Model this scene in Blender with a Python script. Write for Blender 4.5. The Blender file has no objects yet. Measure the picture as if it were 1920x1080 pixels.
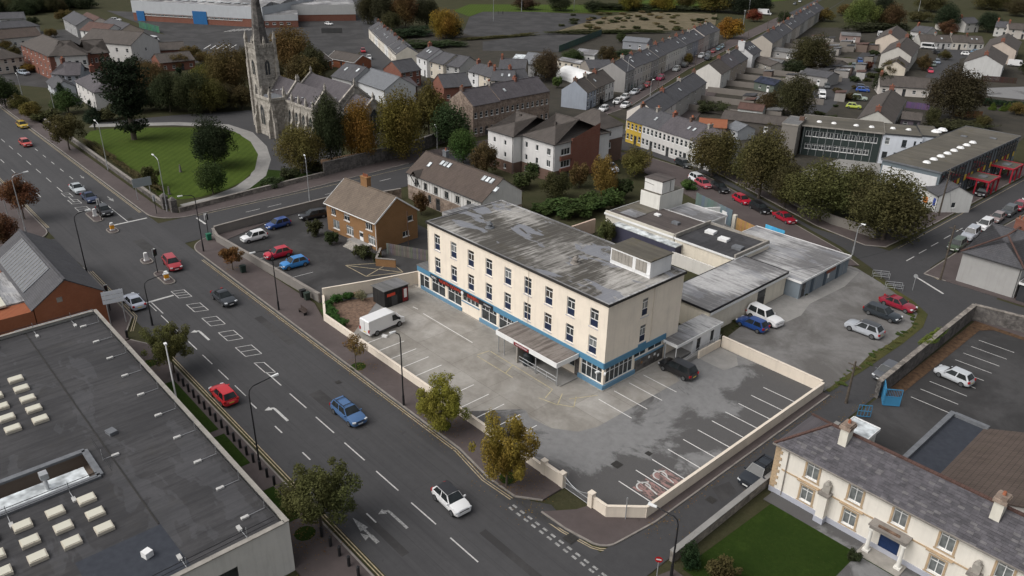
import bpy, math, random
import numpy as np
from mathutils import Matrix, Vector
random.seed(7); rng=np.random.default_rng(7)
SC=bpy.context.scene; COL=SC.collection
# ---------------------------------------------------------------- camera
cam=bpy.data.cameras.new('camera'); CAM=bpy.data.objects.new('camera',cam); COL.objects.link(CAM)
CR=(0.66952215,0.74261421,0.01625506); CU=(-0.33060071,0.27832179,0.90179829); CF=(-0.66516408,0.60914786,-0.43185139)
CP=(46.87045,-56.57639,47.0)
CAM.matrix_world=Matrix(((CR[0],CU[0],-CF[0],CP[0]),(CR[1],CU[1],-CF[1],CP[1]),(CR[2],CU[2],-CF[2],CP[2]),(0,0,0,1)))
cam.sensor_width=36; cam.lens=1475/1920*36; cam.clip_end=6000; cam.clip_start=1
SC.camera=CAM
# ---------------------------------------------------------------- sky, sun, exposure (overcast October afternoon)
W=bpy.data.worlds.new('World'); SC.world=W; W.use_nodes=True
nt=W.node_tree; bg=nt.nodes['Background']
sk=nt.nodes.new('ShaderNodeTexSky'); sk.sky_type='NISHITA'; sk.sun_disc=False
SUN_EL,SUN_AZ=math.radians(48),math.radians(200)
sk.sun_elevation=SUN_EL; sk.sun_rotation=SUN_AZ; sk.air_density=1.0; sk.dust_density=6.0; sk.ozone_density=1.0
hs=nt.nodes.new('ShaderNodeHueSaturation'); hs.inputs['Saturation'].default_value=0.28
nt.links.new(sk.outputs[0],hs.inputs['Color']); nt.links.new(hs.outputs[0],bg.inputs[0]); bg.inputs[1].default_value=0.10
sl=bpy.data.lights.new('sun','SUN'); sl.energy=1.1; sl.angle=math.radians(70); sl.color=(1,.98,.955)
SUN=bpy.data.objects.new('sun',sl); COL.objects.link(SUN)
sd=Vector((math.sin(SUN_AZ)*math.cos(SUN_EL),math.cos(SUN_AZ)*math.cos(SUN_EL),math.sin(SUN_EL)))
SUN.rotation_euler=sd.to_track_quat('Z','Y').to_euler(); SUN.location=(0,0,200)
SC.view_settings.view_transform='Standard'; SC.view_settings.look='None'; SC.view_settings.gamma=1; SC.view_settings.use_curve_mapping=False
SC.view_settings.exposure=0.38
SC.cycles.max_bounces=5; SC.cycles.diffuse_bounces=2; SC.cycles.glossy_bounces=2; SC.cycles.transmission_bounces=2; SC.cycles.transparent_max_bounces=4
SC.cycles.use_adaptive_sampling=True; SC.cycles.use_denoising=True
# ---------------------------------------------------------------- helpers: where a point of the place lies
def P(x,y,z=0.0):
    a=(x-960)/1475; b=(540-y)/1475
    d=[CF[i]+a*CR[i]+b*CU[i] for i in range(3)]; t=(z-CP[2])/d[2]
    return (CP[0]+t*d[0],CP[1]+t*d[1])
# ---------------------------------------------------------------- materials
M={}
def _n(nt,t,**k):
    n=nt.nodes.new(t)
    for a,b in k.items(): setattr(n,a,b)
    return n
class MT:
    def __init__(s,name,rough=.85,spec=.3):
        m=bpy.data.materials.new(name); m.use_nodes=True; s.m=m; s.t=m.node_tree; s.b=s.t.nodes['Principled BSDF']
        s.b.inputs['Roughness'].default_value=rough; s.b.inputs['Specular IOR Level'].default_value=spec
        s.co=s.t.nodes.new('ShaderNodeTexCoord').outputs['Object']; M[name]=m
    def L(s,a,b): s.t.links.new(a,b)
    def map(s,sc=(1,1,1),rot=(0,0,0),vec=None):
        n=_n(s.t,'ShaderNodeMapping'); n.inputs['Scale'].default_value=sc; n.inputs['Rotation'].default_value=rot; s.L(vec or s.co,n.inputs[0]); return n.outputs[0]
    def noise(s,scale,detail=4,rough=.6,vec=None,dist=0):
        n=_n(s.t,'ShaderNodeTexNoise'); n.inputs['Scale'].default_value=scale; n.inputs['Detail'].default_value=detail; n.inputs['Roughness'].default_value=rough; n.inputs['Distortion'].default_value=dist
        s.L(vec or s.co,n.inputs['Vector']); return n.outputs['Fac']
    def ramp(s,f,lo,hi,a=0,b=1):
        n=_n(s.t,'ShaderNodeMapRange'); n.inputs[1].default_value=lo; n.inputs[2].default_value=hi; n.inputs[3].default_value=a; n.inputs[4].default_value=b; s.L(f,n.inputs[0]); return n.outputs[0]
    def mix(s,f,a,b,mode='MIX'):
        n=_n(s.t,'ShaderNodeMix',data_type='RGBA',blend_type=mode)
        for v,i in ((f,0),(a,6),(b,7)):
            if isinstance(v,(int,float)): n.inputs[i].default_value=v
            elif isinstance(v,tuple): n.inputs[i].default_value=(*v,1) if len(v)==3 else v
            else: s.L(v,n.inputs[i])
        return n.outputs[2]
    def mul(s,a,b):
        n=_n(s.t,'ShaderNodeMath',operation='MULTIPLY')
        for v,i in ((a,0),(b,1)):
            if isinstance(v,(int,float)): n.inputs[i].default_value=v
            else: s.L(v,n.inputs[i])
        return n.outputs[0]
    def objcol(s): return _n(s.t,'ShaderNodeObjectInfo').outputs['Color']
    def objrnd(s): return _n(s.t,'ShaderNodeObjectInfo').outputs['Random']
    def col(s,c):
        if isinstance(c,tuple): s.b.inputs['Base Color'].default_value=(*c,1)
        else: s.L(c,s.b.inputs['Base Color'])
    def bump(s,h,strength=.4,dist=.05):
        n=_n(s.t,'ShaderNodeBump'); n.inputs['Strength'].default_value=strength; n.inputs['Distance'].default_value=dist; s.L(h,n.inputs['Height']); s.L(n.outputs[0],s.b.inputs['Normal'])
    def brick(s,vec,w,h,mortar,c1,c2,cm,off=.5):
        n=_n(s.t,'ShaderNodeTexBrick'); n.offset=off; n.inputs['Scale'].default_value=1; n.inputs['Brick Width'].default_value=w; n.inputs['Row Height'].default_value=h; n.inputs['Mortar Size'].default_value=mortar
        for k,c in (('Color1',c1),('Color2',c2),('Mortar',cm)): n.inputs[k].default_value=(*c,1)
        n.inputs['Mortar Smooth'].default_value=.3; s.L(vec,n.inputs['Vector']); return n
    def wallvec(s):   # (x+y, z) so that courses run level round the corners
        sp=_n(s.t,'ShaderNodeSeparateXYZ'); s.L(s.co,sp.inputs[0]); a=_n(s.t,'ShaderNodeMath',operation='ADD'); s.L(sp.outputs[0],a.inputs[0]); s.L(sp.outputs[1],a.inputs[1])
        c=_n(s.t,'ShaderNodeCombineXYZ'); s.L(a.outputs[0],c.inputs[0]); s.L(sp.outputs[2],c.inputs[1]); return c.outputs[0]
    def roofvec(s,k=2.0):
        sp=_n(s.t,'ShaderNodeSeparateXYZ'); s.L(s.co,sp.inputs[0]); m=s.mul(sp.outputs[2],k)
        c=_n(s.t,'ShaderNodeCombineXYZ'); s.L(sp.outputs[0],c.inputs[0]); s.L(m,c.inputs[1]); return c.outputs[0]
def sc3(c,k): return tuple(min(1,v*k) for v in c)
def plain(name,c,rough=.7,var=.12,scale=1.5,spec=.3,metal=0,bump=0):
    t=MT(name,rough,spec); n=t.noise(scale,5,.65); t.col(t.mix(t.ramp(n,.3,.7),sc3(c,1-var),sc3(c,1+var))); t.b.inputs['Metallic'].default_value=metal
    if bump: t.bump(t.noise(scale*8,4),bump,.03)
    return t
def tinted(name,rough=.8,var=.15,scale=1.2,spec=.3,dirt=0,metal=0,coat=0):
    t=MT(name,rough,spec); n=t.noise(scale,5,.65); k=t.ramp(n,.3,.7,1-var,1+var)
    v=_n(t.t,'ShaderNodeVectorMath',operation='SCALE'); t.L(t.objcol(),v.inputs[0]); t.L(k,v.inputs['Scale']); c=v.outputs[0]
    if dirt:
        d=t.noise(1,5,.7,t.map((2.2,2.2,.25))); c=t.mix(t.ramp(d,.48,.75,0,dirt),c,(.12,.11,.095))
    t.col(c); t.b.inputs['Metallic'].default_value=metal; t.b.inputs['Coat Weight'].default_value=coat; t.b.inputs['Coat Roughness'].default_value=.06
    return t
def asphalt(name,c,patch,wet=0,scale=.09):
    t=MT(name,.82,.25); a=t.noise(scale,6,.62,None,.4); b=t.noise(1.3,6,.7); g=t.noise(22,3,.8)
    k=t.mix(t.ramp(a,.35,.68),c,patch); k=t.mix(t.ramp(b,.35,.75,0,.45),k,sc3(c,.62)); k=t.mix(t.ramp(g,.3,.7,0,.35),k,sc3(patch,1.25)); 
    cr=_n(t.t,'ShaderNodeTexVoronoi',feature='DISTANCE_TO_EDGE'); cr.inputs['Scale'].default_value=.07; wv=_n(t.t,'ShaderNodeVectorMath',operation='ADD'); nz=_n(t.t,'ShaderNodeTexNoise'); nz.inputs['Scale'].default_value=.5; nz.inputs['Detail'].default_value=6; t.L(t.co,nz.inputs['Vector']); sv=_n(t.t,'ShaderNodeVectorMath',operation='SCALE'); sv.inputs['Scale'].default_value=4; t.L(nz.outputs['Color'],sv.inputs[0]); t.L(t.co,wv.inputs[0]); t.L(sv.outputs[0],wv.inputs[1]); t.L(wv.outputs[0],cr.inputs['Vector'])
    k=t.mix(t.ramp(cr.outputs['Distance'],.0,.005,.3,0),k,sc3(c,.45))
    t.col(k); t.bump(g,.35,.02); return t
def patchy(name,c,patch,scale,lo,hi,slab=0):
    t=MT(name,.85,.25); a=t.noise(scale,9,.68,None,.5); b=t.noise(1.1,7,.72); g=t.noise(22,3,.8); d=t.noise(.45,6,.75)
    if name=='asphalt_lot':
        sp=_n(t.t,'ShaderNodeSeparateXYZ'); t.L(t.co,sp.inputs[0]); e1=t.ramp(sp.outputs[0],8.5,13,.05,-.13); e2=t.ramp(sp.outputs[1],-13.5,-8,-.1,.0); a1=_n(t.t,'ShaderNodeMath',operation='ADD'); t.L(a,a1.inputs[0]); t.L(e1,a1.inputs[1]); a2=_n(t.t,'ShaderNodeMath',operation='ADD'); t.L(a1.outputs[0],a2.inputs[0]); t.L(e2,a2.inputs[1]); a=a2.outputs[0]  # hotel lot colour gets darker towards the lane wall and the main road wall
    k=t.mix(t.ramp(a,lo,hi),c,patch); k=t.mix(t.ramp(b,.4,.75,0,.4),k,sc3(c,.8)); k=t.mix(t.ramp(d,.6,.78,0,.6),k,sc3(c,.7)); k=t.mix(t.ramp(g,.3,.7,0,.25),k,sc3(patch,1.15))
    if slab:
        w=_n(t.t,'ShaderNodeTexBrick'); w.offset=.3; w.inputs['Scale'].default_value=1; w.inputs['Brick Width'].default_value=6.5; w.inputs['Row Height'].default_value=4.6; w.inputs['Mortar Size'].default_value=.035; w.inputs['Mortar Smooth'].default_value=.6
        for q,cc in (('Color1',(1,1,1,1)),('Color2',(.82,.81,.79,1)),('Mortar',(.5,.48,.45,1))): w.inputs[q].default_value=cc
        t.L(t.co,w.inputs['Vector']); k=t.mix(.8,k,w.outputs['Color'],'MULTIPLY')
    t.col(k); t.bump(g,.35,.02); return t
asphalt('asphalt_road',(.046,.0455,.0475),(.058,.057,.0585))
patchy('asphalt_lot',(.07,.067,.066),(.2,.199,.198),.1,.44,.5)
patchy('asphalt_old',(.1,.094,.088),(.2,.194,.188),.16,.4,.62)
patchy('asphalt_yard',(.034,.033,.033),(.062,.06,.06),.12,.44,.6)
def mainroad():
    t=MT('asphalt_main',.8,.28); a=t.noise(.1,6,.62,None,.4); s=t.noise(1,6,.7,t.map((.018,.75,1))); s2=t.noise(1,5,.65,t.map((.05,2.2,1))); b=t.noise(1.3,6,.7); g=t.noise(22,3,.8); c=(.044,.0435,.0455); q=(.06,.059,.0605)
    k=t.mix(t.ramp(a,.35,.68),c,q); k=t.mix(t.ramp(s,.4,.62,0,.55),k,sc3(q,1.18)); k=t.mix(t.ramp(s2,.52,.7,0,.5),k,sc3(c,.7)); k=t.mix(t.ramp(b,.4,.75,0,.35),k,sc3(c,.7)); k=t.mix(t.ramp(t.noise(.7,4,.6),.66,.74,0,.6),k,sc3(c,.55)); k=t.mix(t.ramp(g,.3,.7,0,.3),k,sc3(q,1.25))
    w=_n(t.t,'ShaderNodeTexBrick'); w.offset=.37; w.inputs['Scale'].default_value=1; w.inputs['Brick Width'].default_value=31; w.inputs['Row Height'].default_value=3.62; w.inputs['Mortar Size'].default_value=.02; w.inputs['Mortar Smooth'].default_value=.5; t.L(t.co,w.inputs['Vector']); k=t.mix(t.mul(w.outputs['Fac'],.45),k,sc3(c,.5))
    t.col(k); t.bump(g,.35,.02)
mainroad()
asphalt('pavement',(.07,.056,.054),(.098,.08,.077),scale=.2)
patchy('concrete_lot',(.2,.185,.165),(.35,.335,.31),.22,.36,.62,slab=1)
asphalt('concrete_path',(.2,.195,.185),(.29,.28,.265),scale=.3)
def grass(name,a,b,stripe=0):
    t=MT(name,.95,.1); n=t.noise(.25,5,.65); m=t.noise(3,5,.75); k=t.mix(t.ramp(n,.3,.7),a,b); k=t.mix(t.ramp(m,.35,.7,0,.5),k,sc3(a,.6))
    if stripe:
        w=_n(t.t,'ShaderNodeTexWave',bands_direction='DIAGONAL'); w.inputs['Scale'].default_value=.32; w.inputs['Distortion'].default_value=.6; t.L(t.co,w.inputs['Vector']); k=t.mix(t.ramp(w.outputs['Fac'],.35,.65,0,.22),k,sc3(b,1.3))
    sp=t.noise(9,3,.6); k=t.mix(t.ramp(sp,.66,.74,0,.5),k,(.12,.085,.03)); w_=t.noise(.5,7,.75); k=t.mix(t.ramp(w_,.56,.74,0,.45),k,sc3(b,1.5)) if name.startswith('lawn') else k
    t.col(k); t.bump(m,.6,.08)
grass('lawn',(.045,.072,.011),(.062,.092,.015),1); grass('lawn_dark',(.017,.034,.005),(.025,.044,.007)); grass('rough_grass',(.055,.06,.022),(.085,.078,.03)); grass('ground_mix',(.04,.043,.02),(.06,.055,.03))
grass('yard_ground',(.042,.04,.034),(.07,.062,.05)); grass('waste',(.1,.085,.05),(.2,.165,.115)); plain('soil',(.16,.105,.075),.95,.45,2.5,bump=.6); plain('leaf_litter',(.085,.05,.028),.95,.5,2,bump=.5)
plain('line_white',(.46,.455,.44),.75,.3,3); plain('line_faded',(.27,.268,.26),.8,.55,5); plain('line_bay',(.68,.67,.65),.7,.2,3); plain('line_yellow',(.36,.3,.2),.75,.35,2.5); plain('line_worn_yellow',(.4,.35,.22),.8,.35,2)
plain('kerb',(.22,.2,.18),.85,.25,1); plain('drain',(.03,.028,.026),.7,.3,6)
tinted('render_wall',.85,.06,.6,dirt=.18); tinted('render_clean',.85,.06,.5,dirt=.13); tinted('paint',.55,.06,1); tinted('cladding',.55,.05,.4,dirt=.12)
tinted('car_paint',.28,.02,1,.5,coat=.7); tinted('metal',.45,.1,2,.5,metal=.6); tinted('plastic',.5,.08,3); tinted('wood',.8,.3,1.4,dirt=.25)
plain('white_frame',(.74,.74,.73),.45,.05); plain('dark_frame',(.05,.05,.052),.5,.1); plain('rubber',(.016,.016,.017),.8,.2,8); plain('black_metal',(.018,.018,.02),.5,.25,4); plain('galv',(.42,.43,.44),.45,.12,3,.5,.5)
plain('grey_stonework',(.3,.28,.25),.9,.2,1,bump=.3); plain('chimney_pot',(.3,.11,.06),.85,.25,3); plain('lead',(.14,.147,.158),.6,.2,2)
def glassm(name,c,rough=.06):
    t=MT(name,rough,.3 if name=='car_glass' else .6); n=t.noise(.8,2); t.col(t.mix(t.ramp(n,.35,.65),sc3(c,.55),sc3(c,1.5)))
glassm('glass',(.035,.04,.043)); glassm('glass_brown',(.05,.043,.038),.1); glassm('car_glass',(.022,.026,.028),.12); glassm('curtain_glass',(.16,.17,.17),.15); glassm('solar',(.018,.022,.04),.12); glassm('rooflight',(.5,.53,.54),.2)
t=MT('lamp_glass',.2,.5); t.col((.75,.76,.75)); t=MT('red_lens',.2,.5); t.col((.35,.01,.012)); t=MT('head_lens',.1,.6); t.col((.6,.62,.64)); t=MT('amber',.3,.5); t.col((.75,.32,.01)); t=MT('plate_white',.4); t.col((.7,.7,.68)); t=MT('plate_yellow',.4); t.col((.65,.5,.08)); t=MT('rim',.4,.5); t.col((.2,.205,.21)); t.b.inputs['Metallic'].default_value=.7
def slate(name,c1,c2,cm,w=.5,h=.28,k=2.0,moss=0,use_obj=False):
    t=MT(name,.8,.3); b=t.brick(t.roofvec(k),w,h,.022,c1,c2,cm); n=t.noise(.45,6,.7); s=t.noise(1,5,.7,t.map((1.2,.35,.35))); k2=t.mix(t.ramp(n,.3,.75,0,.55),b.outputs['Color'],sc3(c1,1.5)); k2=t.mix(t.ramp(s,.45,.75,0,.5),k2,sc3(c1,.5))
    if moss: m=t.noise(.7,6,.75); k2=t.mix(t.ramp(m,.52,.72,0,moss),k2,(.075,.07,.028))
    if use_obj: k2=t.mix(1.0,k2,t.objcol(),'MULTIPLY')
    t.col(k2); t.bump(b.outputs['Fac'],-.7,.04)
slate('slate',(.066,.066,.072),(.085,.083,.089),(.03,.03,.032),moss=.12); slate('slate_purple',(.072,.065,.071),(.1,.09,.095),(.034,.031,.034)); slate('tile_brown',(.075,.057,.048),(.092,.07,.058),(.028,.022,.019),.34,.34,moss=.12)
slate('tile_dark',(.072,.062,.056),(.09,.077,.068),(.03,.026,.024),.34,.34,moss=.12); slate('tile_tan',(.125,.098,.076),(.15,.117,.09),(.05,.04,.032),.36,.36); slate('tile_red',(.085,.048,.04),(.105,.06,.048),(.04,.025,.02),.34,.34)
def brickm(name,c1,c2,cm):
    t=MT(name,.9,.2); b=t.brick(t.wallvec(),.225,.075,.012,c1,c2,cm); n=t.noise(.6,5,.7); t.col(t.mix(t.ramp(n,.3,.75,0,.45),b.outputs['Color'],sc3(c1,.7))); t.bump(b.outputs['Fac'],-.3,.01)
brickm('brick_red',(.2,.068,.045),(.25,.09,.06),(.19,.14,.115)); brickm('brick_tan',(.25,.128,.052),(.3,.155,.065),(.24,.165,.1)); brickm('brick_brown',(.13,.08,.06),(.17,.1,.075),(.13,.1,.085)); brickm('brick_orange',(.27,.085,.04),(.31,.105,.05),(.2,.12,.08))
def stonem(name,c1,c2,cm,scale=2.2,ash=False):
    t=MT(name,.92,.2)
    if ash:
        b=t.brick(t.wallvec(),.75,.38,.02,c1,c2,cm); fac=b.outputs['Fac']; c=b.outputs['Color']
    else:
        v=_n(t.t,'ShaderNodeTexVoronoi'); v.inputs['Scale'].default_value=scale; t.L(t.map((1,1,1.6)),v.inputs['Vector']); e=_n(t.t,'ShaderNodeTexVoronoi',feature='DISTANCE_TO_EDGE'); e.inputs['Scale'].default_value=scale; t.L(t.map((1,1,1.6)),e.inputs['Vector'])
        sp=_n(t.t,'ShaderNodeSeparateColor'); t.L(v.outputs['Color'],sp.inputs[0]); c=t.mix(sp.outputs[0],c1,c2); fac=t.ramp(e.outputs['Distance'],0,.07,1,0); c=t.mix(fac,c,cm)
    n=t.noise(.5,6,.75); c=t.mix(t.ramp(n,.44,.68,0,.8),c,sc3(c1,.3)); c=t.mix(t.ramp(t.noise(1.3,6,.75),.48,.62,0,.6),c,sc3(c2,1.4)); t.col(c); t.bump(fac,-.6,.04)
stonem('church_stone',(.28,.255,.225),(.42,.39,.345),(.2,.185,.165),ash=True); stonem('rubble',(.16,.145,.13),(.27,.24,.21),(.2,.185,.165)); stonem('rubble_dark',(.09,.085,.082),(.15,.138,.128),(.11,.1,.095)); stonem('rubble_brown',(.19,.14,.11),(.3,.235,.19),(.24,.2,.17))
def felt(name,dark,light,amt,axis=0,moss=.2,pond=0,seam=1.0,zone=False):
    t=MT(name,.75,.35); s=(.16,1.6,1) if axis==0 else (1.6,.16,1)
    a=t.noise(1.15,7,.72,t.map(s)); b=t.noise(.13,4,.6); c=t.noise(2.5,6,.75)
    if zone:
        zz=t.ramp(t.noise(.11,5,.6),.42,.6,-.16,.05); ad=_n(t.t,'ShaderNodeMath',operation='ADD'); t.L(a,ad.inputs[0]); t.L(zz,ad.inputs[1]); a=ad.outputs[0]
    k=t.mix(t.ramp(a,.42,.66,0,amt),dark,light); k=t.mix(t.mul(t.ramp(b,.38,.6),t.ramp(a,.36,.56,0,amt)),k,sc3(light,1.25)); k=t.mix(t.ramp(c,.35,.75,0,.4),k,sc3(dark,.75))
    if moss: k=t.mix(t.ramp(t.noise(.28,6,.75),.55,.72,0,moss),k,(.085,.068,.03))
    if pond:
        p=t.ramp(t.noise(.16,4,.6,t.map((1,2.4,1)) ,.3),.56,.585,0,pond); k=t.mix(p,k,(.2,.205,.225)); r=t.ramp(p,0,1,.75,.18); t.L(r,t.b.inputs['Roughness'])
    if seam:
        w=_n(t.t,'ShaderNodeTexBrick'); w.offset=.5; w.inputs['Scale'].default_value=1; w.inputs['Brick Width'].default_value=1.0 if axis else 6; w.inputs['Row Height'].default_value=6 if axis else 1.0; w.inputs['Mortar Size'].default_value=.018; t.L(t.co,w.inputs['Vector']); k=t.mix(t.mul(w.outputs['Fac'],.55*seam),k,sc3(light,.9))
    t.col(k); t.bump(a,.2,.02)
felt('felt_hotel',(.07,.064,.055),(.4,.385,.36),.75,1,.3,.9,.8,True); felt('felt_light',(.14,.137,.138),(.42,.415,.41),.85,0,.08,.45,1.0,True); felt('felt_dark',(.03,.0295,.0315),(.052,.0505,.0525),.8,1,.08,.07,.25); felt('felt_brown',(.06,.05,.047),(.11,.092,.085),.6,0,.2,.0,.3); felt('felt_moss',(.08,.072,.058),(.13,.118,.095),.6,0,.75,0,.3); felt('felt_canopy',(.085,.07,.063),(.2,.18,.165),.8,1,.15,0,.6); felt('felt_grey',(.1,.1,.1),(.16,.158,.155),.8,0,.1,.2,.4)
def leafm(name):
    t=MT(name,.85,.12); at=_n(t.t,'ShaderNodeAttribute'); at.attribute_name='lv'; v=_n(t.t,'ShaderNodeVectorMath',operation='SCALE'); t.L(t.objcol(),v.inputs[0]); t.L(t.ramp(at.outputs['Fac'],0,1,.68,1.85),v.inputs['Scale'])
    n=t.noise(.35,3,.6); h=_n(t.t,'ShaderNodeHueSaturation'); t.L(v.outputs[0],h.inputs['Color']); t.L(t.ramp(n,.3,.7,.482,.535),h.inputs['Hue']); t.col(h.outputs[0])
    b=_n(t.t,'ShaderNodeBsdfTranslucent'); t.L(h.outputs[0],b.inputs[0]); m=_n(t.t,'ShaderNodeMixShader'); m.inputs[0].default_value=.22; t.L(t.b.outputs[0],m.inputs[1]); t.L(b.outputs[0],m.inputs[2]); t.L(m.outputs[0],t.t.nodes['Material Output'].inputs[0])
leafm('leaf'); plain('bark',(.085,.07,.056),.95,.35,3,bump=.5)
# ---------------------------------------------------------------- mesh collector
class MB:
    def __init__(s): s.v=[]; s.f=[]; s.m=[]
    def add(s,vs,fs,m=0):
        o=len(s.v); s.v+=[tuple(map(float,v)) for v in vs]; s.f+=[tuple(i+o for i in f) for f in fs]; s.m+=[m]*len(fs); return s
    def quad(s,a,b,c,d,m=0): return s.add([a,b,c,d],[(0,1,2,3)],m)
    def box(s,x0,x1,y0,y1,z0,z1,m=0):
        v=[(x0,y0,z0),(x1,y0,z0),(x1,y1,z0),(x0,y1,z0),(x0,y0,z1),(x1,y0,z1),(x1,y1,z1),(x0,y1,z1)]
        return s.add(v,[(3,2,1,0),(4,5,6,7),(0,1,5,4),(1,2,6,5),(2,3,7,6),(3,0,4,7)],m)
    def bar(s,a,b,w,h=None,m=0,up=(0,0,1)):
        a=Vector(a);b=Vector(b);d=(b-a).normalized(); sd=d.cross(Vector(up))
        if sd.length<1e-4: sd=d.cross(Vector((1,0,0)))
        sd.normalize(); u=sd.cross(d); h=h or w; sd*=w/2; u*=h/2
        v=[a-sd-u,a+sd-u,a+sd+u,a-sd+u,b-sd-u,b+sd-u,b+sd+u,b-sd+u]
        return s.add(v,[(0,3,2,1),(4,5,6,7),(0,1,5,4),(1,2,6,5),(2,3,7,6),(3,0,4,7)],m)
    def prism(s,poly,z0,z1,m=0,mt=None,bottom=False):
        A=sum(poly[i][0]*poly[(i+1)%len(poly)][1]-poly[(i+1)%len(poly)][0]*poly[i][1] for i in range(len(poly)))
        if A<0: poly=poly[::-1]
        n=len(poly); v=[(x,y,z0) for x,y in poly]+[(x,y,z1) for x,y in poly]
        s.add(v,[(i,(i+1)%n,n+(i+1)%n,n+i) for i in range(n)],m); s.add(v[n:],[tuple(range(n))],m if mt is None else mt)
        if bottom: s.add(v[:n],[tuple(range(n))[::-1]],m)
        return s
    def sheet(s,poly,z,m=0):
        A=sum(poly[i][0]*poly[(i+1)%len(poly)][1]-poly[(i+1)%len(poly)][0]*poly[i][1] for i in range(len(poly)))
        if A<0: poly=poly[::-1]
        return s.add([(x,y,z) for x,y in poly],[tuple(range(len(poly)))],m)
    def cyl(s,cx,cy,z0,z1,r0,r1=None,n=10,m=0):
        r1=r0 if r1 is None else r1; v=[]
        for z,r in ((z0,r0),(z1,r1)):
            v+=[(cx+r*math.cos(2*math.pi*i/n),cy+r*math.sin(2*math.pi*i/n),z) for i in range(n)]
        s.add(v,[(i,(i+1)%n,n+(i+1)%n,n+i) for i in range(n)],m); s.add(v,[tuple(range(n,2*n)),tuple(range(n))[::-1]],m); return s
    def tube(s,pts,rad,n=6,m=0):
        pts=[Vector(p) for p in pts]; rad=rad if isinstance(rad,(list,tuple)) else [rad]*len(pts); v=[]
        for i,p in enumerate(pts):
            d=(pts[min(i+1,len(pts)-1)]-pts[max(i-1,0)]).normalized(); a=d.cross(Vector((.31,.23,.92)) if abs(d.z)<.9 else Vector((1,.1,0))).normalized(); b=d.cross(a)
            v+=[p+rad[i]*(math.cos(2*math.pi*k/n)*a+math.sin(2*math.pi*k/n)*b) for k in range(n)]
        f=[]
        for i in range(len(pts)-1): f+=[(i*n+k,i*n+(k+1)%n,(i+1)*n+(k+1)%n,(i+1)*n+k) for k in range(n)]
        f+=[tuple(range(n))[::-1],tuple(range((len(pts)-1)*n,len(pts)*n))]; return s.add(v,f,m)
    def mesh(s,name,mats,smooth=False):
        me=bpy.data.meshes.new(name); me.from_pydata(s.v,[],s.f)
        for k in (mats if isinstance(mats,(list,tuple)) else [mats]): me.materials.append(M[k])
        if any(s.m): me.polygons.foreach_set('material_index',s.m)
        if smooth: me.polygons.foreach_set('use_smooth',[True]*len(s.f))
        me.update(); return me
    def build(s,name,mats,parent=None,loc=(0,0,0),rz=0,color=None,smooth=False): return put(name,s.mesh(name,mats,smooth),parent,loc,rz,color)
def put(name,data,parent=None,loc=(0,0,0),rz=0,color=None,sc=None):
    o=bpy.data.objects.new(name,data); COL.objects.link(o); o.location=loc
    if rz: o.rotation_euler=(0,0,rz)
    if parent: o.parent=parent
    if color: o.color=(*color,1)
    if sc: o.scale=sc
    return o
def tag(o,label,cat,group=None,kind=None):
    if label: o['label']=label
    if cat: o['category']=cat
    if group: o['group']=group
    if kind: o['kind']=kind
    return o
def thing(name,label,cat,loc=(0,0,0),rz=0,group=None): return tag(put(name,None,None,loc,rz),label,cat,group)
def struct(o,label=None,cat=None):
    o['kind']='structure'
    if label: o['label']=label
    if cat: o['category']=cat
    return o
CACHE={}
def cached(key,fn):
    if key not in CACHE: CACHE[key]=fn()
    return CACHE[key]
# ================================================================ GROUND, ROADS, PAVEMENTS
def sheet(name,poly,z,mat,parent=None):
    o=MB().sheet(poly,z).build(name,mat,parent)
    return o if parent else struct(o)
def rect(x0,x1,y0,y1): return [(x0,y0),(x1,y0),(x1,y1),(x0,y1)]
def strip(pts,w):   # ribbon of width w along a line
    L=[];Rr=[]
    for i,p in enumerate(pts):
        a=Vector(pts[max(i-1,0)]);b=Vector(pts[min(i+1,len(pts)-1)]);d=(b-a).normalized();n=Vector((-d.y,d.x))*w/2
        L.append((p[0]+n.x,p[1]+n.y));Rr.append((p[0]-n.x,p[1]-n.y))
    return L,Rr
def ribbon(name,pts,w,z,mat,parent=None):
    L,Rr=strip(pts,w);b=MB()
    for i in range(len(pts)-1): b.quad((*Rr[i],z),(*Rr[i+1],z),(*L[i+1],z),(*L[i],z))
    o=b.build(name,mat,parent); return o if parent else struct(o)
def arc(cx,cy,r,a0,a1,n=8): return [(cx+r*math.cos(math.radians(a0+(a1-a0)*i/n)),cy+r*math.sin(math.radians(a0+(a1-a0)*i/n))) for i in range(n+1)]
g=MB(); g.sheet(rect(-3000,1500,-1200,3300),-.05); GROUND=struct(g.build('ground','ground_mix'))
YR,YL=-18.2,-32.7
road=struct(MB().sheet(rect(-480,140,YL,YR),0).build('main_road','asphalt_main'))
# side street past the church, its arm on the other side, and the junction mouths
side=struct(MB().sheet([(-81,YR),(-70,YR),(-70.6,12),(-72,40),(-72,62),(-70,90),(-82,90),(-83,33),(-81.6,5)],.004).build('side_street','asphalt_road'))
struct(MB().sheet(rect(-84.5,-73,-90,YL),.004).build('side_street','asphalt_road'))
HS_L=[(-84,84),(-89.2,109.8),(-113.9,169.1),(-140.7,245.9),(-170.3,330.3),(-196,398),(-330,760)]
HS_R=[(-66.8,83.3),(-76.2,105),(-92.3,140.1),(-103.7,168),(-122,219),(-146.4,288.2),(-184,399),(-314,760)]
struct(MB().sheet(HS_L[::-1]+HS_R+[(-66,74),(-84,74)],.008).build('terrace_street','asphalt_road'))
struct(MB().sheet([(-72,70),(-58.6,77.2),(-39.6,75),(-20.8,67.6),(-2.8,59.5),(3.5,55.5),(16.4,45.5),(20,40),(20,60),(9.5,62),(2.6,64),(-10.3,64),(-27.3,71.5),(-48.2,81),(-66.8,88.3)],.012).build('back_street','asphalt_road'))
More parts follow.
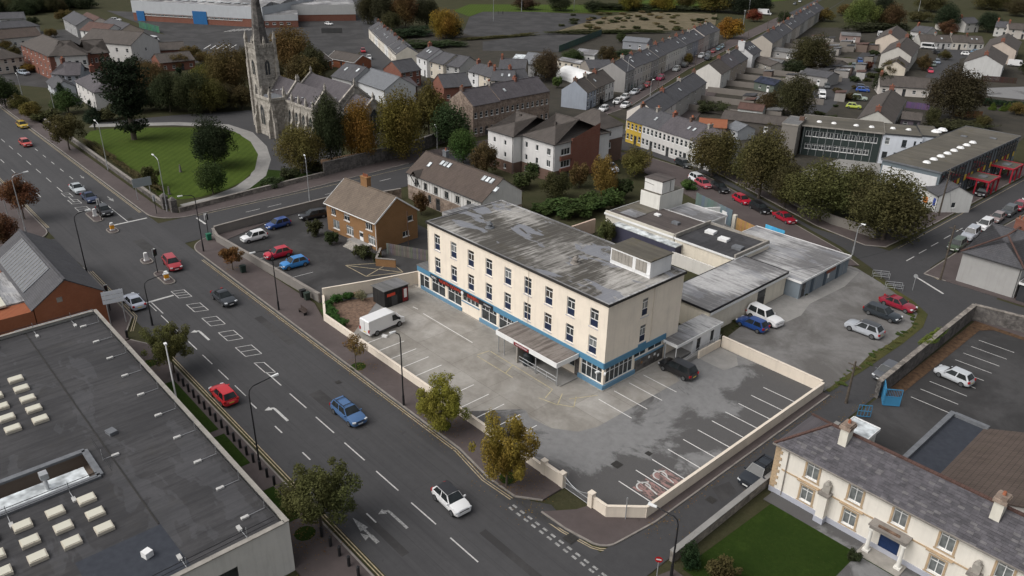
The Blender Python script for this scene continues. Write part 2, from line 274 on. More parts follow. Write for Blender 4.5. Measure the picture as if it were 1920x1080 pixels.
struct(MB().sheet([(2.6,60),(9.6,58.3),(9.4,72),(10.4,101),(13,190),(16,330),(9,330),(5,190),(2.9,124)],.016).build('school_street','asphalt_road'))
struct(MB().sheet(rect(19,120,52.6,58.3),.014).build('school_street','asphalt_road'))
lane=struct(MB().sheet([(16.2,-19),(20.3,-19),(20.3,49),(24,56),(12,56),(16.2,44)],.02).build('side_lane','asphalt_road'))
MIDST=[(-155,83),(-172,84),(-196,99),(-240,127),(-300,162),(-365,197),(-460,255)]
ribbon('mill_street',MIDST,11,.006,'asphalt_road')
# ---- pavements with kerb upstands
def pave(name,poly,kerb,mat='pavement',h=.1):
    o=struct(MB().prism(poly,-.04,h).build(name,mat))
    if kerb:
        b=MB()
        for k in kerb:
            for i in range(len(k)-1): b.bar((*k[i],h/2+.006),(*k[i+1],h/2+.006),.16,h+.012)
        b.build('kerb','kerb',o)
    return o
c1=arc(-65.5,-13.5,4.6,180,270)
pave('pavement',c1+[(-2,YR-.1),(3,-19.0),(6.6,-18.9),(8.6,-17.4),(8.6,-14.9),(-33.5,-14.9),(-38.6,-13.4),(-66.6,-14),(-70.1,-4)],[c1+[(-2,YR-.1),(3,-19.0),(6.6,-18.9),(8.6,-17.4)]])
c2=arc(-86.5,-12.6,5.5,270,355)
pave('pavement',[(-480,YR+.1)]+c2+[(-81.2,5),(-83,33),(-82.3,74),(-86,74),(-88.6,36.7),(-86.4,15.7),(-85.3,.8),(-83.6,-14),(-87,-15.4),(-480,-14.6)],[[(-480,YR+.1)]+c2+[(-81.2,5),(-83,33)]])
pave('pavement',[(-480,YL-.1),(-89,YL-.1)]+arc(-89,-36.8,4,90,0,5)+[(-85,-90),(-89,-90),(-89.2,-37.5),(-480,-37)],[[(-480,YL-.1),(-89,YL-.1)]+arc(-89,-36.8,4,90,0,5)])
pave('pavement',arc(-69,-36.6,3.9,180,90,5)+[(-50,YL-.1),(-46.5,-34.6),(-44.5,-35),(-44.5,-37.7),(-72.9,-50)],[arc(-69,-36.6,3.9,180,90,5)+[(-50,YL-.1),(-46.5,-34.6)]])
pave('pavement',[(-44.2,-34.9),(-41,-33.2),(140,-33.9),(140,-37.7),(-44.2,-37.7)],[[(-44.2,-34.9),(-41,-33.2),(20,-33.6),(140,-33.9)]])
c3=[(9.6,-18.5),(12.4,-18.4),(14.6,-18)]+arc(14.6,-16.2,1.8,270,360,5)+[(16.9,-12)]
pave('pavement',c3+[(16.9,18),(16.0,18),(16.0,-12.3),(13.7,-14.8),(11.8,-14.7),(11.4,-16)],[c3+[(16.9,18)]])
pave('pavement',[(20.2,-19),(140,-19.2),(140,-16),(21.3,-15.2)],[[(20.2,-19),(140,-19.2)]])
pave('pavement',[(-68,69),(-57.6,75.6),(-39.6,74.2),(-20.8,66.4),(-2.8,58.2),(2.2,54.6),(.5,52.2),(-13,53.2),(-31,60.2),(-60,70)],[[(-57.6,75.6),(-39.6,74.2),(-20.8,66.4),(-2.8,58.2),(2.2,54.6)]])
pave('pavement',[(-66,90.5),(-48.2,81.6),(-27.3,72.6),(-10.3,65.2),(-1,63.2),(1.5,65),(2.1,80),(2.4,124),(4.3,190),(1,190),(-.6,124),(-1,68),(-9,67.6),(-26,74.5),(-48,84),(-66,94)],[[(-66,90.5),(-48.2,81.6),(-27.3,72.6),(-10.3,65.2),(-1,63.2),(1.5,65),(2.1,80),(2.4,124)]])
pave('pavement',[(9.9,59.2),(13,59),(120,59),(120,63),(14,62.6),(13.2,72),(13.8,101),(17,190),(13.4,190),(10.8,101),(9.8,72)],[[(13,59),(9.9,59.2),(9.8,72),(10.8,101),(13.4,190)]])
pave('pavement',[(20.4,49),(120,49),(120,52.5),(23,52.5)],[[(20.6,49.5),(23,52.5),(120,52.5)]])
pave('pavement',HS_L[:5]+[(-176.5,329),(-147,245),(-120,168),(-93,112),(-88,84)],[HS_L[:5]],'pavement')
pave('pavement',HS_R[1:6]+[(-140,292),(-115,222),(-96,170),(-84,142),(-67,108),(-64,92),(-67,88)],[HS_R[1:6]])
# raised footway marks at the far pavement strip (reddish brick)
# ---- car parks, yards, lawns (one sheet each)
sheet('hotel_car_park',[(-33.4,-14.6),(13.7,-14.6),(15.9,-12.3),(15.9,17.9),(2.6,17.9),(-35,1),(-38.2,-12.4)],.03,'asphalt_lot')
apron=sheet('concrete_forecourt',[(-35.5,1),(-36,-3),(-32.3,-7),(-28.5,-14.55),(-7,-14.55),(-3.2,-9.4),(-2.6,-9.0),(-1.4,-9.6),(1.4,-9.2),(3.6,-7.6),(4.3,-5.5),(4.4,8),(0,9.6),(0,1)],.036,'concrete_lot')
sheet('planting_bed',[(-38,-12.4),(-35,-5.6),(-33.6,-7.2),(-28.6,-13.6),(-28.6,-14.5),(-33.4,-14.5)],.05,'soil')
sheet('rear_car_park',[(2.3,18.4),(16.1,18.4),(16.6,30),(16.9,42),(15.6,46),(12.5,48.6),(2.4,53.5),(-14,53),(-14,37),(0,37)],.026,'asphalt_old')
sheet('concrete_apron',[(.2,27.5),(4.6,28.2),(5,33),(4,37),(4.4,46),(3.4,52.3),(.2,52.5)],.034,'concrete_path')
sheet('concrete_ramp',[(2.7,13.6),(6.4,13.6),(6.8,15.8),(5.4,17.6),(2.7,17.8)],.05,'concrete_path')
sheet('courtyard',rect(-34,-.5,12.9,34),.02,'ground_mix'); sheet('yard_paving',rect(-26,-9,44,58),.018,'asphalt_old')
sheet('brick_house_car_park',[(-70,-13.4),(-38.5,-12.8),(-34.2,1.2),(-36,14),(-72,14)],.03,'asphalt_yard')
sheet('walled_car_park',[(20.6,13),(70,13),(70,49),(20.6,49)],.03,'asphalt_yard')
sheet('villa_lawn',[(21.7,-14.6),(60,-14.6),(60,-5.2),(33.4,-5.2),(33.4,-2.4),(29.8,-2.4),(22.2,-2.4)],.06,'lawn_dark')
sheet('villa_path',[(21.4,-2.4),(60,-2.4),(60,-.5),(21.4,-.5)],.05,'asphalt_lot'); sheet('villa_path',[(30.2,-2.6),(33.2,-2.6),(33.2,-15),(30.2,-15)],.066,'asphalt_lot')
sheet('church_grounds',[(-470,-14.6),(-87,-15),(-84,-13),(-85.8,.8),(-87,15.7),(-89,36.7),(-92,50),(-200,64),(-330,40)],.01,'ground_mix')
LAWN=[P(*q) for q in ((158,258),(170,246),(200,242),(240,240.5),(330,239),(400,240.5),(440,247),(470,266),(484,290),(478,318),(455,340),(425,356),(380,369),(345,374),(312,374),(300,368))]
sheet('church_lawn',LAWN,.05,'lawn')
CHP=[P(*q) for q in ((170,236),(330,232),(420,236),(462,250),(487,276),(494,300),(484,330),(455,352),(405,372),(345,388))]
drive=sheet('church_drive',[P(*q) for q in ((165,232),(330,216),(478,206),(640,200),(640,330),(520,345),(500,330),(505,300),(487,272),(460,248),(420,238))],.03,'asphalt_road')
ribbon('church_path',CHP,3.0,.044,'concrete_path')
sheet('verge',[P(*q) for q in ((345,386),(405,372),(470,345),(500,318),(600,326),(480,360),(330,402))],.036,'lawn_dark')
sheet('verge',[P(*q) for q in ((600,300),(760,270),(765,288),(605,328))],.04,'leaf_litter')
sheet('terrace_back_gardens',[(-92,100),(-60,92),(-15,75),(-6,140),(-20,260),(-130,330),(-150,300),(-112,215)],.006,'yard_ground')
sheet('garden_ground',[(-86,70),(-92,108),(-116,168),(-148,250),(-230,250),(-235,140),(-150,78)],.004,'yard_ground')
sheet('sports_ground',[P(*q) for q in ((868,62),(880,32),(905,22),(1000,22),(1110,27),(1135,32),(1040,58),(960,74),(880,66))],.02,'asphalt_yard')
sheet('sports_ground',[P(*q) for q in ((905,95),(905,78),(985,68),(1020,62),(1128,64),(1045,98),(1000,96))],.024,'asphalt_yard')
sheet('waste_ground',[P(*q) for q in ((1040,60),(1120,34),(1200,22),(1345,26),(1340,52),(1270,56),(1130,63))],.016,'waste')
sheet('park_field',[P(*q) for q in ((850,20),(880,8),(1130,9),(1500,-30),(1480,0),(1300,16),(1120,24),(905,22),(880,31))],.012,'lawn')
sheet('flats_court',[P(*q) for q in ((-60,90),(60,60),(240,46),(340,74),(400,112),(300,130),(200,118),(150,200),(90,165),(-60,150))],.012,'asphalt_yard')
sheet('works_yard',[P(*q) for q in ((200,20),(300,60),(400,112),(420,120),(655,118),(690,80),(672,30),(664,5),(560,15),(240,22))],.014,'asphalt_yard')
sheet('estate_street',[P(*q) for q in ((1480,200),(1565,146),(1620,95),(1640,80),(1655,84),(1640,120),(1650,140),(1620,150),(1598,165),(1552,210),(1535,222))],.02,'asphalt_road')
sheet('estate_street',[P(*q) for q in ((1735,145),(1760,100),(1738,92),(1840,88),(1850,100),(1800,110),(1790,150))],.022,'asphalt_road')
sheet('estate_street',[P(*q) for q in ((1850,165),(2000,160),(2000,195),(1850,180))],.022,'asphalt_lot')
sheet('school_ground',[P(*q) for q in ((1480,330),(1640,275),(1660,345),(1560,350))],.03,'concrete_path')
sheet('planted_strip',[(20.65,22),(22.0,22),(22.0,46.6),(23.2,48.1),(60,48.3),(60,49),(20.65,49)],.07,'leaf_litter')
# ---- road markings: each one a piece of its road
def mark(par,poly,mat='line_white',name='lane_marking',z=.014): return MB().sheet(poly,z).build(name,mat,par)
def dash(par,x0,x1,y,w=.11,mat='line_white',z=.014): return mark(par,rect(x0,x1,y-w/2,y+w/2),mat,z=z)
for i in range(-1,8): dash(road,-21.4+i*5.65,-17.8+i*5.65,-26.0-.06*(i+1),.12)
for i in range(7): dash(road,-52.5+i*4.3,-49.8+i*4.3,-29.8)
for i in range(5): dash(road,-22+i*5.6-.6,-20.5+i*5.6-.6,-30,.13)
for i in range(17): dash(road,-104-i*7.2,-100.5-i*7.2,-25.5)
for i in range(9): dash(road,-98-i*6.2,-95.8-i*6.2,-21.9,.13)
for i in range(14): dash(road,-110-i*9,-107-i*9,-29.2,.13)
def hatch(x0,x1,ya,yb,n=1):
    dash(road,x0,x1-.6,ya,.1); dash(road,x0+.6,x1,yb,.1)
    for k in range(n+2):
        x=x0+(x1-x0-.6)*k/(n+1); mark(road,[(x,ya),(x+.1,ya),(x+.7,yb),(x+.6,yb)])
for i,x in enumerate((-54.4,-49.2,-44.2,-39.3,-34.5)): hatch(x,x+3.3,-26.2,-24.7+.05*i,2 if i==0 else 1)
hatch(-29.8,-26.4,-26.1,-25.2,0)
for i,x in enumerate((-97.5,-102.3,-107)): hatch(x,x+3.2,-26.3+.2*i,-24.6-.1*i,1)
mark(road,[(-84.9,-24.2),(-84.5,-24.2),(-84.5,-18.7),(-84.9,-18.7)]); mark(road,[(-53.2,-32.2),(-52.8,-32.2),(-52.8,-26.4),(-53.2,-26.4)]); dash(road,-95,-85,-21.7,.13); dash(road,-52.7,-48.6,-29.4,.13)
def arrow(par,x,y,d,kind,s=1.0,rz=0):   # lane arrow pointing towards d (+1/-1) along the road
    b=MB(); T=lambda u,v:(x+d*u*s,y+v*s)
    if kind=='straight': polys=[[T(0,-.12),T(2.2,-.12),T(2.2,.12),T(0,.12)],[T(2.2,-.5),T(4.4,0),T(2.2,.5)]]
    elif kind=='both': polys=[[T(0,-.2),T(1.3,-.2),T(1.3,.2),T(0,.2)],[T(1.3,-.12),T(2.6,-.12),T(2.6,.12),T(1.3,.12)],[T(2.4,-.45),T(4.6,0),T(2.4,.45)],[T(1.0,-.75),T(2.2,-.6),T(1.3,-.1)]]
    else: v=1 if kind=='left' else -1; polys=[[T(0,-.13),T(2.7,-.13),T(2.7,.13),T(0,.13)],[T(2.5,v*-.13),T(3.1,v*-.05),T(3.25,v*.3),T(3.0,v*.35),T(2.9,v*.13),T(2.5,v*.13)],[T(2.75,v*.3),T(3.55,v*.3),T(3.2,v*.95)]]
    for k,p in enumerate(polys): b.sheet(p,.014+.004*k)
    b.build('lane_arrow','line_faded' if s<.97 else 'line_white',par)
arrow(road,3.6,-28.4,-1,'right',.95); arrow(road,3.4,-31.2,-1,'both',.85); arrow(road,-38.2,-27.8,-1,'right',1); arrow(road,-17,-28.6,-1,'right',1); arrow(road,-100,-20.2,1,'straight',.8); arrow(road,-110,-23.4,1,'straight',.8); arrow(road,-116,-20.2,1,'straight',.6)
# double yellow lines along the kerbs
def dyl(par,pts,off=(.3,.55),mat='line_yellow',z=.018):
    for o in off:
        L,_=strip(pts,2*o); b=MB(); l2,r2=strip(L,.09)
        for i in range(len(L)-1): b.quad((*r2[i],z),(*r2[i+1],z),(*l2[i+1],z),(*l2[i],z))
        b.build('yellow_line','line_yellow',par)
dyl(road,[(6.6,-18.9),(3,-19.1),(-2,YR-.1),(-62,YR-.1)]); dyl(road,[(-480,YR),(-88,YR)][::-1]); dyl(road,[(-68,YL),(-50,YL),(-46.5,-34.4)]); dyl(road,[(-41,-33.1),(20,-33.5),(140,-33.8)]); dyl(road,[(-240,YL),(-90,YL)])
dyl(side,[(-81.2,33),(-80.8,5),(-80.9,-12)],(.35,)); dyl(side,[(-70.1,-13),(-70.3,-9),(-70.5,-4)][::-1],(.3,.55)); dyl(lane,c3[::-1],(.3,.5))
for x0,y0 in ((-77,-5),(-77,-1),(-76.6,10),(-76.8,15),(-77,22),(-77.3,30)): mark(side,[(x0-.06,y0),(x0+.06,y0),(x0+.02,y0+2.6),(x0-.1,y0+2.6)],z=.02)
mark(side,[(-79.6,-12.6),(-75.8,-12.6),(-75.8,-12.3),(-79.6,-12.3)],z=.02); mark(side,[(-74.3,-1),(-74.1,-1),(-74.2,3),(-74.4,3)],z=.02); mark(side,[(-74.6,12),(-74.4,12),(-74.5,15.5),(-74.7,15.5)],z=.02)
# give-way line at the lane mouth (two rows of short blocks)
for i in range(15):
    x=7.3+i*.95; 
    for yy in (-19.75,-20.2): mark(road,rect(x,x+.5,yy-.11,yy+.11),'line_faded',z=.022,name='give_way_block')
mark(lane,[(9.2,57.2),(14.5,54.2),(14.6,54.5),(9.3,57.5)],z=.03)
ss=bpy.data.objects['school_street']
for y0 in (62,66.5,71,76,81): mark(ss,[(6.0,y0),(6.14,y0),(6.2,y0+2.6),(6.06,y0+2.6)],z=.03)
dyl(ss,[(2.7,66),(2.8,80),(3.2,124),(5.2,190)],(-.3,)); dyl(ss,[(12,58.5),(9.8,59.6),(9.6,66)],(-.25,-.45))
hsx=bpy.data.objects['terrace_street']
for i in range(26):
    t=i*8.2; a=Vector((-77,96));d=Vector((-.338,.941)); p=a+d*t; q=p+d*2.2; n=Vector((d.y,-d.x))*.06; mark(hsx,[tuple(p+n),tuple(q+n),tuple(q-n),tuple(p-n)],z=.02)
# parking bays
def bay(par,a,b,w=.1,mat='line_bay',z=.05):
    a=Vector(a);b=Vector(b);d=(b-a).normalized();n=Vector((-d.y,d.x))*w/2; return mark(par,[tuple(a-n),tuple(b-n),tuple(b+n),tuple(a+n)],mat,'bay_line',z)
lot=bpy.data.objects['hotel_car_park']
for i in range(11): bay(lot,(11.3,-10.3+2.42*i),(15.6,-10.3+2.42*i))
for i in range(5): bay(lot,(-25.3+2.45*i,-14.1),(-25.3+2.45*i,-10.2))
for i in range(6): bay(lot,(-12.4+2.5*i*1.0,-14.1),(-12.4+2.5*i,-10.0 if i else -11.8))
for i in range(4): bay(lot,(1.0,-1.7+2.5*i),(5.6,-1.7+2.5*i))
bay(lot,(-27.2,-4.2),(-17.2,-4.2)); bay(lot,(-29.6,-4.1),(-28.6,-4.0))
for a,b in (((-14.2,-3.9),(-3.6,-4.1)),((-14.4,-5.8),(-8.2,-5.8)),((-14.4,-3.9),(-14.6,-5.6)),((-10.2,-4),(-9.4,-5.8)),((-3.6,-4.1),(-2.9,-5.9)),((-2.3,-3.9),(-1.2,-5.7)),((-.9,-3.2),(.3,-4.8)),((-1.2,-5.7),(.3,-4.8)),((.4,-1.2),(-1.1,-4.1)),((-3.4,-6.4),(-1.1,-5.8))): bay(lot,a,b,.11,'line_worn_yellow')
def wheelchair(x,y):
    b=MB(); pts=arc(x,y,.62,20,300,14); L,R_=strip(pts,.15)
    for i in range(len(pts)-1): b.quad((*R_[i],.062),(*R_[i+1],.062),(*L[i+1],.062),(*L[i],.062))
    for a,c in (((x-.5,y+.3),(x-.1,y+.9)),((x-.1,y+.35),(x+.9,y+.2)),((x+.9,y+.2),(x+1.5,y+.1)),((x-.9,y+.2),(x-.3,y+.3))):
        a=Vector(a);c=Vector(c);d=(c-a).normalized();n=Vector((-d.y,d.x))*.07; b.sheet([tuple(a-n),tuple(c-n),tuple(c+n),tuple(a+n)],.066)
    return b.build('disabled_bay_symbol','line_white',lot)
t=MT('faded_red',.8,.2); n_=t.noise(1.6,6,.75,t.map((.7,1.8,1))); t.col(t.mix(t.ramp(n_,.45,.55),(.085,.078,.074),(.3,.185,.17)))
for y in (-9.1,-6.7): mark(lot,rect(12.7,15.6,y-.95,y+1.0),'faded_red','disabled_bay_panel',.05); wheelchair(13.3,y-.1)
vlot=bpy.data.objects['walled_car_park']
for i in range(9): bay(vlot,(22.9,43.9-2.42*i),(26.9,43.9-2.42*i),.07)
for i in range(7): bay(vlot,(33.6+.0*i,22+2.4*i),(36.6,22.4+2.4*i),.07)
blot=bpy.data.objects['brick_house_car_park']
for a,b in (((-46.8,-3.8),(-41.6,-3.6)),((-41.6,-3.6),(-39.4,1.2)),((-39.4,1.2),(-43.5,1.9)),((-43.5,1.9),(-46.8,-3.8)),((-46.8,-3.8),(-39.4,1.2)),((-43.5,1.9),(-41.6,-3.6))): bay(blot,a,b,.13,'line_yellow',.045)
for x in (-57,-52.5,-48): bay(blot,(x,-12.6),(x+.3,-8.6),.07,z=.045)
sheet('verge',[(16.15,18.6),(16.6,18.6),(16.9,26),(17.1,36),(16.9,42),(15.8,46.2),(12.6,48.9),(6,52.4),(5.8,52),(11.8,48.2),(14.8,45.4),(15.9,41),(16.0,34),(15.7,30),(16.1,26)],.05,'rough_grass')
for x0,x1,y0,y1 in ((-40,-31,-21.2,-20.2),(-6,6,-30.6,-29.9),(-76,-70,-24,-22.4),(-20,-15,-24.6,-23.2),(8,22,-24.2,-23.5)): MB().sheet(rect(x0,x1,y0,y1),.007).build('tar_patch','asphalt_yard',road)
# manholes and repair patches
for x,y,s in ((1.2,-22.4,.35),(13.5,-18.9,.5),(-20,-21,.3),(9.6,-8.6,.45),(10.5,-5,.3),(-86,-21,.35),(18.4,-6,.4)): MB().sheet(rect(x-s,x+s,y-s,y+s),.045).build('manhole_cover','drain',road)
MB().sheet([(17.5,-4.6),(19.2,-5.6),(19.4,-3.4),(18,-2.6)],.026).build('tar_patch','asphalt_yard',lane); MB().sheet([(9.5,-17.2),(13.6,-18.2),(10,-19.3),(6.6,-19.1)],.03).build('tar_patch','asphalt_yard',road)
wp=works=bpy.data.objects['works_yard']
for i in range(8): bay(wp,P(420+9*i,60-.6*i),P(440+9*i,55-.6*i),.3,z=.03)
for i in range(5): bay(wp,P(382+12*i,92),P(395+12*i,84),.3,z=.03)
# ================================================================ BUILDING KIT
WH=(.72,.71,.69); CREAM=(.66,.58,.46); GREYR=(.3,.29,.275); BLUE=(.09,.2,.3)
def sideT(side,L,D):
    return {'f':(lambda s,z,d:(s,d,z),0,L),'r':(lambda s,z,d:(L-d,s,z),math.pi/2,D),'b':(lambda s,z,d:(L-s,D-d,z),math.pi,L),'l':(lambda s,z,d:(d,D-s,z),-math.pi/2,D)}[side]
def wallgrid(mb,T,L,z0,z1,ops,dep=.12,m=0):
    xs=sorted({0,L,*[v for o in ops for v in o[:2]]}); zs=sorted({z0,z1,*[v for o in ops for v in o[2:]]})
    for i in range(len(xs)-1):
        for j in range(len(zs)-1):
            cx=(xs[i]+xs[i+1])/2;cz=(zs[j]+zs[j+1])/2
            if any(o[0]<cx<o[1] and o[2]<cz<o[3] for o in ops): continue
            mb.quad(T(xs[i],zs[j],0),T(xs[i+1],zs[j],0),T(xs[i+1],zs[j+1],0),T(xs[i],zs[j+1],0),m)
    for a,b,c,d in ops:
        mb.quad(T(a,c,0),T(b,c,0),T(b,c,dep),T(a,c,dep),m); mb.quad(T(a,d,dep),T(b,d,dep),T(b,d,0),T(a,d,0),m)
        mb.quad(T(a,c,dep),T(a,d,dep),T(a,d,0),T(a,c,0),m); mb.quad(T(b,c,0),T(b,d,0),T(b,d,dep),T(b,c,dep),m)
STY={'sash':([],[.5]),'two':([.5],[]),'cas':([.5],[.72]),'one':([],[]),'three':([.34,.67],[]),'tri':([.33,.66],[.7]),'slim':([],[.7]),'shop':([.5],[.78]),'grid':([.25,.5,.75],[.5])}
def winmesh(style,w,h,frame='white_frame',glass='glass',solid=True,ft=.06):
    def f():
        b=MB(); xs,zs=STY[style]; x0=-w/2
        b.box(x0,x0+ft,-.05,0,0,h); b.box(w/2-ft,w/2,-.05,0,0,h); b.box(x0+ft,w/2-ft,-.05,0,0,ft); b.box(x0+ft,w/2-ft,-.05,0,h-ft,h)
        for q in xs: b.box(x0+q*w-.03,x0+q*w+.03,-.045,0,ft,h-ft)
        for q in zs: b.box(x0+ft,w/2-ft,-.04,0,q*h-.03,q*h+.03)
        b.box(x0-.06,w/2+.06,-.2,-.0,-.07,-.005)
        if solid: b.quad((x0,-.012,0),(w/2,-.012,0),(w/2,-.012,h),(x0,-.012,h),1); return b.mesh('window',[frame,glass])
        g=MB().quad((x0,-.012,0),(w/2,-.012,0),(w/2,-.012,h),(x0,-.012,h)); return b.mesh('window',[frame]),g.mesh('pane',[glass])
    return cached(('win',style,round(w,2),round(h,2),frame,glass,solid),f)
def doormesh(w,h,mat='white_frame'):
    def f():
        b=MB(); b.box(-w/2,w/2,-.05,0,0,h); b.box(-w/2+.1,w/2-.1,-.065,-.05,h*.55,h*.86,1); b.box(-w/2+.1,w/2-.1,-.06,-.05,.15,h*.42); b.box(w/2-.16,w/2-.1,-.1,-.05,h*.48,h*.52,2); return b.mesh('door',[mat,'glass','galv'])
    return cached(('door',round(w,2),round(h,2),mat),f)
def gable_roof(L,D,H,rise,oe=.3,og=.15,t=.12):
    k=rise/(D/2); ze=H-oe*k; pr=[(-oe,ze),(D/2,H+rise),(D+oe,ze),(D+oe,ze+t),(D/2,H+rise+t*1.1),(-oe,ze+t)]; b=MB(); x0,x1=-og,L+og
    n=6; v=[(x0,y,z) for y,z in pr]+[(x1,y,z) for y,z in pr]
    b.add(v,[(i+n,(i+1)%n+n,(i+1)%n,i) for i in range(n)]); b.add(v,[(0,1,4,5),(1,2,3,4),(11,10,7,6),(10,9,8,7)]); return b
def hip_roof(L,D,H,rise,oe=.35,t=.12,hl=None,hr=None):
    hl=D/2 if hl is None else hl; hr=D/2 if hr is None else hr; k=rise/(D/2); ze=H-oe*k+t; a,b2,c,d=(-oe,-oe),(L+oe,-oe),(L+oe,D+oe),(-oe,D+oe)
    if hl==0: r0=(-.15,D/2); a=(-.15,-oe); d=(-.15,D+oe)
    else: r0=(hl,D/2)
    if hr==0: r1=(L+.15,D/2); b2=(L+.15,-oe); c=(L+.15,D+oe)
    else: r1=(L-hr,D/2)
    z=H+rise+t; b=MB(); v=[(*a,ze),(*b2,ze),(*c,ze),(*d,ze),(*r0,z),(*r1,z)]; low=[(x,y,zz-t) for x,y,zz in v]
    b.add(v,[(0,1,5,4),(1,2,5),(2,3,4,5),(3,0,4)]); b.add(v[:4]+low[:4],[(0,4,5,1),(1,5,6,2),(2,6,7,3),(3,7,4,0)]); b.add(low,[(4,5,1,0),(5,2,1),(5,4,3,2),(4,0,3)]); return b
def slopeP(L,D,H,rise,side,x,t,off=.14):
    y=D/2*t; z=H+rise*t
    if side=='b': y=D-y
    k=rise/(D/2); n=Vector((0,-k if side=='f' else k,1)).normalized()*off
    return Vector((x,y,z))+n
def skylight(root,L,D,H,rise,side,x,t,w=.8,l=1.1,glass='rooflight',name='skylight'):
    b=MB(); sgn=1 if side=='f' else -1; k=rise/(D/2); d=Vector((0,sgn,k)).normalized(); n=Vector((0,-sgn*k,1)).normalized(); c=slopeP(L,D,H,rise,side,x,t,.12); u=Vector((1,0,0))
    def bx(hw,hl,h,m):
        v=[c+u*sx*hw+d*sy*hl+n*z for z in (0,h) for sx,sy in ((-1,-1),(1,-1),(1,1),(-1,1))]
        b.add(v,[(4,5,6,7),(0,1,5,4),(1,2,6,5),(2,3,7,6),(3,0,4,7)] if sgn>0 else [(7,6,5,4),(4,5,1,0),(5,6,2,1),(6,7,3,2),(7,4,0,3)],m)
    bx(w/2,l/2,.1,0); bx(w/2-.08,l/2-.08,.125,1); return b.build(name,['lead',glass],root)
def chimney(root,x,y,z0,z1,w=.9,d=.6,pots=2,mat='brick_red',color=None,potm='chimney_pot'):
    b=MB(); b.box(-w/2,w/2,-d/2,d/2,z0,z1-.18); b.box(-w/2-.06,w/2+.06,-d/2-.06,d/2+.06,z1-.18,z1)
    o=b.build('chimney',mat,root,(x,y,0),0,color)
    for i in range(pots):
        px=(i-(pots-1)/2)*min(.45,w/pots); m=cached(('pot',potm),lambda:MB().cyl(0,0,0,.42,.14,.11,8).mesh('chimney_pot',[potm])); put('chimney_pot',m,o,(px,0,z1))
    return o
def windows(root,L,D,ops,near=False,frame='white_frame'):
    out={k:[] for k in 'frbl'}
    for side,s,z,w,h,st in ops: out[side].append((s-w/2,s+w/2,z,z+h))
    for side,s,z,w,h,st in ops:
        T,rz,_=sideT(side,L,D); p=T(s,z,.11)
        if st.startswith('door'):
            c=st.split(':')[1] if ':' in st else 'white_frame'; o=put('door',doormesh(w,h,c),root,p,rz); continue
        g='glass'
        if st.endswith('+'): st=st[:-1]; g='curtain_glass'
        fr=frame
        if st.endswith('!'): st=st[:-1]; fr='dark_frame'
        if near:
            a,b=winmesh(st,w,h,fr,g,False); o=put('window',a,root,p,rz); put('pane',b,o)
        else: put('window',winmesh(st,w,h,fr,g),root,p,rz)
    return out
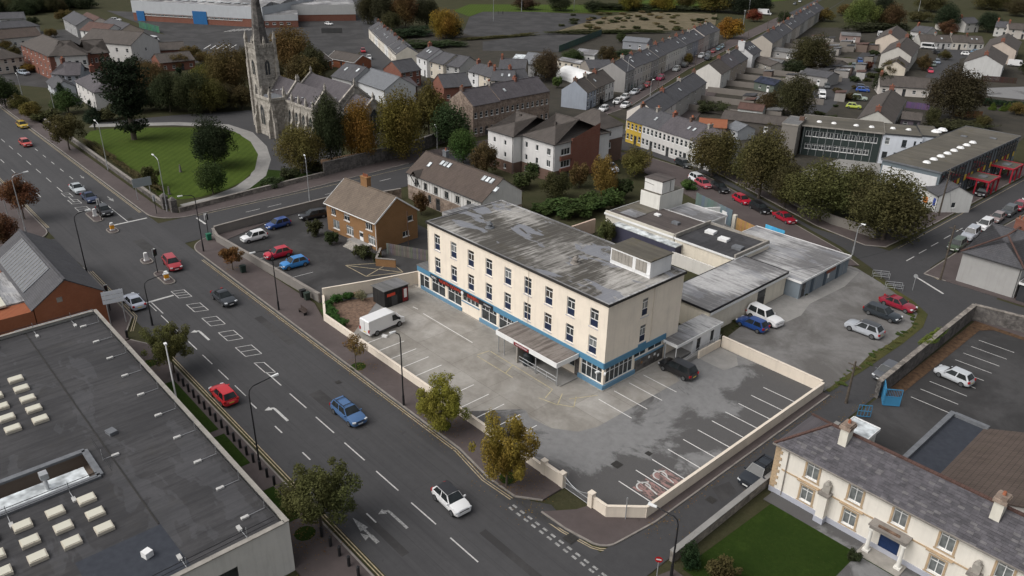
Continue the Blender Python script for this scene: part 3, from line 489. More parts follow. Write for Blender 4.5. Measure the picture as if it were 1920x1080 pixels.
def bld(name,label,cat,org,rz,L,D,H,roof='gable',rise=2,wall='render_wall',wcol=WH,rmat='slate',ops=(),chim=(),sky=(),group=None,oe=.3,og=.12,near=False,z0=-.05,barge=None,gutter=True,ridge=True,base=None,frame='white_frame',hl=None,hr=None,gablemat=None):
    r=thing(name,label,cat,(org[0],org[1],0),rz,group); op=windows(r,L,D,ops,near,frame); w=MB()
    for s in 'frbl':
        T,_,ln=sideT(s,L,D); wallgrid(w,T,ln,z0,H,op[s])
    if roof=='gable' or (roof=='hip' and hl==0): w.add([(0,D,H),(0,0,H),(0,D/2,H+rise)],[(0,1,2)])
    if roof=='gable' or (roof=='hip' and hr==0): w.add([(L,0,H),(L,D,H),(L,D/2,H+rise)],[(0,1,2)])
    if roof=='mono': w.add([(0,D,H),(0,0,H),(0,D,H+rise)],[(0,1,2)]); w.add([(L,0,H),(L,D,H),(L,D,H+rise)],[(0,1,2)]); w.quad((L,D,H),(0,D,H),(0,D,H+rise),(L,D,H+rise))
    w.build('wall',wall,r,color=wcol)
    if base:
        bm,bc,bh=base; q=MB()
        for s in 'frbl':
            T,_,ln=sideT(s,L,D); wallgrid(q,lambda a,z,d,T=T:T(a,z,d-.025),ln,z0,bh,[(a,b,c,min(d,bh)) for a,b,c,d in op[s] if c<bh],.03)
        q.build('wall_base',bm,r,color=bc)
    if roof=='gable':
        ro=gable_roof(L,D,H,rise,oe,og).build('roof',rmat,r)
        if barge:
            for x in (-og-.03,L+og+.03):
                q=MB(); k=rise/(D/2)
                for y0,y1 in ((-oe,D/2),(D+oe,D/2)): q.bar((x,y0,H-oe*k+.04),(x,y1,H+rise+.04),.05,.22)
                q.build('bargeboard',barge,ro)
    elif roof=='hip': ro=hip_roof(L,D,H,rise,oe,.12,hl,hr).build('roof',rmat,r)
    elif roof=='mono':
        k=rise/D; ro=MB().add([(-og,-oe,H-oe*k),(L+og,-oe,H-oe*k),(L+og,D+.1,H+rise+.1*k),(-og,D+.1,H+rise+.1*k),(-og,-oe,H-oe*k+.1),(L+og,-oe,H-oe*k+.1),(L+og,D+.1,H+rise+.1*k+.1),(-og,D+.1,H+rise+.1*k+.1)],[(3,2,1,0),(4,5,6,7),(0,1,5,4),(1,2,6,5),(2,3,7,6),(3,0,4,7)]).build('roof',rmat,r)
    else:
        q=MB(); q.box(-oe,L+oe,-oe,D+oe,H-.02,H+.14); ro=q.build('roof',rmat,r)
        q=MB()
        for a,b in (((-oe,-oe-.03),(L+oe,-oe-.03)),((L+oe+.03,-oe),(L+oe+.03,D+oe)),((L+oe,D+oe+.03),(-oe,D+oe+.03)),((-oe-.03,D+oe),(-oe-.03,-oe))): q.bar((*a,H+.06),(*b,H+.06),.06,.3)
        q.build('fascia',barge or 'white_frame',r)
    if roof in ('gable','hip') and ridge:
        x0=-og if roof=='gable' or hl==0 else (D/2 if hl is None else hl); x1=L+og if roof=='gable' or hr==0 else L-(D/2 if hr is None else hr)
        MB().bar((x0,D/2,H+rise+.13),(x1,D/2,H+rise+.13),.26,.12).build('ridge_tiles',rmat,ro)
    if gutter and roof in('gable','hip'):
        k=rise/(D/2); q=MB(); q.bar((-og,-oe-.05,H-oe*k+.04),(L+og,-oe-.05,H-oe*k+.04),.12,.1); q.bar((-og,D+oe+.05,H-oe*k+.04),(L+og,D+oe+.05,H-oe*k+.04),.12,.1); q.bar((L-.15,-.06,0),(L-.15,-.06,H-.1),.08,.08); q.build('gutter','dark_frame' if not barge else barge,r)
    for c in chim: chimney(r,*c[:4],**(c[4] if len(c)>4 else {}))
    for s in sky: skylight(r,L,D,H,rise,*s)
    return r
def eav(A,B,z):
    a=P(*A,z); b=P(*B,z); return a,math.atan2(b[1]-a[1],b[0]-a[0]),math.hypot(b[0]-a[0],b[1]-a[1])
def bpx(name,label,cat,A,B,H,D,**k):
    o,rz,L=eav(A,B,H); k2=dict(k); f=k2.pop('opf',None)
    if f: k2['ops']=f(L,D)
    return bld(name,label,cat,o,rz,L,D,H,**k2)
def row(side,n,L,z,w,h,st,m=.0): return [(side,m+(L-2*m)*(i+.5)/n,z,w,h,st) for i in range(n)]
# ================================================================ THE HOTEL
HL,HD,HH=31.46,12.88,10.3
hotel=thing('hotel_building','three storey cream hotel with blue band, flat stained roof and rows of tall windows','hotel',(-HL,0,0))
X=lambda x:x+HL
hops={'f':[],'r':[],'b':[],'l':[]}
wx=[X(-29.45+3.444*i) for i in range(9)]
for x in wx:
    for z in (7.0,3.72): hops['f'].append((x-.6,x+.6,z,z+2.2))
for z in (7.05,3.75): hops['r'].append((5.7,6.75,z,z+2.15))
for i in range(8):
    for z in (7.2,4): hops['b'].append((2+i*3.6,3.2+i*3.6,z,z+1.5))
GFO=[(-30.9,-27.95),(-27.4,-24.55),(-20.55,-17.65),(-17.2,-14.3)]
for a,b in GFO: hops['f'].append((X(a),X(b),.62,2.6))
hops['f']+=[(X(-24.3),X(-21.05),1.75,2.45),(X(-3.35),X(-.28),.62,2.6),(X(-13.2),X(-11.0),.12,2.5),(X(-10.2),X(-7.4),.12,2.5),(X(-6.9),X(-4.3),.9,2.5)]
hops['r']+=[(.35,4.9,.62,2.6),(5.05,7.2,1.95,2.6),(7.5,10.1,1.95,2.6)]
w=MB()
for s in 'frbl':
    T,_,ln=sideT(s,HL,HD); wallgrid(w,T,ln,-.05,HH,hops[s],.16)
w.build('wall','render_clean',hotel,color=(.8,.715,.6))
def hotelwin(lit):
    f=MB(); W2,h=.6,2.2
    for a,b,c,d in ((-W2,-W2+.06,0,h),(W2-.06,W2,0,h),(-W2+.06,W2-.06,0,.06),(-W2+.06,W2-.06,h-.06,h),(-W2+.06,W2-.06,.86,.93),(-W2+.06,W2-.06,1.7,1.77)): f.box(a,b,-.05,0,c,d)
    f.box(-.035,.035,-.045,0,.93,1.7)
    return f.mesh('window',['white_frame'])
HW=hotelwin(0)
PN=[MB().quad((-.54,-.012,.93),(.54,-.012,.93),(.54,-.012,2.14),(-.54,-.012,2.14)).mesh('pane',[g]) for g in ('glass','curtain_glass','glass_brown')]
PNV=MB().box(-.54,.54,-.03,-.012,.06,.86).mesh('panel',['paint']); SILL=MB().box(-.7,.7,-.22,0,-.12,-.01).mesh('sill',['paint'])
def put_hotelwin(p,rz,lit=0):
    o=put('window',HW,hotel,p,rz); put('pane',PN[lit],o); put('panel',PNV,o,color=(.012,.022,.055)); put('sill',SILL,o,color=(.5,.49,.5)); return o
for i,x in enumerate(wx):
    for z in (7.0,3.72): put_hotelwin((x,.15,z),0,1 if (i in (1,4) and z>5) or (i==8 and z<5) else (2 if (i*3+int(z))%4==1 else 0))
for z in (7.0,3.7): put_hotelwin((HL-.15,6.22,z),math.pi/2,1)
for i in range(8):
    for z in (7.2,4): put('window',winmesh('two',1.2,1.5),hotel,(HL-(2.6+i*3.6),HD-.12,z),math.pi)
def glazing(x0,x1,z0,z1,nv,side='f',tr=.7,frame='white_frame'):
    w_=x1-x0; b=MB(); h=z1-z0
    b.box(0,.07,-.05,0,0,h); b.box(w_-.07,w_,-.05,0,0,h); b.box(.07,w_-.07,-.05,0,0,.07); b.box(.07,w_-.07,-.05,0,h-.07,h)
    for i in range(1,nv): b.box(w_*i/nv-.04,w_*i/nv+.04,-.045,0,.07,h-.07)
    if tr: b.box(.07,w_-.07,-.04,0,h*tr-.03,h*tr+.03)
    if nv<=2 and tr:
        for i in range(nv): b.box(w_*(i+.5)/nv-.03,w_*(i+.5)/nv+.03,-.04,0,h*tr,h-.07)
    T,rz,_=sideT(side,HL,HD); o=b.build('shopfront_window',frame,hotel,T(x0,z0,.12),rz)
    for i in range(nv): MB().quad((w_*i/nv+.03,-.012,.03),(w_*(i+1)/nv-.03,-.012,.03),(w_*(i+1)/nv-.03,-.012,h-.03),(w_*i/nv+.03,-.012,h-.03)).build('pane','glass',o)
    return o
for a,b in GFO: glazing(X(a),X(b),.62,2.6,2)
glazing(X(-24.3),X(-21.05),1.75,2.45,4,tr=0); glazing(X(-3.35),X(-.28),.62,2.6,4); glazing(.35,4.9,.62,2.6,6,'r'); glazing(5.05,7.2,1.95,2.6,2,'r',0); glazing(7.5,10.1,1.95,2.6,2,'r',0)
glazing(X(-13.2),X(-11.0),.12,2.5,2); glazing(X(-10.2),X(-7.4),.12,2.5,4,frame='dark_frame'); glazing(X(-6.9),X(-4.3),.9,2.5,3)
# blue band, plinth, stone cladding
b=MB(); b.box(X(-34.05),HL+.06,-.1,.0-.002,2.62,3.32); b.box(HL+.002,HL+.1,-.1,10.6,2.62,3.32); b.box(HL+.002,HL+.09,5.55,6.9,3.3,3.66); b.build('fascia_band','paint',hotel,color=(.085,.22,.34))
for a in ((X(-33.2),X(-24.4),-.14,-.002,.12,.6),(X(-20.8),X(-14.1),-.14,-.002,.12,.6),(X(-3.6),HL+.14,-.22,-.002,.1,.6),(HL+.002,HL+.2,-.002,5.2,.1,.6),(HL+.002,HL+.12,5.2,10.3,1.72,1.93),(X(-24.4),X(-20.9),-.1,-.002,1.62,1.74)): MB().box(*a).build('plinth','paint',hotel,color=(.13,.25,.36))
b=MB(); b.box(X(-36),HL+.3,-.34,-.002,-.03,.1); b.box(HL+.002,HL+.34,0,10.4,-.03,.1); b.build('skirting','grey_stonework',hotel)
for a in ((HL+.002,HL+.06,5.25,10.3,.1,1.7),(X(-14.2),X(-13.3),-.06,-.002,.1,2.6),(X(-10.9),X(-10.3),-.06,-.002,.1,2.6),(X(-7.3),X(-7.0),-.06,-.002,.1,2.6),(X(-4.2),X(-3.6),-.06,-.002,.1,2.6)): MB().box(*a).build('stone_cladding','rubble_dark',hotel)
for y,z in ((6.3,.9),(7.6,1.1),(8.6,1.1),(9.3,.7)): MB().box(HL+.06,HL+.09,y,y+.3,z,z+.3).build('wall_plaque','plate_white' if y>7 else 'brick_tan',hotel)
# flat roof with its edge, blistered felt, vents and stair head
b=MB(); b.box(-.14,HL+.14,-.14,HD+.14,HH,HH+.12); b.build('roof','felt_hotel',hotel)
b=MB()
for a,c in (((-.2,-.17),(HL+.2,-.17)),((HL+.17,-.1),(HL+.17,HD+.1)),((HL+.2,HD+.17),(-.2,HD+.17)),((-.17,HD+.1),(-.17,-.1))): b.bar((*a,HH+.06),(*c,HH+.06),.06,.3)
b.build('roof_edge','drain',hotel)
b=MB()
for a,c in (((-.1,-.02),(HL+.1,-.02)),((HL+.02,.1),(HL+.02,HD-.1)),((HL+.1,HD+.02),(-.1,HD+.02)),((-.02,HD-.1),(-.02,.1))): b.bar((*a,HH+.15),(*c,HH+.15),.3,.1)
b.build('roof_kerb','felt_light',hotel)
for x,y in ((-24.6,4.8),(-9.7,5.1)):
    v=MB(); v.cyl(0,0,0,.16,.62,.55,14); v.cyl(0,0,.16,.5,.3,.3,14); v.cyl(0,0,.5,.62,.42,.36,14); v.cyl(0,0,.62,.85,.3,.16,14); v.build('roof_vent','lead' if x<-20 else 'kerb',hotel,(X(x),y,HH+.12),smooth=False)
ph=MB(); ph.box(0,5.8,0,3.8,-.0,2.0); po=ph.build('stair_head','render_clean',hotel,(X(-7.2),8.3,HH+.1),color=(.8,.8,.8))
MB().box(-.1,5.9,-.1,3.9,2.0,2.14).build('stair_head_roof','felt_moss',po)
for x0,n in ((.15,6),(3.75,3)):
    for i in range(n): MB().box(x0+i*.52+.02,x0+i*.52+.5,-.05,-.002,.5,1.8).build('louvre_panel','grey_stonework',po)
for a,c,z0,z1 in ((.05,5.75,.35,.48),(.05,5.75,1.82,1.98)): MB().box(a,c,-.07,-.002,z0,z1).build('frame_rail','white_frame',po)
MB().box(3.3,3.72,-.04,-.002,.05,1.8).build('door','white_frame',po)
b=MB(); b.box(0,1.2,-.0,5.6,0,.55); b.build('roof_upstand','felt_light',hotel,(-1.3,3.4,HH-.25))
# ground floor wing at the far end
wg=MB(); wg.box(X(-34.05),-.002,.05,9,-.05,2.62); wg.build('side_wing','render_clean',hotel,color=(.8,.715,.6)); MB().box(X(-34.2),-.004,-.08,9.1,3.32,3.42).build('side_wing_roof','felt_grey',hotel); 
b=MB(); b.box(0,.07,-.05,0,0,2.3); b.box(.95,1.05,-.05,0,0,2.3); b.box(2.05,2.12,-.05,0,.1,2.3); b.box(.07,2.05,-.05,0,2.2,2.3); b.box(1.05,2.05,-.04,0,1.6,1.66); b.box(1.05,2.05,-.05,0,.5,.58)
o=b.build('shopfront_window','white_frame',hotel,(X(-33.55),.03,.12)); MB().quad((.05,-.02,.02),(2.08,-.02,.02),(2.08,-.02,2.25),(.05,-.02,2.25)).build('pane','glass',o)
for a in (((HL+.03,7.6,3.4),(HL+.03,7.6,HH)),((X(-31.3),-.03,3.4),(X(-31.3),-.03,HH)),((X(-12.1),-.03,3.4),(X(-12.1),-.03,HH))): MB().bar(*a,.05,.05).build('downpipe','render_wall',hotel,color=(.6,.53,.44))
# cameras and lamps on the corner
for dx,dy in ((-.3,-.4),(.35,-.05)): 
    q=MB(); q.box(-.1,.1,-.35,.1,0,.16); q.build('floodlight','white_frame',hotel,(HL+dx,dy-.15,2.3),rz=.6 if dx>0 else -.3)
# the shop sign on the band
sg=MB().box(X(-30.9),X(-18.2),-.19,-.102,2.6,3.2).build('shop_sign','black_metal',hotel)
def text(s,size,loc,rot,mat,parent,ext=.01,name='lettering',al='CENTER'):
    c=bpy.data.curves.new(name,'FONT'); c.body=s; c.size=size; c.align_x=al; c.align_y='CENTER'; c.extrude=ext; c.materials.append(M[mat]); tmp=bpy.data.objects.new(name,c); COL.objects.link(tmp)
    me=bpy.data.meshes.new_from_object(tmp.evaluated_get(bpy.context.evaluated_depsgraph_get())); bpy.data.objects.remove(tmp); o=put(name,me,parent,loc); o.rotation_euler=rot; return o
t=MT('sign_red',.5); t.col((.55,.06,.03)); t=MT('sign_panel_red',.5); t.col((.2,.02,.025)); t=MT('sign_white',.5); t.col((.7,.7,.7))
UPR=(math.pi/2,0,0)
text('NORTH DOWN',.62,(X(-26.7),-.205,2.9),UPR,'sign_red',sg); text('BARBELL',.6,(X(-21.9),-.205,2.9),UPR,'sign_red',sg); text('NDBC',.42,(X(-30.1),-.205,2.9),UPR,'sign_white',sg); text('STRENGTH',.26,(X(-19.2),-.205,2.9),UPR,'sign_white',sg)
q=MB(); q.cyl(0,0,0,.03,.26,.26,12); o=q.build('emblem','sign_white',sg,(X(-24.1),-.2,2.9)); o.rotation_euler=(math.pi/2,0,0)
# entrance canopy
cx0,cx1=X(-13.6),X(-3.7)
b=MB(); b.box(cx0,cx1,-3.5,-.12,2.7,2.95); b.build('canopy_roof','felt_canopy',hotel)
fa=MB(); 
for x0,x1 in ((cx0-.05,cx0+3.0),(cx0+5.6,cx1+.05)): fa.box(x0,x1,-3.58,-3.502,2.45,3.05)
fa.box(cx0+3.0,cx0+5.6,-3.56,-3.502,2.85,3.05); fa.box(cx1+.002,cx1+.07,-3.5,-.12,2.45,3.05); fa.box(cx0-.07,cx0-.002,-3.5,-.12,2.45,3.05); fa.build('canopy_fascia','white_frame',hotel)
sp=MB().box(cx0+3.1,cx0+5.5,-3.6,-3.55,2.45,2.83).build('entrance_sign','sign_panel_red',hotel); text('MAIN ENTRANCE',.24,(cx0+4.3,-3.615,2.64),UPR,'sign_white',sp)
for x in (cx0+.1,cx0+1.1,cx0+6.4,cx1-.1): MB().cyl(0,0,.02,2.7,.06,.06,8).build('canopy_post','galv',hotel,(x,-3.25,0))
b=MB(); b.box(cx0+3.2,cx0+3.4,-3.3,-.2,.02,2.5); b.build('screen_wall','render_wall',hotel,color=(.3,.28,.25))
b=MB()
for z in (.55,1.0): b.tube([(cx0+3.6,-3.2,z),(cx1-.2,-3.2,z)],.03)
for i in range(5): b.tube([(cx0+3.6+i*1.5,-3.2,.05),(cx0+3.6+i*1.5,-3.2,1.0)],.025)
b.build('handrail','galv',hotel)
MB().box(cx0+3.5,cx1+.3,-3.1,-.35,.0,.14).build('entrance_ramp','concrete_path',hotel)
tk=MB(); tk.cyl(0,0,0,1.3,.62,.62,14); tk.cyl(0,0,1.3,1.55,.62,.3,14); tag(tk.build('oil_tank','plastic',None,(-9.1,-2.6,.16),color=(.02,.025,.028)),'dark round tank under the hotel entrance canopy','tank')
# ================================================================ HOTEL OUTBUILDINGS
def flatblock(name,label,x0,x1,y0,y1,H,wcol,rmat,cat='outbuilding',wall='render_wall',ops=(),barge='white_frame',oe=.15,near=True,**k): return bld(name,label,cat,(x0,y0),0,x1-x0,y1-y0,H,'flat',0,wall,wcol,rmat,ops,barge=barge,oe=oe,near=near,**k)
an=flatblock('function_room','long flat roofed cream annex with black edged roof behind the hotel',-6.8,.1,19.1,36.9,3.3,(.72,.66,.55),'felt_light',ops=[('r',11.9,.0,2.0,2.6,'door:dark_frame')],barge='black_metal')
b=MB(); b.bar((7.12,-.1,3.0),(7.12,17.9,3.0),.05,.34); b.build('fascia','white_frame',an)
nb=thing('link_building','low grey roofed side entrance with white fascia beside the hotel end','outbuilding',(.3,10.3,0)); w=MB(); op=windows(nb,1.6,5.6,[('r',1.2,.0,.8,2.0,'door:dark_frame'),('r',3.9,.5,.7,1.6,'one!')],True)
for s in 'frbl':
    T,_,ln=sideT(s,1.6,5.6); wallgrid(w,T,ln,-.05,2.5,op[s])
w.build('wall','render_clean',nb,(0,3.2,0),color=(.78,.78,.78))
for o in list(nb.children):
    if o.name.split('.')[0] in('door','window'): o.location.y+=3.2
MB().box(-1.2,1.75,-.1,8.9,2.5,2.64).build('roof','felt_light',nb)
b=MB(); b.bar((1.79,-.15,2.5),(1.79,8.9,2.5),.07,.36); b.bar((-.2,-.14,2.5),(1.75,-.14,2.5),.07,.36); b.build('fascia','white_frame',nb)
MB().box(-.2,1.5,.2,3.2,.0,.5).build('landing','concrete_path',nb)
MB().cyl(0,0,0,2.5,.05,.05,8).build('post','white_frame',nb,(.1,.0,0)); MB().cyl(0,0,0,2.5,.05,.05,8).build('post','white_frame',nb,(1.6,.0,0))
st=flatblock('steel_clad_hall','grey blue corrugated hall with pale seamed roof beside the rear car park',-13.2,2.2,37.1,50.8,2.5,(.2,.235,.265),'felt_light',wall='cladding',ops=[('r',1.1,.0,1.0,2.1,'door:dark_frame')])
for i in range(3): MB().box(15.42,15.46,3+i*3.6,3.7+i*3.6,.0,2.4).build('door_panel','paint',st,color=(.06,.085,.11))
MB().box(15.42,15.48,7.0,9.6,1.75,2.3).build('sign_board','paint',st,color=(.2,.06,.03)); MB().box(15.43,15.47,7.6,8.0,.9,1.6).build('notice','plate_white',st)
b=MB()
for i in range(7):
    b.box(15.41,15.44,.3+i*2,.34+i*2,.02,2.4)
b.build('cladding_rib','galv',st)
kr=flatblock('kitchen_block','dark felt roofed block with three white roof hatches behind the hotel',-17.4,-7.0,35.1,44,3.4,(.72,.66,.55),'felt_dark')
for x,y,m in ((2.4,5.6,'white_frame'),(5.4,4.6,'white_frame'),(8.6,3.4,'lead')): MB().box(-.75,.75,-.6,.6,0,.4).build('roof_hatch',m,kr,(x,y,3.53),.1)
b=MB(); b.bar((-.0,0,3.8),(0,8.9,3.8),.25,.6); b.bar((0,8.8,3.7),(10.4,8.8,3.7),.2,.4); b.bar((10.3,.1,3.8),(10.3,8.7,3.8),.3,.5); b.build('parapet','grey_stonework',kr)
br=flatblock('ballroom_block','brown felt roofed block with pale parapet behind the hotel',-31.2,-17.6,35.1,43.6,3.4,(.6,.57,.5),'felt_brown')
MB().box(0,4.6,2.2,8.3,3.55,3.6).build('roof_moss','felt_moss',br); MB().box(1.5,4.8,1.6,4.4,3.61,3.63).build('roof_patch','felt_light',br); MB().box(-.5,.5,-.35,.35,0,.25).build('roof_hatch','white_frame',br,(6.2,5.4,3.55)); MB().box(-.6,.6,-.4,.4,0,.35).build('roof_hatch','lead',br,(10.4,4.6,3.55)); b=MB(); b.bar((0,.02,3.7),(13.6,.02,3.7),.3,.5); b.build('parapet','render_wall',br,color=(.55,.52,.45))
wr=flatblock('store_block','pale grey roofed store between the ballroom and the yard gates',-25.7,-18.3,43.7,49.6,3.2,(.62,.62,.6),'felt_light',ops=[('r',1.5,1.0,2.2,1.1,'two'),('r',4.3,.0,.9,2.0,'door')])
cr=MB(); cr.box(0,12.2,0,1.5,-.05,2.75); co=tag(cr.build('corridor_box','cladding',None,(-28.2,33.45,0),color=(.055,.055,.085)),'narrow dark clad corridor with white roof strip behind the hotel','outbuilding'); MB().box(-.08,12.3,-.08,1.56,2.75,2.88).build('roof','rooflight',co); MB().box(8.6,9.3,-.03,-.002,0,1.9).build('door','black_metal',co)
tw=thing('lift_tower','stained white stepped tower block rising behind the hotel','tower',(-30.4,42.6,0)); b=MB(); b.box(0,4.0,0,6.2,0,6.0); b.build('lower_stage','render_wall',tw,color=(.68,.67,.62)); MB().box(.12,3.88,.12,6.08,6.0,6.12).build('lower_roof','felt_moss',tw); b=MB(); b.box(.25,3.85,.5,3.7,6.12,8.1); b.build('upper_stage','render_wall',tw,color=(.7,.69,.66)); MB().box(.15,3.95,.4,3.8,8.1,8.25).build('upper_roof','felt_brown',tw)
b=MB(); b.bar((.2,.49,7.45),(2.2,.49,7.25),.04,.06); b.bar((3.88,2.6,6.2),(3.88,2.6,8.0),.06,.06); b.build('downpipe','drain',tw)
tag(MB().box(0,2.4,0,.3,0,2.5).build('yard_wall','render_wall',None,(-34,25,0),color=(.6,.52,.42)),'short pale yard wall behind the hotel courtyard bushes','wall')
tag(MB().box(0,.3,0,7,0,2.4).add([],[]).build('yard_wall','render_wall',None,(-32.6,27,0),color=(.55,.42,.34)),'pinkish courtyard wall beside the ballroom corner','wall')
tag(MB().box(0,9.4,0,.25,0,2.0).build('garden_wall','render_wall',None,(-16.4,33.3,0),color=(.62,.6,.56)),'low stained white wall in the courtyard behind the hotel','wall')
# yard gates and fences along the back street
def planks(name,label,cat,a,b,h,n,mat,col,th=.06,gap=.03,z0=.02,var=.0):
    a=Vector(a);b=Vector(b);L=(b-a).length; r=thing(name,label,cat,(a.x,a.y,0),math.atan2(b.y-a.y,b.x-a.x)); w_=L/n
    m=MB().box(0,w_-gap,-th/2,th/2,z0,h).mesh('plank',[mat])
    for i in range(n): 
        o=put('plank',m,r,(i*w_,random.uniform(-.01,.01),0),color=tuple(c*random.uniform(.85,1.15) for c in col)); o.scale[2]=1+random.uniform(-var,var)
    b_=MB(); b_.bar((0,th,.4),(L,th,.4),.05,.1); b_.bar((0,th,h-.3),(L,th,h-.3),.05,.1); b_.build('rail',mat,r,color=sc3(col,.7)); return r
planks('yard_fence','tall grey panel fence behind the lift tower','fence',(-29.0,56.6),(-19.6,53.6),2.9,12,'cladding',(.15,.175,.195))
planks('yard_gate','pair of brown timber yard gates behind the store','gate',(-17.9,52.4),(-13.4,51.2),2.4,10,'wood',(.36,.2,.08))
planks('yard_fence','bright blue boarded fence panel beside the timber gates','fence',(-13.2,53.4),(-9.6,53.1),2.4,6,'paint',(.08,.42,.65))
tag(MB().box(-.3,.3,-.3,.3,0,2.7).build('gate_pier','render_wall',None,(-18.4,52.6,0),color=(.6,.56,.48)),'pale gate pier left of the timber yard gates','pier')
tag(MB().box(0,1.2,0,.06,0,2.1).build('yard_door','white_frame',None,(-22,54.3,0),-.3),'white door leaf in the grey yard fence','door')
tag(MB().box(0,5.5,0,.25,0,2.4).build('yard_wall','render_wall',None,(-25.4,50.1,0),1.0,color=(.72,.71,.69)),'white rendered yard wall beside the lift tower','wall')
# walls round the hotel plot
def wall(name,label,pts,h,th,mat,color=None,cap='kerb',capw=.06,caph=.08,cat='wall',z0=-.05,piers=()):
    b=MB()
    for i in range(len(pts)-1):
        a=Vector(pts[i]);c=Vector(pts[i+1]); d=(c-a).normalized()*(th/2-.004 if 0<i else 0); b.bar((*(a+d*-1),h/2+z0/2),(*c,h/2+z0/2),th-.003*i,h-z0)
    o=tag(b.build(name,mat,None,color=color),label,cat)
    if cap:
        b=MB()
        for i in range(len(pts)-1): b.bar((*pts[i],h+caph/2),(*pts[i+1],h+caph/2),th+capw*2-.004*i,caph+.004*i)
        b.build('coping',cap,o,color=color)
    return o
CR2=(.7,.62,.52)
wall('boundary_wall','long low cream wall between the hotel car park and main road pavement',[(-38.4,-12.2),(-33.5,-14.8),(5.9,-14.8)],.95,.25,'render_clean',CR2,'render_clean',.03,.06)
wall('boundary_wall','cream wall wrapping the hotel car park along the side lane',[(11.9,-14.7),(13.7,-14.7),(16.0,-12.2),(16.0,18)],1.2,.22,'render_clean',CR2,'render_clean',.03,.06)
wall('boundary_wall','cream wall across the car park from the side entrance to the lane',[(2.9,18.2),(15.85,18.0)],1.35,.25,'render_clean',CR2,'render_clean',.03,.06)
wall('boundary_wall','cream wall between the black shed and the brick house car park',[(-38.5,-12.2),(-36.6,-6),(-34.8,1)],1.9,.2,'render_clean',CR2,'render_clean',.03,.05)
wall('gate_wall','short cream gate wall left of the open car park gate',[(6.0,-14.8),(8.4,-14.8)],1.35,.3,'render_clean',CR2,'render_clean',.03,.06)
for x,l in ((8.4,'right hand cream pier of the short gate wall'),(6.05,'left hand cream pier of the short gate wall'),(11.95,'cream gate pier where the lane wall begins')): tag(MB().box(-.24,.24,-.24,.24,0,1.55).box(-.28,.28,-.28,.28,1.55,1.63).build('gate_pier','render_clean',None,(x,-14.75,0),color=CR2),l,'pier')
gt=thing('car_park_gate','galvanised barred gate with curved top at the hotel car park entrance','gate',(8.65,-14.75,0)); b=MB(); N=22
top=lambda u:1.35-.55*math.sin(math.pi*u)
b.tube([(3.05*i/10,0,top(i/10)) for i in range(11)],.03); b.tube([(0,0,.12),(3.05,0,.12)],.025); b.tube([(0,0,.7),(3.05,0,.7)],.02); b.build('frame','galv',gt)
for i in range(N): u=(i+.5)/N; MB().cyl(0,0,.12,top(u),.014,.014,5).build('bar','galv',gt,(3.05*u,0,0))
# ramp, steps and rails by the side entrance
rp=thing('access_ramp','concrete access ramp with cream side wall and grey rails by the hotel end','ramp',(0,0,0)); MB().box(2.15,2.7,10.8,17.8,0,.55).build('slab','concrete_path',rp); MB().box(2.7,2.9,13.6,17.9,0,1.0).build('side_wall','render_clean',rp,color=CR2)
b=MB()
for z in (1.35,1.65): b.tube([(2.8,10.8,z-.6),(2.8,13.6,z-.1),(2.8,17.9,z)],.03)
for y in (13.8,15.2,16.6,17.8): b.tube([(2.8,y,.9),(2.8,y,1.65)],.025)
b.tube([(.9,9.6,.95),(2.0,9.6,.95)],.03); b.tube([(.5,10.0,.0),(.5,10.0,2.55)],.05); b.build('rail','galv',rp)
# black shed with poster
sh=thing('gym_shed','small black boarded shed with grey roof and red posters beside the hotel wing','shed',(-34.3,-7.1,0)); 
for i in range(12): MB().box(i*.23,i*.23+.21,-.03,.03,.02,2.3).build('plank','wood',sh,color=(.02,.019,.019))
for i in range(16): MB().box(2.73,2.79,i*.23,i*.23+.21,.02,2.3).build('plank','wood',sh,color=(.018,.017,.018))
MB().box(0,2.75,.03,3.7,.02,2.3).build('wall','black_metal',sh); MB().add([(-.15,-.2,2.3),(2.95,-.2,2.45),(2.95,3.85,2.45),(-.15,3.85,2.3),(-.15,-.2,2.38),(2.95,-.2,2.53),(2.95,3.85,2.53),(-.15,3.85,2.38)],[(3,2,1,0),(4,5,6,7),(0,1,5,4),(1,2,6,5),(2,3,7,6),(3,0,4,7)]).build('roof','felt_grey',sh)
MB().box(2.8,2.83,2.75,3.55,.15,2.1).build('poster','sign_panel_red',sh); MB().box(2.83,2.845,2.95,3.4,.7,1.95).build('poster_figure','sign_white',sh); MB().box(2.8,2.83,.35,1.6,1.55,1.95).build('sign_panel','sign_red',sh); MB().box(2.8,2.82,1.0,1.9,.1,1.5).build('door','dark_frame',sh)
# ================================================================ NEAR BUILDINGS
# ---- flat roofed store, bottom left
fs=thing('flat_roof_store','large dark flat roofed store with rows of cream rooflights beside the main road','store',(-44.5,-80,0))
FX,FY,FZ=46.1,42.3,4.6
fsops={'f':[],'r':[(34.9,38.0,1.9,3.2)],'b':[],'l':[]}
w=MB()
for s in 'frbl':
    T,_,ln=sideT(s,FX,FY); wallgrid(w,T,ln,-.05,FZ+.3,fsops[s],.15)
w.build('wall','render_wall',fs,color=(.62,.6,.56)); put('window',winmesh('three',3.1,1.3,'dark_frame'),fs,(FX-.14,36.45,1.9),math.pi/2)
wx0,wx1,wy0,wy1=26.6,30.9,20,33.4
b=MB()
for p in (rect(.3,FX-.3,wy1,FY-.3),rect(.3,FX-.3,.3,wy0),rect(.3,wx0,wy0,wy1),rect(wx1,FX-.3,wy0,wy1)): b.sheet(p,FZ)
b.build('roof','felt_dark',fs)
b=MB(); b.sheet([(39.7,29),(46.0-.3,29),(FX-.3,35.1),(39.7,35)],FZ+.008); b.build('roof_patch','lead',fs).color=(1,1,1,1)
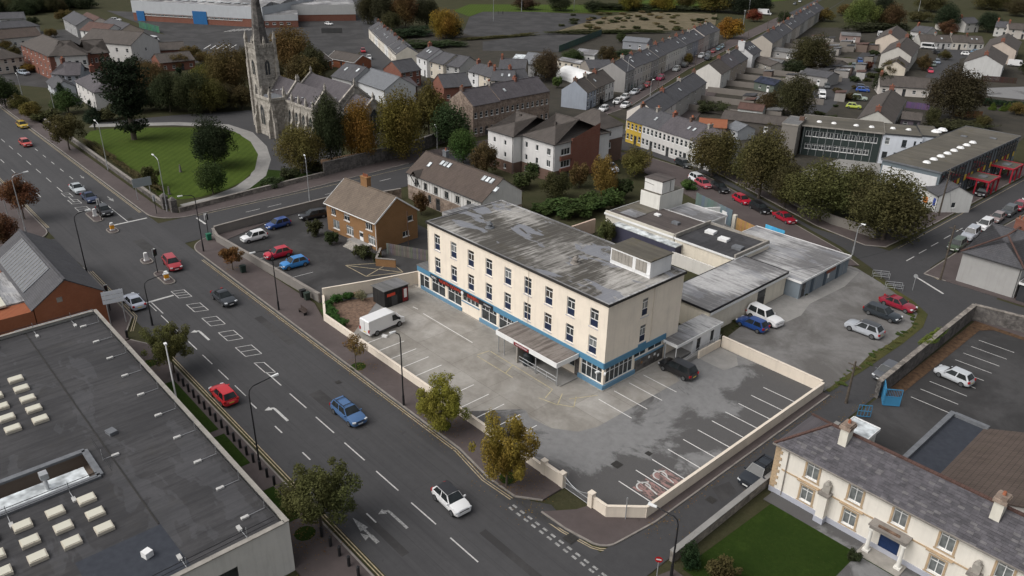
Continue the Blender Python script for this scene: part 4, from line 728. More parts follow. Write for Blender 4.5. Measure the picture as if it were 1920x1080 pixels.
t=MT('felt_blue',.8,.3); t.col(t.mix(t.ramp(t.noise(2,5),.3,.7),(.028,.032,.042),(.04,.045,.056))); bpy.data.objects['roof_patch.001' if 'roof_patch.001' in bpy.data.objects else 'roof_patch'].data.materials[0]=M['felt_blue']
b=MB(); b.bar((.3,34.9,FZ+.02),(39.6,34.9,FZ+.02),.12,.06); b.build('roof_seam','drain',fs)
b=MB()
for a,c in (((0,FY-.15),(FX,FY-.15)),((FX-.15,.3),(FX-.15,FY-.31)),((.15,.3),(.15,FY-.31)),((.3,.15),(FX-.3,.15))): b.bar((*a,FZ+.34),(*c,FZ+.34),.42,.1)
b.build('parapet_coping','grey_stonework',fs); b=MB(); b.bar((.0,34,FZ+.28),(.0,42,FZ+.28),.12,.3); b.build('gutter_rail','galv',fs)
RLM=MB(); RLM.box(-.5,.5,-.62,.62,0,.26); RLM.box(-.42,.42,-.54,.54,.26,.32,1); RLM=RLM.mesh('rooflight',['white_frame','cream_light' if 'cream_light' in M else 'line_white'])
t=MT('cream_light',.5,.4); t.col((.56,.54,.45)); RLM.materials[1]=M['cream_light']; t=MT('cream_curb',.6); t.col((.5,.46,.38)); RLM.materials[0]=M['cream_curb']
for xs,y in (((-34.2,-32.0,-29.7,-27.5,-25.3),-48.2),((-34.3,-32.1,-29.8,-27.5,-25.3),-50.4),((-34.3,-32,-29.7,-27.5,-25.3),-52.6),((-11.2,-9.05,-6.95),-48.35),((-11.2,-9.05,-6.95),-50.6),((-11.2,-9.05,-6.95),-52.85),((-11.2,-9.05,-6.95),-55.1)):
    for x in xs: put('rooflight',RLM,fs,(x+44.5,y+80,FZ))
MB().box(-.3,.3,-.3,.3,0,.5).build('roof_vent','white_frame',fs,(42.4,33.1,FZ+.01),.3); MB().box(-.3,.3,-.3,.3,0,.35).build('roof_vent','white_frame',fs,(45.2,29.5,FZ+.01),.2); MB().box(-.45,.45,-.35,.35,0,.3).build('roof_vent','lead',fs,(25.3,36.0,FZ),.2)
# sunken light well with ducts
b=MB(); b.quad((wx0,wy0,2),(wx0,wy1,2),(wx0,wy1,FZ),(wx0,wy0,FZ)); b.quad((wx0,wy1,2),(wx1,wy1,2),(wx1,wy1,FZ),(wx0,wy1,FZ)); b.quad((wx1,wy1,2),(wx1,wy0,2),(wx1,wy0,FZ),(wx1,wy1,FZ)); b.quad((wx1,wy0,2),(wx0,wy0,2),(wx0,wy0,FZ),(wx1,wy0,FZ)); b.sheet(rect(wx0,wx1,wy0,wy1),3.2); b.build('light_well','render_wall',fs,color=(.17,.135,.11))
MB().box(wx0+1.3,wx1-.15,wy0,wy1-.6,2.02,4.1).build('plant_cover','rooflight',fs); b=MB()
for a,c in (((wx0,wy0),(wx0,wy1)),((wx0,wy1),(wx1,wy1)),((wx1,wy1),(wx1,wy0))): b.bar((*a,FZ+.1),(*c,FZ+.1),.5,.22)
b.build('light_well_kerb','lead',fs)
for x in (28.6,29.1): MB().cyl(0,0,2,FZ+.5,.14,.14,8).build('flue','galv',fs,(x,wy1-3.6,0))
MB().box(-.35,.35,-.3,.3,0,.5).build('flue_cap','galv',fs,(28.85,wy1-3.6,FZ+.5))
def rail(parent,pts,h=1.1,foot=None,n=None,z=FZ):
    b=MB(); b.tube([(*p,z+h) for p in pts],.03,5); b.tube([(*p,z+h*.55) for p in pts],.025,5); b.build('guard_rail','black_metal',parent)
    m=cached('raft',lambda:MB().box(-.3,.3,-.14,.14,0,.16).mesh('counterweight',['line_white'])); mp=cached('rpost',lambda:MB().cyl(0,0,0,1.1,.028,.028,5).mesh('rail_post',['galv']))
    for i in range(len(pts)-1):
        a=Vector(pts[i]);c=Vector(pts[i+1]);L=(c-a).length;k=max(1,round(L/4.5)); d=(c-a)/L; nrm=Vector((-d.y,d.x))*(foot or 1.5)
        for j in range(k):
            p=a+d*(L*(j+.5)/k); put('rail_post',mp,parent,(p.x,p.y,z)); q=p+nrm; put('counterweight',m,parent,(q.x,q.y,z),math.atan2(nrm.y,nrm.x)); MB().tube([(p.x,p.y,z+.1),(q.x,q.y,z+.1)],.025,5).build('rail_arm','galv',parent)
rail(fs,[(.6,41.7),(FX-.6,41.7)],.9,-1.6); rail(fs,[(FX-.6,41.5),(FX-.6,28)],.9,-1.4); rail(fs,[(.6,30),(.6,41.4)],.9,-1.4); rail(fs,[(wx1+.5,wy1-.3),(wx1+.5,20)],.9,1.2); rail(fs,[(wx0-.3,wy1+.8),(wx1+.5,wy1+.8)],.9,1.0)
# ---- brick gabled hall and its wall, left edge
gh=bld('gabled_hall','dark slate gabled hall with red brick end and ribbed metal roof panel at left','hall',(-70.7,-42.9),0,20.7,7.6,4.5,'gable',2.6,'brick_orange',None,'slate',near=True,og=.05,gutter=False)
b=MB(); k=2.6/3.8
pl=[slopeP(20.7,7.6,4.5,2.6,'f',x,t_,.2) for x,t_ in ((3,.05),(15.8,.05),(15.8,.92),(3,.92))]; b.quad(*pl); pl2=[p-Vector((0,-k,1)).normalized()*.1 for p in pl]; b.quad(pl[1],pl[0],pl2[0],pl2[1]); b.quad(pl[2],pl[1],pl2[1],pl2[2]); b.build('metal_panel','lead',gh)
for i in range(14): 
    a=slopeP(20.7,7.6,4.5,2.6,'f',3.4+i*.92,.05,.22); c=slopeP(20.7,7.6,4.5,2.6,'f',3.4+i*.92,.92,.22); MB().bar(a,c,.05,.05).build('panel_rib','grey_stonework',gh)
MB().box(20.7,20.76,2.5,3.1,4.6,5.2).build('vent','kerb',gh)
bw=thing('brick_hall_wing','red brick wing wall with stepped top behind the flat roofed store','hall',(-50,-62,0)); b=MB(); b.box(-14,0,0,19,-.05,4.3); b.build('wall','brick_orange',bw); b=MB(); b.box(-13.9,-3.2,8,18.9,4.3,4.5); b.build('flat_roof','felt_light',bw); b=MB(); b.box(-3,.06,0,12,4.3,5.0); b.build('gutter_box','cladding',bw,color=(.25,.27,.29)); b=MB(); b.box(-3.1,.1,8.5,14.2,4.5,4.9); b.build('lead_roof','lead',bw)
for i in range(2):
    for j in range(6): MB().box(-9.5+i*3.6,-6.3+i*3.6,9+j*1.35,10.15+j*1.35,4.5,4.75).build('rooflight','cream_light',bw)
# ---- brick house with its car park
def hops_(L,D): return [('f',1.9,2.95,1.15,1.1,'two'),('f',5.4,2.95,1.5,1.1,'cas'),('f',11.0,2.95,1.6,1.15,'three'),('f',2.4,.75,1.7,1.5,'two+'),('f',6.0,.7,1.8,1.55,'tri+'),('f',8.9,.1,1.0,2.1,'door:white_frame'),('f',11.5,.7,1.7,1.5,'tri+'),('r',5.6,.9,1.3,.9,'two'),('r',6.6,3.2,1.0,.9,'one')]
bh=bpx('brick_house','tan brick house with brown tiled roof, central chimney and white gable edge','house',(611,378),(705,416.5),4.75,8.0,rise=2.9,wall='brick_tan',rmat='tile_tan',opf=hops_,near=True,barge='white_frame',oe=.35,chim=[(5.2,4.2,6.5,9.2,dict(w=1.6,d=.8,pots=3,mat='brick_tan'))])
MB().bar((14.2,4.9,0),(14.2,4.9,5.6),.1,.1).build('downpipe','brick_brown',bh)
for i in range(4): MB().box(7.6,10.6,-1.6-.35*i,-1.25-.35*i,0,.62-.15*i).build('step','grey_stonework',bh)
MB().box(6.8,11.4,-1.25,-.02,0,.65).build('terrace','concrete_path',bh)
wall('brick_wall','low brick wall and bin store at the right end of the tan brick house',[(-46.6,2.2),(-43.8,-.4),(-41.5,1.4)],1.2,.2,'brick_tan',None)
planks('timber_fence','grey timber panel fence beside the tan brick house','fence',(-46.5,3.2),(-38.0,7.4),1.8,30,'wood',(.13,.12,.105))
wall('stone_wall','grey rendered wall between the side street and brick house car park',[(-70.4,-13.2),(-71.2,-2),(-71.6,13.5)],1.35,.3,'render_wall',(.22,.2,.18))
wall('stone_wall','grey rendered wall between brick house car park and main road pavement',[(-70.2,-13.5),(-67,-14.2),(-38.7,-12.6)],1.2,.3,'render_wall',(.2,.185,.17))
# ---- long mews building with brown tiles
def lops(L,D): return [('f',2.6,2.9,.9,1.3,'two!'),('f',5.3,2.9,1.1,1.2,'two!'),('f',8.2,2.9,1.1,1.2,'two!'),('f',11.2,2.9,1.1,1.2,'two!'),('f',14.2,2.9,1.1,1.2,'two!'),('f',17.2,2.9,1.1,1.2,'two!'),('f',6.4,.9,.9,1.3,'one!'),('f',8.8,.0,1.2,2.2,'door:dark_frame'),('r',4.2,.9,1.4,1.0,'two!')]
lb=bpx('mews_building','long mews with brown tiled roof, rooflights, half timbered upper floor and rubble base','house',(764,322),(905,378),4.9,8.6,rise=2.9,wall='render_wall',wcol=(.6,.59,.57),rmat='tile_brown',opf=lops,near=True,base=('rubble_brown',None,2.6),sky=[('f',3.6,.55),('f',6.0,.78),('f',7.0,.78),('f',8.0,.78),('f',17.2,.78),('f',18.2,.78),('f',19.2,.78),('f',21.4,.55)],chim=[(4.9,4.9,7.0,9.0,dict(w=1.0,d=.7,pots=1,mat='lead'))])
LBL=eav((764,322),(905,378),4.9)[2]
q=MB(); q.add([(3.0,-.9,5.9),(2.0,-.9,4.9),(2.0,1.2,4.95),(3.0,2.2,5.95),(4.0,-.9,4.9),(4.0,1.2,4.95)],[(0,1,2,3),(0,3,5,4)]); q.build('dormer_roof','tile_dark',lb)
for x0,x1 in ((2.0,2.5),(4.0,3.6)): MB().bar((x0,-.85,4.9),(x1,-.1,3.0),.12,.14).build('timber_brace','black_metal',lb)
b=MB()
for i in range(int(LBL*1.3)): b.box(.3+i*.77,.36+i*.77,-.03,-.002,2.62,4.8)
b.build('timber_strip','grey_stonework',lb)
wall('garden_wall','rubble wall with brick pier at the near end of the mews',[(-67.2,14.5),(-66.2,19.5)],1.8,.35,'rubble_brown')
# ---- apartment block with hipped brown roofs
def rootrz(o): return o
def aops(L,D): 
    return [('f',2.0,5.3,.65,1.0,'one'),('f',5.2,5.3,.65,1.0,'one'),('f',2.0,2.9,.65,1.0,'one'),('f',5.2,2.9,.65,1.0,'one'),('f',2.2,.6,.7,1.0,'one'),('f',5.2,.6,.7,1.0,'one')]
ap=bld('apartment_block','three storey white and brick apartment block, left wing with dark base','apartments',(-72.0,45.0),0,7.6,14,7.5,'hip',2.6,'render_clean',(.62,.61,.6),'tile_dark',aops(0,0),near=True,base=('brick_brown',None,2.2),gutter=True)
def aops2(L,D): return [('f',1.2,5.3,.7,1.1,'one'),('f',4.2,5.3,.7,1.1,'one'),('f',1.2,2.8,.7,1.1,'one'),('f',4.2,2.8,.7,1.1,'one'),('f',7.4,5.1,1.0,1.3,'two'),('f',7.4,2.8,1.0,1.3,'two'),('f',1.2,.5,.7,1.2,'one'),('r',3.0,5.0,2.4,1.3,'three'),('r',3.0,2.6,2.4,1.3,'three'),('r',3.0,.3,2.4,1.7,'three!')]
a2=bld('apartment_block','three storey white and brick apartment block, middle wing with curved corner windows','apartments',(-64.2,47.2),0,9.0,15.5,7.5,'hip',3.3,'render_clean',(.62,.61,.6),'tile_dark',aops2(0,0),near=True,base=('brick_brown',None,2.2),gutter=True)
b=MB(); b.box(9.0+.002,9.35,4.4,12.2,0,7.9); b.add([(9.3,4.4,7.9),(9.3,12.2,7.9),(9.3,12.2,9.9)],[(0,1,2)]); b.box(9.002,9.4,1.4,4.4,1.8,2.5); b.box(9.002,9.4,1.4,4.4,4.1,4.95); b.build('brick_panel','brick_red',a2)
a3=bld('apartment_block','three storey white and brick apartment block, rear wing above dark brick floors','apartments',(-67,62.8),0,9.2,7,7.5,'hip',2.6,'render_clean',(.62,.61,.6),'tile_dark',[('r',3.0,5.5,1.0,1.2,'two'),('r',3.0,3.0,1.0,1.2,'two'),('r',3.0,.5,1.0,1.2,'two'),('f',7.0,5.5,.9,1.1,'one')],near=True,base=('brick_brown',None,4.8))
for x,y,r_ in ((-69,51,ap),(-60,52,a2)): 
    MB().box(-.25,.25,-.2,.2,8.6,10.2).build('flue','tile_dark',r_,(x-(-72 if r_ is ap else -64.2),y-(45 if r_ is ap else 47.2),0))
# ---- slate house with grey render, right edge
rh=bld('corner_house','grey rendered corner house with hipped slate roof and red ridge tiles','house',(13.9,60.2),0,7.6,14,4.6,'hip',2.6,'render_wall',(.34,.335,.325),'slate',[('r',3,1.0,1.0,1.4,'sash'),('r',7,1.0,1.0,1.4,'sash')],near=True,hr=None,chim=[(3.8,9,6.8,8.4,dict(w=1.6,d=.7,pots=3))])
q=MB(); 
for a in ((-.3,-.3),(7.9,-.3)): q.bar((*a,4.65),(3.8,3.8,7.3),.22,.14)
q.bar((3.8,3.8,7.34),(3.8,10.2,7.34),.22,.14); q.build('ridge_tiles','tile_red',rh)
flatblock('lean_to','black painted yard wall building beside the grey corner house',21.9,34,59.8,66,2.6,(.03,.032,.036),'felt_grey',ops=[('b',3,1,1,1,'one')])
tag(MB().box(0,6,0,8,0,2.8).add([(-.2,-.2,2.8),(6.2,-.2,2.8),(6.2,8.2,2.8),(-.2,8.2,2.8),(3,2,4.2),(3,6,4.2)],[(0,1,4),(1,2,5,4),(2,3,5),(3,0,4,5)],0).build('white_extension','render_clean',None,(21.8,66.5,0),color=(.6,.6,.59)),'small white extension behind the black yard wall','outbuilding')
# ---- stone villa, bottom right
VX,VW,VD,VH=21.0,26,6.2,5.3
vl=thing('stone_villa','cream villa with tan window surrounds, columned porch and dark slate roof','villa',(VX,-.8,0))
vops=[]
for x in (3.5,7.35,11.0,14.6,18.6,22.4): 
    vops.append((x-.55,x+.55,3.35,5.05))
for x in (3.4,7.3,14.4,18.6,22.4): vops.append((x-.55,x+.55,.85,2.35))
vops.append((9.95,11.55,.15,2.2)); w=MB()
for s in 'frbl':
    T,_,ln=sideT(s,VW,VD); wallgrid(w,T,ln,-.05,VH,vops if s=='f' else [],.15)
w.add([(VW,0,VH),(VW,VD,VH),(VW,VD/2,VH+2)],[(0,1,2)]); w.build('wall','render_clean',vl,color=(.73,.69,.62))
SUR=MB(); 
for a,b_,c,d in ((-.72,-.55,-.12,1.82),(.55,.72,-.12,1.82),(-.55,.55,1.7,1.82),(-.8,.8,-.24,-.12)): SUR.box(a,b_,-.06,-.002,c,d)
SUR=SUR.mesh('surround',['sandstone' if 'sandstone' in M else 'brick_tan']); plain('sandstone',(.42,.31,.2),.85,.15,1.5); SUR.materials[0]=M['sandstone']
for a,b_,c,d in vops[:-1]:
    h=d-c; f,g=winmesh('grid' if 0 else 'cas',1.1,h,'white_frame','curtain_glass',False); o=put('window',f,vl,((a+b_)/2,.14,c)); put('pane',g,o); q=put('surround',SUR,vl,((a+b_)/2,0,c)); q.scale[2]=h/1.7
    if c<2: MB().box(-1.0,1.0,-.22,-.002,0,.12).build('hood_mould','sandstone',vl,((a+b_)/2,0,d+.35))
MB().box(-.8,.8,-.04,0,0,2.05).box(-.7,-.05,-.06,-.04,.15,.9).box(.05,.7,-.06,-.04,.15,.9).box(-.7,-.05,-.06,-.04,1.05,1.9).box(.05,.7,-.06,-.04,1.05,1.9).build('door','paint',vl,(10.75,.13,.15),color=(.012,.03,.09))
b=MB(); b.box(-.05,VW,-.07,-.002,0,.55); b.box(-.07,-.002,0,VD,0,.55); b.build('plinth','paint',vl,color=(.4,.41,.46))
b=MB(); b.box(.8,VW,-.06,-.002,2.72,2.86); b.build('string_course','sandstone',vl)
for i in range(14): MB().box(-.06,.62 if i%2 else .42,-.06,-.003,.58+i*.335,.58+i*.335+.31).build('quoin','sandstone',vl)
for i in range(14): MB().box(-.062,-.004,.0,.42 if i%2 else .62,.58+i*.335,.58+i*.335+.31).build('quoin','sandstone',vl)
# pilaster blocks with stone ornaments
for x in (5.1,17.0):
    MB().box(x-.42,x+.42,-.75,-.002,0,.6).build('pier_base','paint',vl,color=(.4,.41,.46)); MB().box(x-.36,x+.36,-.68,-.002,.6,2.9).build('pier','render_clean',vl,color=(.73,.69,.62)); MB().box(x-.48,x+.48,-.8,-.002,2.9,3.1).build('pier_cap','kerb',vl); MB().box(x-.3,x+.3,-.45,-.05,3.1,3.9).cyl(x,-.25,3.9,4.25,.28,.12,8).build('stone_ornament','grey_stonework',vl)
# porch
b=MB(); b.box(9.3,12.2,-1.0,-.002,2.55,2.85); b.box(9.2,12.3,-1.1,-.002,2.85,2.97); b.build('porch_roof','kerb',vl)
for x in (9.45,12.05): MB().box(-.26,.26,-.26,.26,0,.3).cyl(0,0,.3,2.4,.18,.15,12).box(-.22,.22,-.22,.22,2.4,2.55).build('column','render_clean',vl,(x,-.78,.0),color=(.72,.7,.65))
b=MB(); b.box(9.0,12.5,-1.7,-.01,0,.12); b.build('porch_step','grey_stonework',vl); MB().box(9.9,11.6,-.9,-.7,2.98,3.12).build('porch_trough','soil',vl)
# slate roof: bedded slab plus individual slates laid in courses
def vroof():
    b=MB(); rise=2.0; H=VH; D=VD; oe=.25; k=rise/(D/2); hx=3.0
    v=[(-oe,-oe,H-oe*k),(VW,-oe,H-oe*k),(VW,D+oe,H-oe*k),(-oe,D+oe,H-oe*k),(hx,D/2,H+rise),(VW,D/2,H+rise)]
    b.add(v,[(0,1,5,4),(2,3,4,5),(3,0,4)]); b.add(v[:4]+[(x,y,z-.12) for x,y,z in v[:4]],[(0,4,5,1),(2,6,7,3),(3,7,4,0)]); return b.build('roof','slate_purple',vl)
vr=vroof()
for nm in ('slate_tile',): plain('slate_piece',(.088,.083,.092),.75,.3,1.6,.35)
plain('slate_piece_dark',(.068,.065,.072),.75,.3,1.6,.35); plain('slate_piece_light',(.12,.114,.118),.75,.3,1.6,.35)
b=MB(); rise=2.0; k=rise/(VD/2); nv=Vector((0,-k,1)).normalized(); dv=Vector((0,1,k)).normalized(); SL=math.hypot(VD/2+.25,(VD/2+.25)*k); crs=16; ch=SL/crs
for j in range(crs):
    y0=-.25+(VD/2+.25)*j/crs; xl=-.25+3.25*(j/crs); x=xl+(0 if j%2 else .27)
    while x<VW-.1:
        w_=.5*random.uniform(.92,1.02); o=Vector((x,y0,VH-.25*k+(y0+.25)*k)); u=Vector((1,0,0)); l=dv*(ch*1.12); lift=nv*.035*random.uniform(.6,1.6); t_=nv*.012
        p=[o+lift+t_,o+u*(w_-.015)+lift+t_,o+u*(w_-.015)+l+t_,o+l+t_]; m=random.choices((0,1,2),(6,3,1))[0]; b.quad(*p,m); b.quad(o,o+u*(w_-.015),p[1],p[0],m); x+=w_
so=b.build('slate_tiles',['slate_piece','slate_piece_dark','slate_piece_light'],vr); so['kind']='stuff'
b=MB(); b.bar((3,VD/2,VH+2.05),(VW,VD/2,VH+2.05),.28,.16); b.bar((3,VD/2,VH+2.05),(-.25,-.25,VH-.1),.24,.14); b.bar((3,VD/2,VH+2.05),(-.25,VD+.25,VH-.1),.24,.14); b.build('ridge_tiles','tile_red',vr)
b=MB(); b.bar((-.3,-.32,VH-.14),(VW,-.32,VH-.14),.12,.12); b.bar((1.2,-.08,.2),(1.2,-.08,VH-.2),.08,.08); b.build('gutter','kerb',vl)
for x in (4.6,16.6):
    b=MB(); b.box(-.35,.35,-.5,.5,5.9,8.2); c=b.build('chimney','render_wall',vl,(x,2.4,0),color=(.66,.63,.55)); MB().box(-.48,.48,-.64,.64,8.2,8.5).box(-.4,.4,-.55,.55,8.5,8.65).build('chimney_cap','rubble_brown',c); MB().cyl(0,.1,8.65,8.95,.14,.11,8).build('chimney_pot','chimney_pot',c)
# rear ranges of the villa
vb=thing('villa_rear_wing','low flat roofed rear wing with grey kerb behind the villa','outbuilding',(28.5,6,0)); MB().box(0,3.4,0,13,-.05,3.2).build('wall','render_wall',vb,color=(.5,.49,.47)); MB().box(.2,3.3,.1,12.8,3.2,3.26).build('roof','felt_blue',vb); b=MB(); b.bar((.1,-.4,3.4),(.1,13,3.4),.45,.4); b.bar((.33,12.9,3.4),(3.4,12.9,3.4),.45,.4); b.build('roof_kerb','lead',vb)
bld('villa_tiled_wing','brown pantiled range behind the villa at the right edge','outbuilding',(50.5,5.6),math.pi/2,13.2,18.8,3.2,'gable',3.6,'render_wall',(.5,.48,.45),'tile_brown',near=True)
MB().bar((27.9,7,.6),(27.9,17.5,1.1),.05,.05).bar((27.7,7,.3),(27.7,17.5,.8),.05,.05).build('handrail','galv',vb,(-28.5,-6,0))
wl=wall('stone_wall','mossy rubble wall between the side lane and the walled car park',[(20.4,21.5),(20.3,28),(20.0,49.2),(25.7,50.4),(60,50.6)],2.1,.45,'rubble_dark',None,'rubble')
wall('stone_wall','pale capped wall between the side lane and the villa lawn',[(20.6,-14.6),(20.5,-3),(20.5,1.6),(20.6,12.5)],1.0,.4,'rubble',None,'concrete_path')
# blue gates of the walled car park
bg_=thing('car_park_gates','bright blue metal gates folded open at the walled car park','gate',(20.7,21.0,0))
for j,(p0,p1) in enumerate((((0,1.2),(.9,-.5)),((.95,-.5),(2.2,.6)))):
    p0,p1=Vector(p0),Vector(p1); Q=lambda u,z:(*(p0.lerp(p1,u)),z); fr=MB()
    for a,c in ((Q(0,.15),Q(0,2.1)),(Q(1,.15),Q(1,2.1)),(Q(0,.15),Q(1,.15)),(Q(0,2.1),Q(1,2.1)),(Q(0,1.2),Q(1,1.2))): fr.bar(a,c,.08,.08)
    fr.build('gate_frame','paint',bg_,color=(.045,.2,.36)); MB().bar(Q(.03,.67),Q(.97,.67),.03,1.0).build('gate_panel','paint',bg_,color=(.05,.21,.37))
    for i in range(9): MB().bar(Q((i+1)/10,1.2),Q((i+1)/10,2.1),.03,.03).build('gate_bar','paint',bg_,color=(.045,.2,.36))
g2=thing('car_park_gate','narrow blue gate leaf near the villa chimney','gate',(20.8,16.4,0),.7); b=MB()
for z in (.15,.8,1.5): b.bar((0,0,z),(1.3,0,z),.06,.06)
for u in (0,.32,.65,.98,1.3): b.bar((u,0,.15),(u,0,1.5),.05,.05)
b.build('gate_frame','paint',g2,color=(.045,.2,.36))
flatblock('porch_hut','small pale roofed hut behind the villa chimney',22.3,24.6,7.5,11.8,2.6,(.6,.6,.58),'rooflight')
# ---- school: three blocks
def s1(L,D): return row('f',10,L,4.2,1.25,1.2,'two',.6)+row('f',9,L-1,1.5,1.25,1.2,'cas',.8)
sc1=bpx('school_block','two storey school block with green panels and mossy flat roof, between trees and houses','school',(1507,235),(1655,250),6.4,10,roof='flat',wall='cladding',wcol=(.028,.04,.038),rmat='felt_moss',opf=s1,near=True,barge='grey_stonework',oe=.4)
for i in range(11): MB().box(.25+i*1.55,.33+i*1.55,-.05,-.002,.1,6.3).build('mullion','galv',sc1)
L1_=eav((1507,235),(1655,250),6.4)[2]
for x in (3,6,10.5,13.6): MB().cyl(0,0,0,.28,.6,.4,8).build('roof_dome','white_frame',sc1,(min(x,L1_-1),4,6.55))
sc1t=bpx('stair_tower','windowless grey rendered stair tower at the end of the school block','tower',(1467,232),(1497,236),7.0,8,roof='flat',wall='render_wall',wcol=(.2,.185,.165),rmat='felt_grey',near=True,barge='grey_stonework',oe=.05); MB().box(-.5,.5,-.4,.4,0,.9).build('roof_stack','brick_brown',sc1t,(3,5,7.1))
def s2(L,D): return [('f',1.0,4.2,.9,1.4,'sash+'),('f',4.3,3.9,.9,1.5,'sash!'),('f',6.3,4.4,.4,.9,'one!'),('f',7.4,4.4,.4,.9,'one!'),('f',1.0,1.2,1.0,1.4,'sash!'),('f',3.2,1.2,1.0,1.4,'sash!')]
sc2=bpx('school_block','white rendered school block with small windows and two roof domes','school',(1657,251),(1728,257),6.3,9.5,roof='flat',wall='render_clean',wcol=(.62,.65,.7),rmat='felt_moss',opf=s2,near=True,barge='dark_frame',oe=.1)
for x in (2.3,5.4): MB().cyl(0,0,0,.28,.6,.4,8).build('roof_dome','white_frame',sc2,(x,5,6.45))
sc2b=bpx('school_block','white school link block with two large roof domes','school',(1729,255),(1762,258),6.1,9.5,roof='flat',wall='render_clean',wcol=(.6,.63,.68),rmat='felt_moss',near=True,barge='dark_frame',oe=.05)
for x,y in ((3.2,4.5),(4.6,6.5)): MB().cyl(0,0,0,.45,1.1,.6,10).build('roof_dome','white_frame',sc2b,(x,y,6.25))
sc3b=bld('school_hall','school hall with mossy flat roof, eight roof domes and red and yellow panelled side','school',(-12.4,90.9),0,10.6,40,6.3,'flat',0,'cladding',(.14,.17,.19),'felt_moss',(),near=True,barge='lead',oe=.15)
MB().box(.3,10.2,-.12,-.002,1.9,5.4).build('end_panel','render_clean',sc3b,color=(.6,.6,.6))
for i in range(8): MB().cyl(0,0,0,.3,.75,.45,8).build('roof_dome','white_frame',sc3b,(6.3,4.2+i*3.15,6.45))
for x,y in ((3.2,30),(7.8,33)): MB().box(-.6,.6,-.35,.35,0,.2).build('roof_hatch','lead',sc3b,(x,y,6.45))
for i in range(24):
    y=.6+i*1.62; MB().box(10.602,10.75,y-.08,y+.08,.2,6.0).build('fin','dark_frame',sc3b)
    c=(.32,.03,.035) if i%4 in (0,) or i<2 else ((.6,.42,.06) if i%2 else (.05,.07,.09)); MB().box(10.602,10.68,y+.12,y+1.4,2.4,3.5).build('colour_panel','paint',sc3b,color=c); 
    if i not in (7,8,15,16): put('window',winmesh('slim',1.1,1.9,'dark_frame'),sc3b,(10.66,y+.78,3.7),math.pi/2)
    if i%3==0: put('window',winmesh('slim',.9,1.8,'white_frame'),sc3b,(10.66,y+.78,.3),math.pi/2)
for yy in (13.5,26.2):
    pr=thing('school_porch','red steel framed entrance porch of the school, '+('nearer' if yy<20 else 'farther')+' of two','porch',(-1.75,90.9+yy,0),0,'red school porches'); b=MB(); b.box(0,4.2,0,5.4,2.75,2.95); b.build('roof','felt_moss',pr)
    b=MB()
    for a,c in (((0,0),(4.2,0)),((4.2,0),(4.2,5.4)),((0,5.4),(4.2,5.4))): b.bar((*a,2.85),(*c,2.85),.25,.34)
    b.build('frame','paint',pr,color=(.34,.02,.035))
    for x,y in ((4.1,.1),(4.1,2.7),(4.1,5.3),(2,.1),(2,5.3)): MB().box(-.13,.13,-.13,.13,0,2.75).build('post','paint',pr,(x,y,0),color=(.34,.02,.035))
    MB().box(1.4,2.8,1.8,3.4,2.96,3.1).build('roof_hatch','lead',pr)
ss_=bpx('slate_shed','small slate roofed shed with painted mural wall beside the school hall','shed',(1724,345),(1762,367),3.2,6.2,rise=1.6,rmat='slate',wall='render_clean',wcol=(.62,.62,.6),near=True,opf=lambda L,D:[('r',3,.9,.8,1.0,'one')])
MB().box(2.2,3.6,-.04,-.002,.6,1.8).build('mural_patch','paint',ss_,color=(.6,.2,.05)); MB().box(5.2,5.9,-.04,-.002,1.0,2.4).build('mural_patch','paint',ss_,color=(.05,.08,.3)); MB().box(.6,1.6,-.04,-.002,.3,1.4).build('mural_patch','paint',ss_,color=(.25,.3,.33))
# ================================================================ THE CHURCH
ch=thing('stone_church','gothic stone church with tall spired tower, slate roofs and pinnacles','church',(0,0,0))
def lancet(w,h,n=6):   # outline of a pointed window, from sill centre
    pts=[(-w/2,0),(w/2,0),(w/2,h-w)]; 
    pts+=[(w/2-w*(1-math.cos(math.radians(60*i/n))),h-w+w*math.sin(math.radians(60*i/n))) for i in range(1,n+1)]
    pts+=[(-w/2+w*(1-math.cos(math.radians(60*i/n))),h-w+w*math.sin(math.radians(60*i/n))) for i in range(n-1,-1,-1)]
    return pts
def gothic(parent,loc,rz,w,h,lights=2,name='lancet_window'):
    def f():
        b=MB(); o=lancet(w,h); i_=lancet(w-.3,h-.3); n=len(o)
        for k in range(n):
            a,c=o[k],o[(k+1)%n]; d,e=i_[k],i_[(k+1)%n]
            b.quad((a[0],-.1,a[1]),(c[0],-.1,c[1]),(e[0],-.04,e[1]+.15),(d[0],-.04,d[1]+.15))
            b.quad((a[0],0,a[1]),(c[0],0,c[1]),(c[0],-.1,c[1]),(a[0],-.1,a[1]))
        for q in range(1,lights): x=-w/2+w*q/lights; b.box(x-.06,x+.06,-.08,0,.1,h-w*.75)
        g=MB().add([(x,-.02,z+.15) for x,z in i_],[tuple(range(len(i_)))]); return b.mesh(name,['church_stone']),g.mesh('pane',['glass'])
    a,g=cached(('goth',w,h,lights),f); o=put(name,a,parent,loc,rz); put('pane',g,o); return o
def pinnacle(parent,x,y,z,h=2.2,s=.22):
    m=cached(('pin',h,s),lambda:MB().box(-s,s,-s,s,0,h*.4).add([(-s*1.3,-s*1.3,h*.4),(s*1.3,-s*1.3,h*.4),(s*1.3,s*1.3,h*.4),(-s*1.3,s*1.3,h*.4),(0,0,h)],[(0,1,4),(1,2,4),(2,3,4),(3,0,4)]).mesh('pinnacle',['church_stone'])); put('pinnacle',m,parent,(x,y,z))
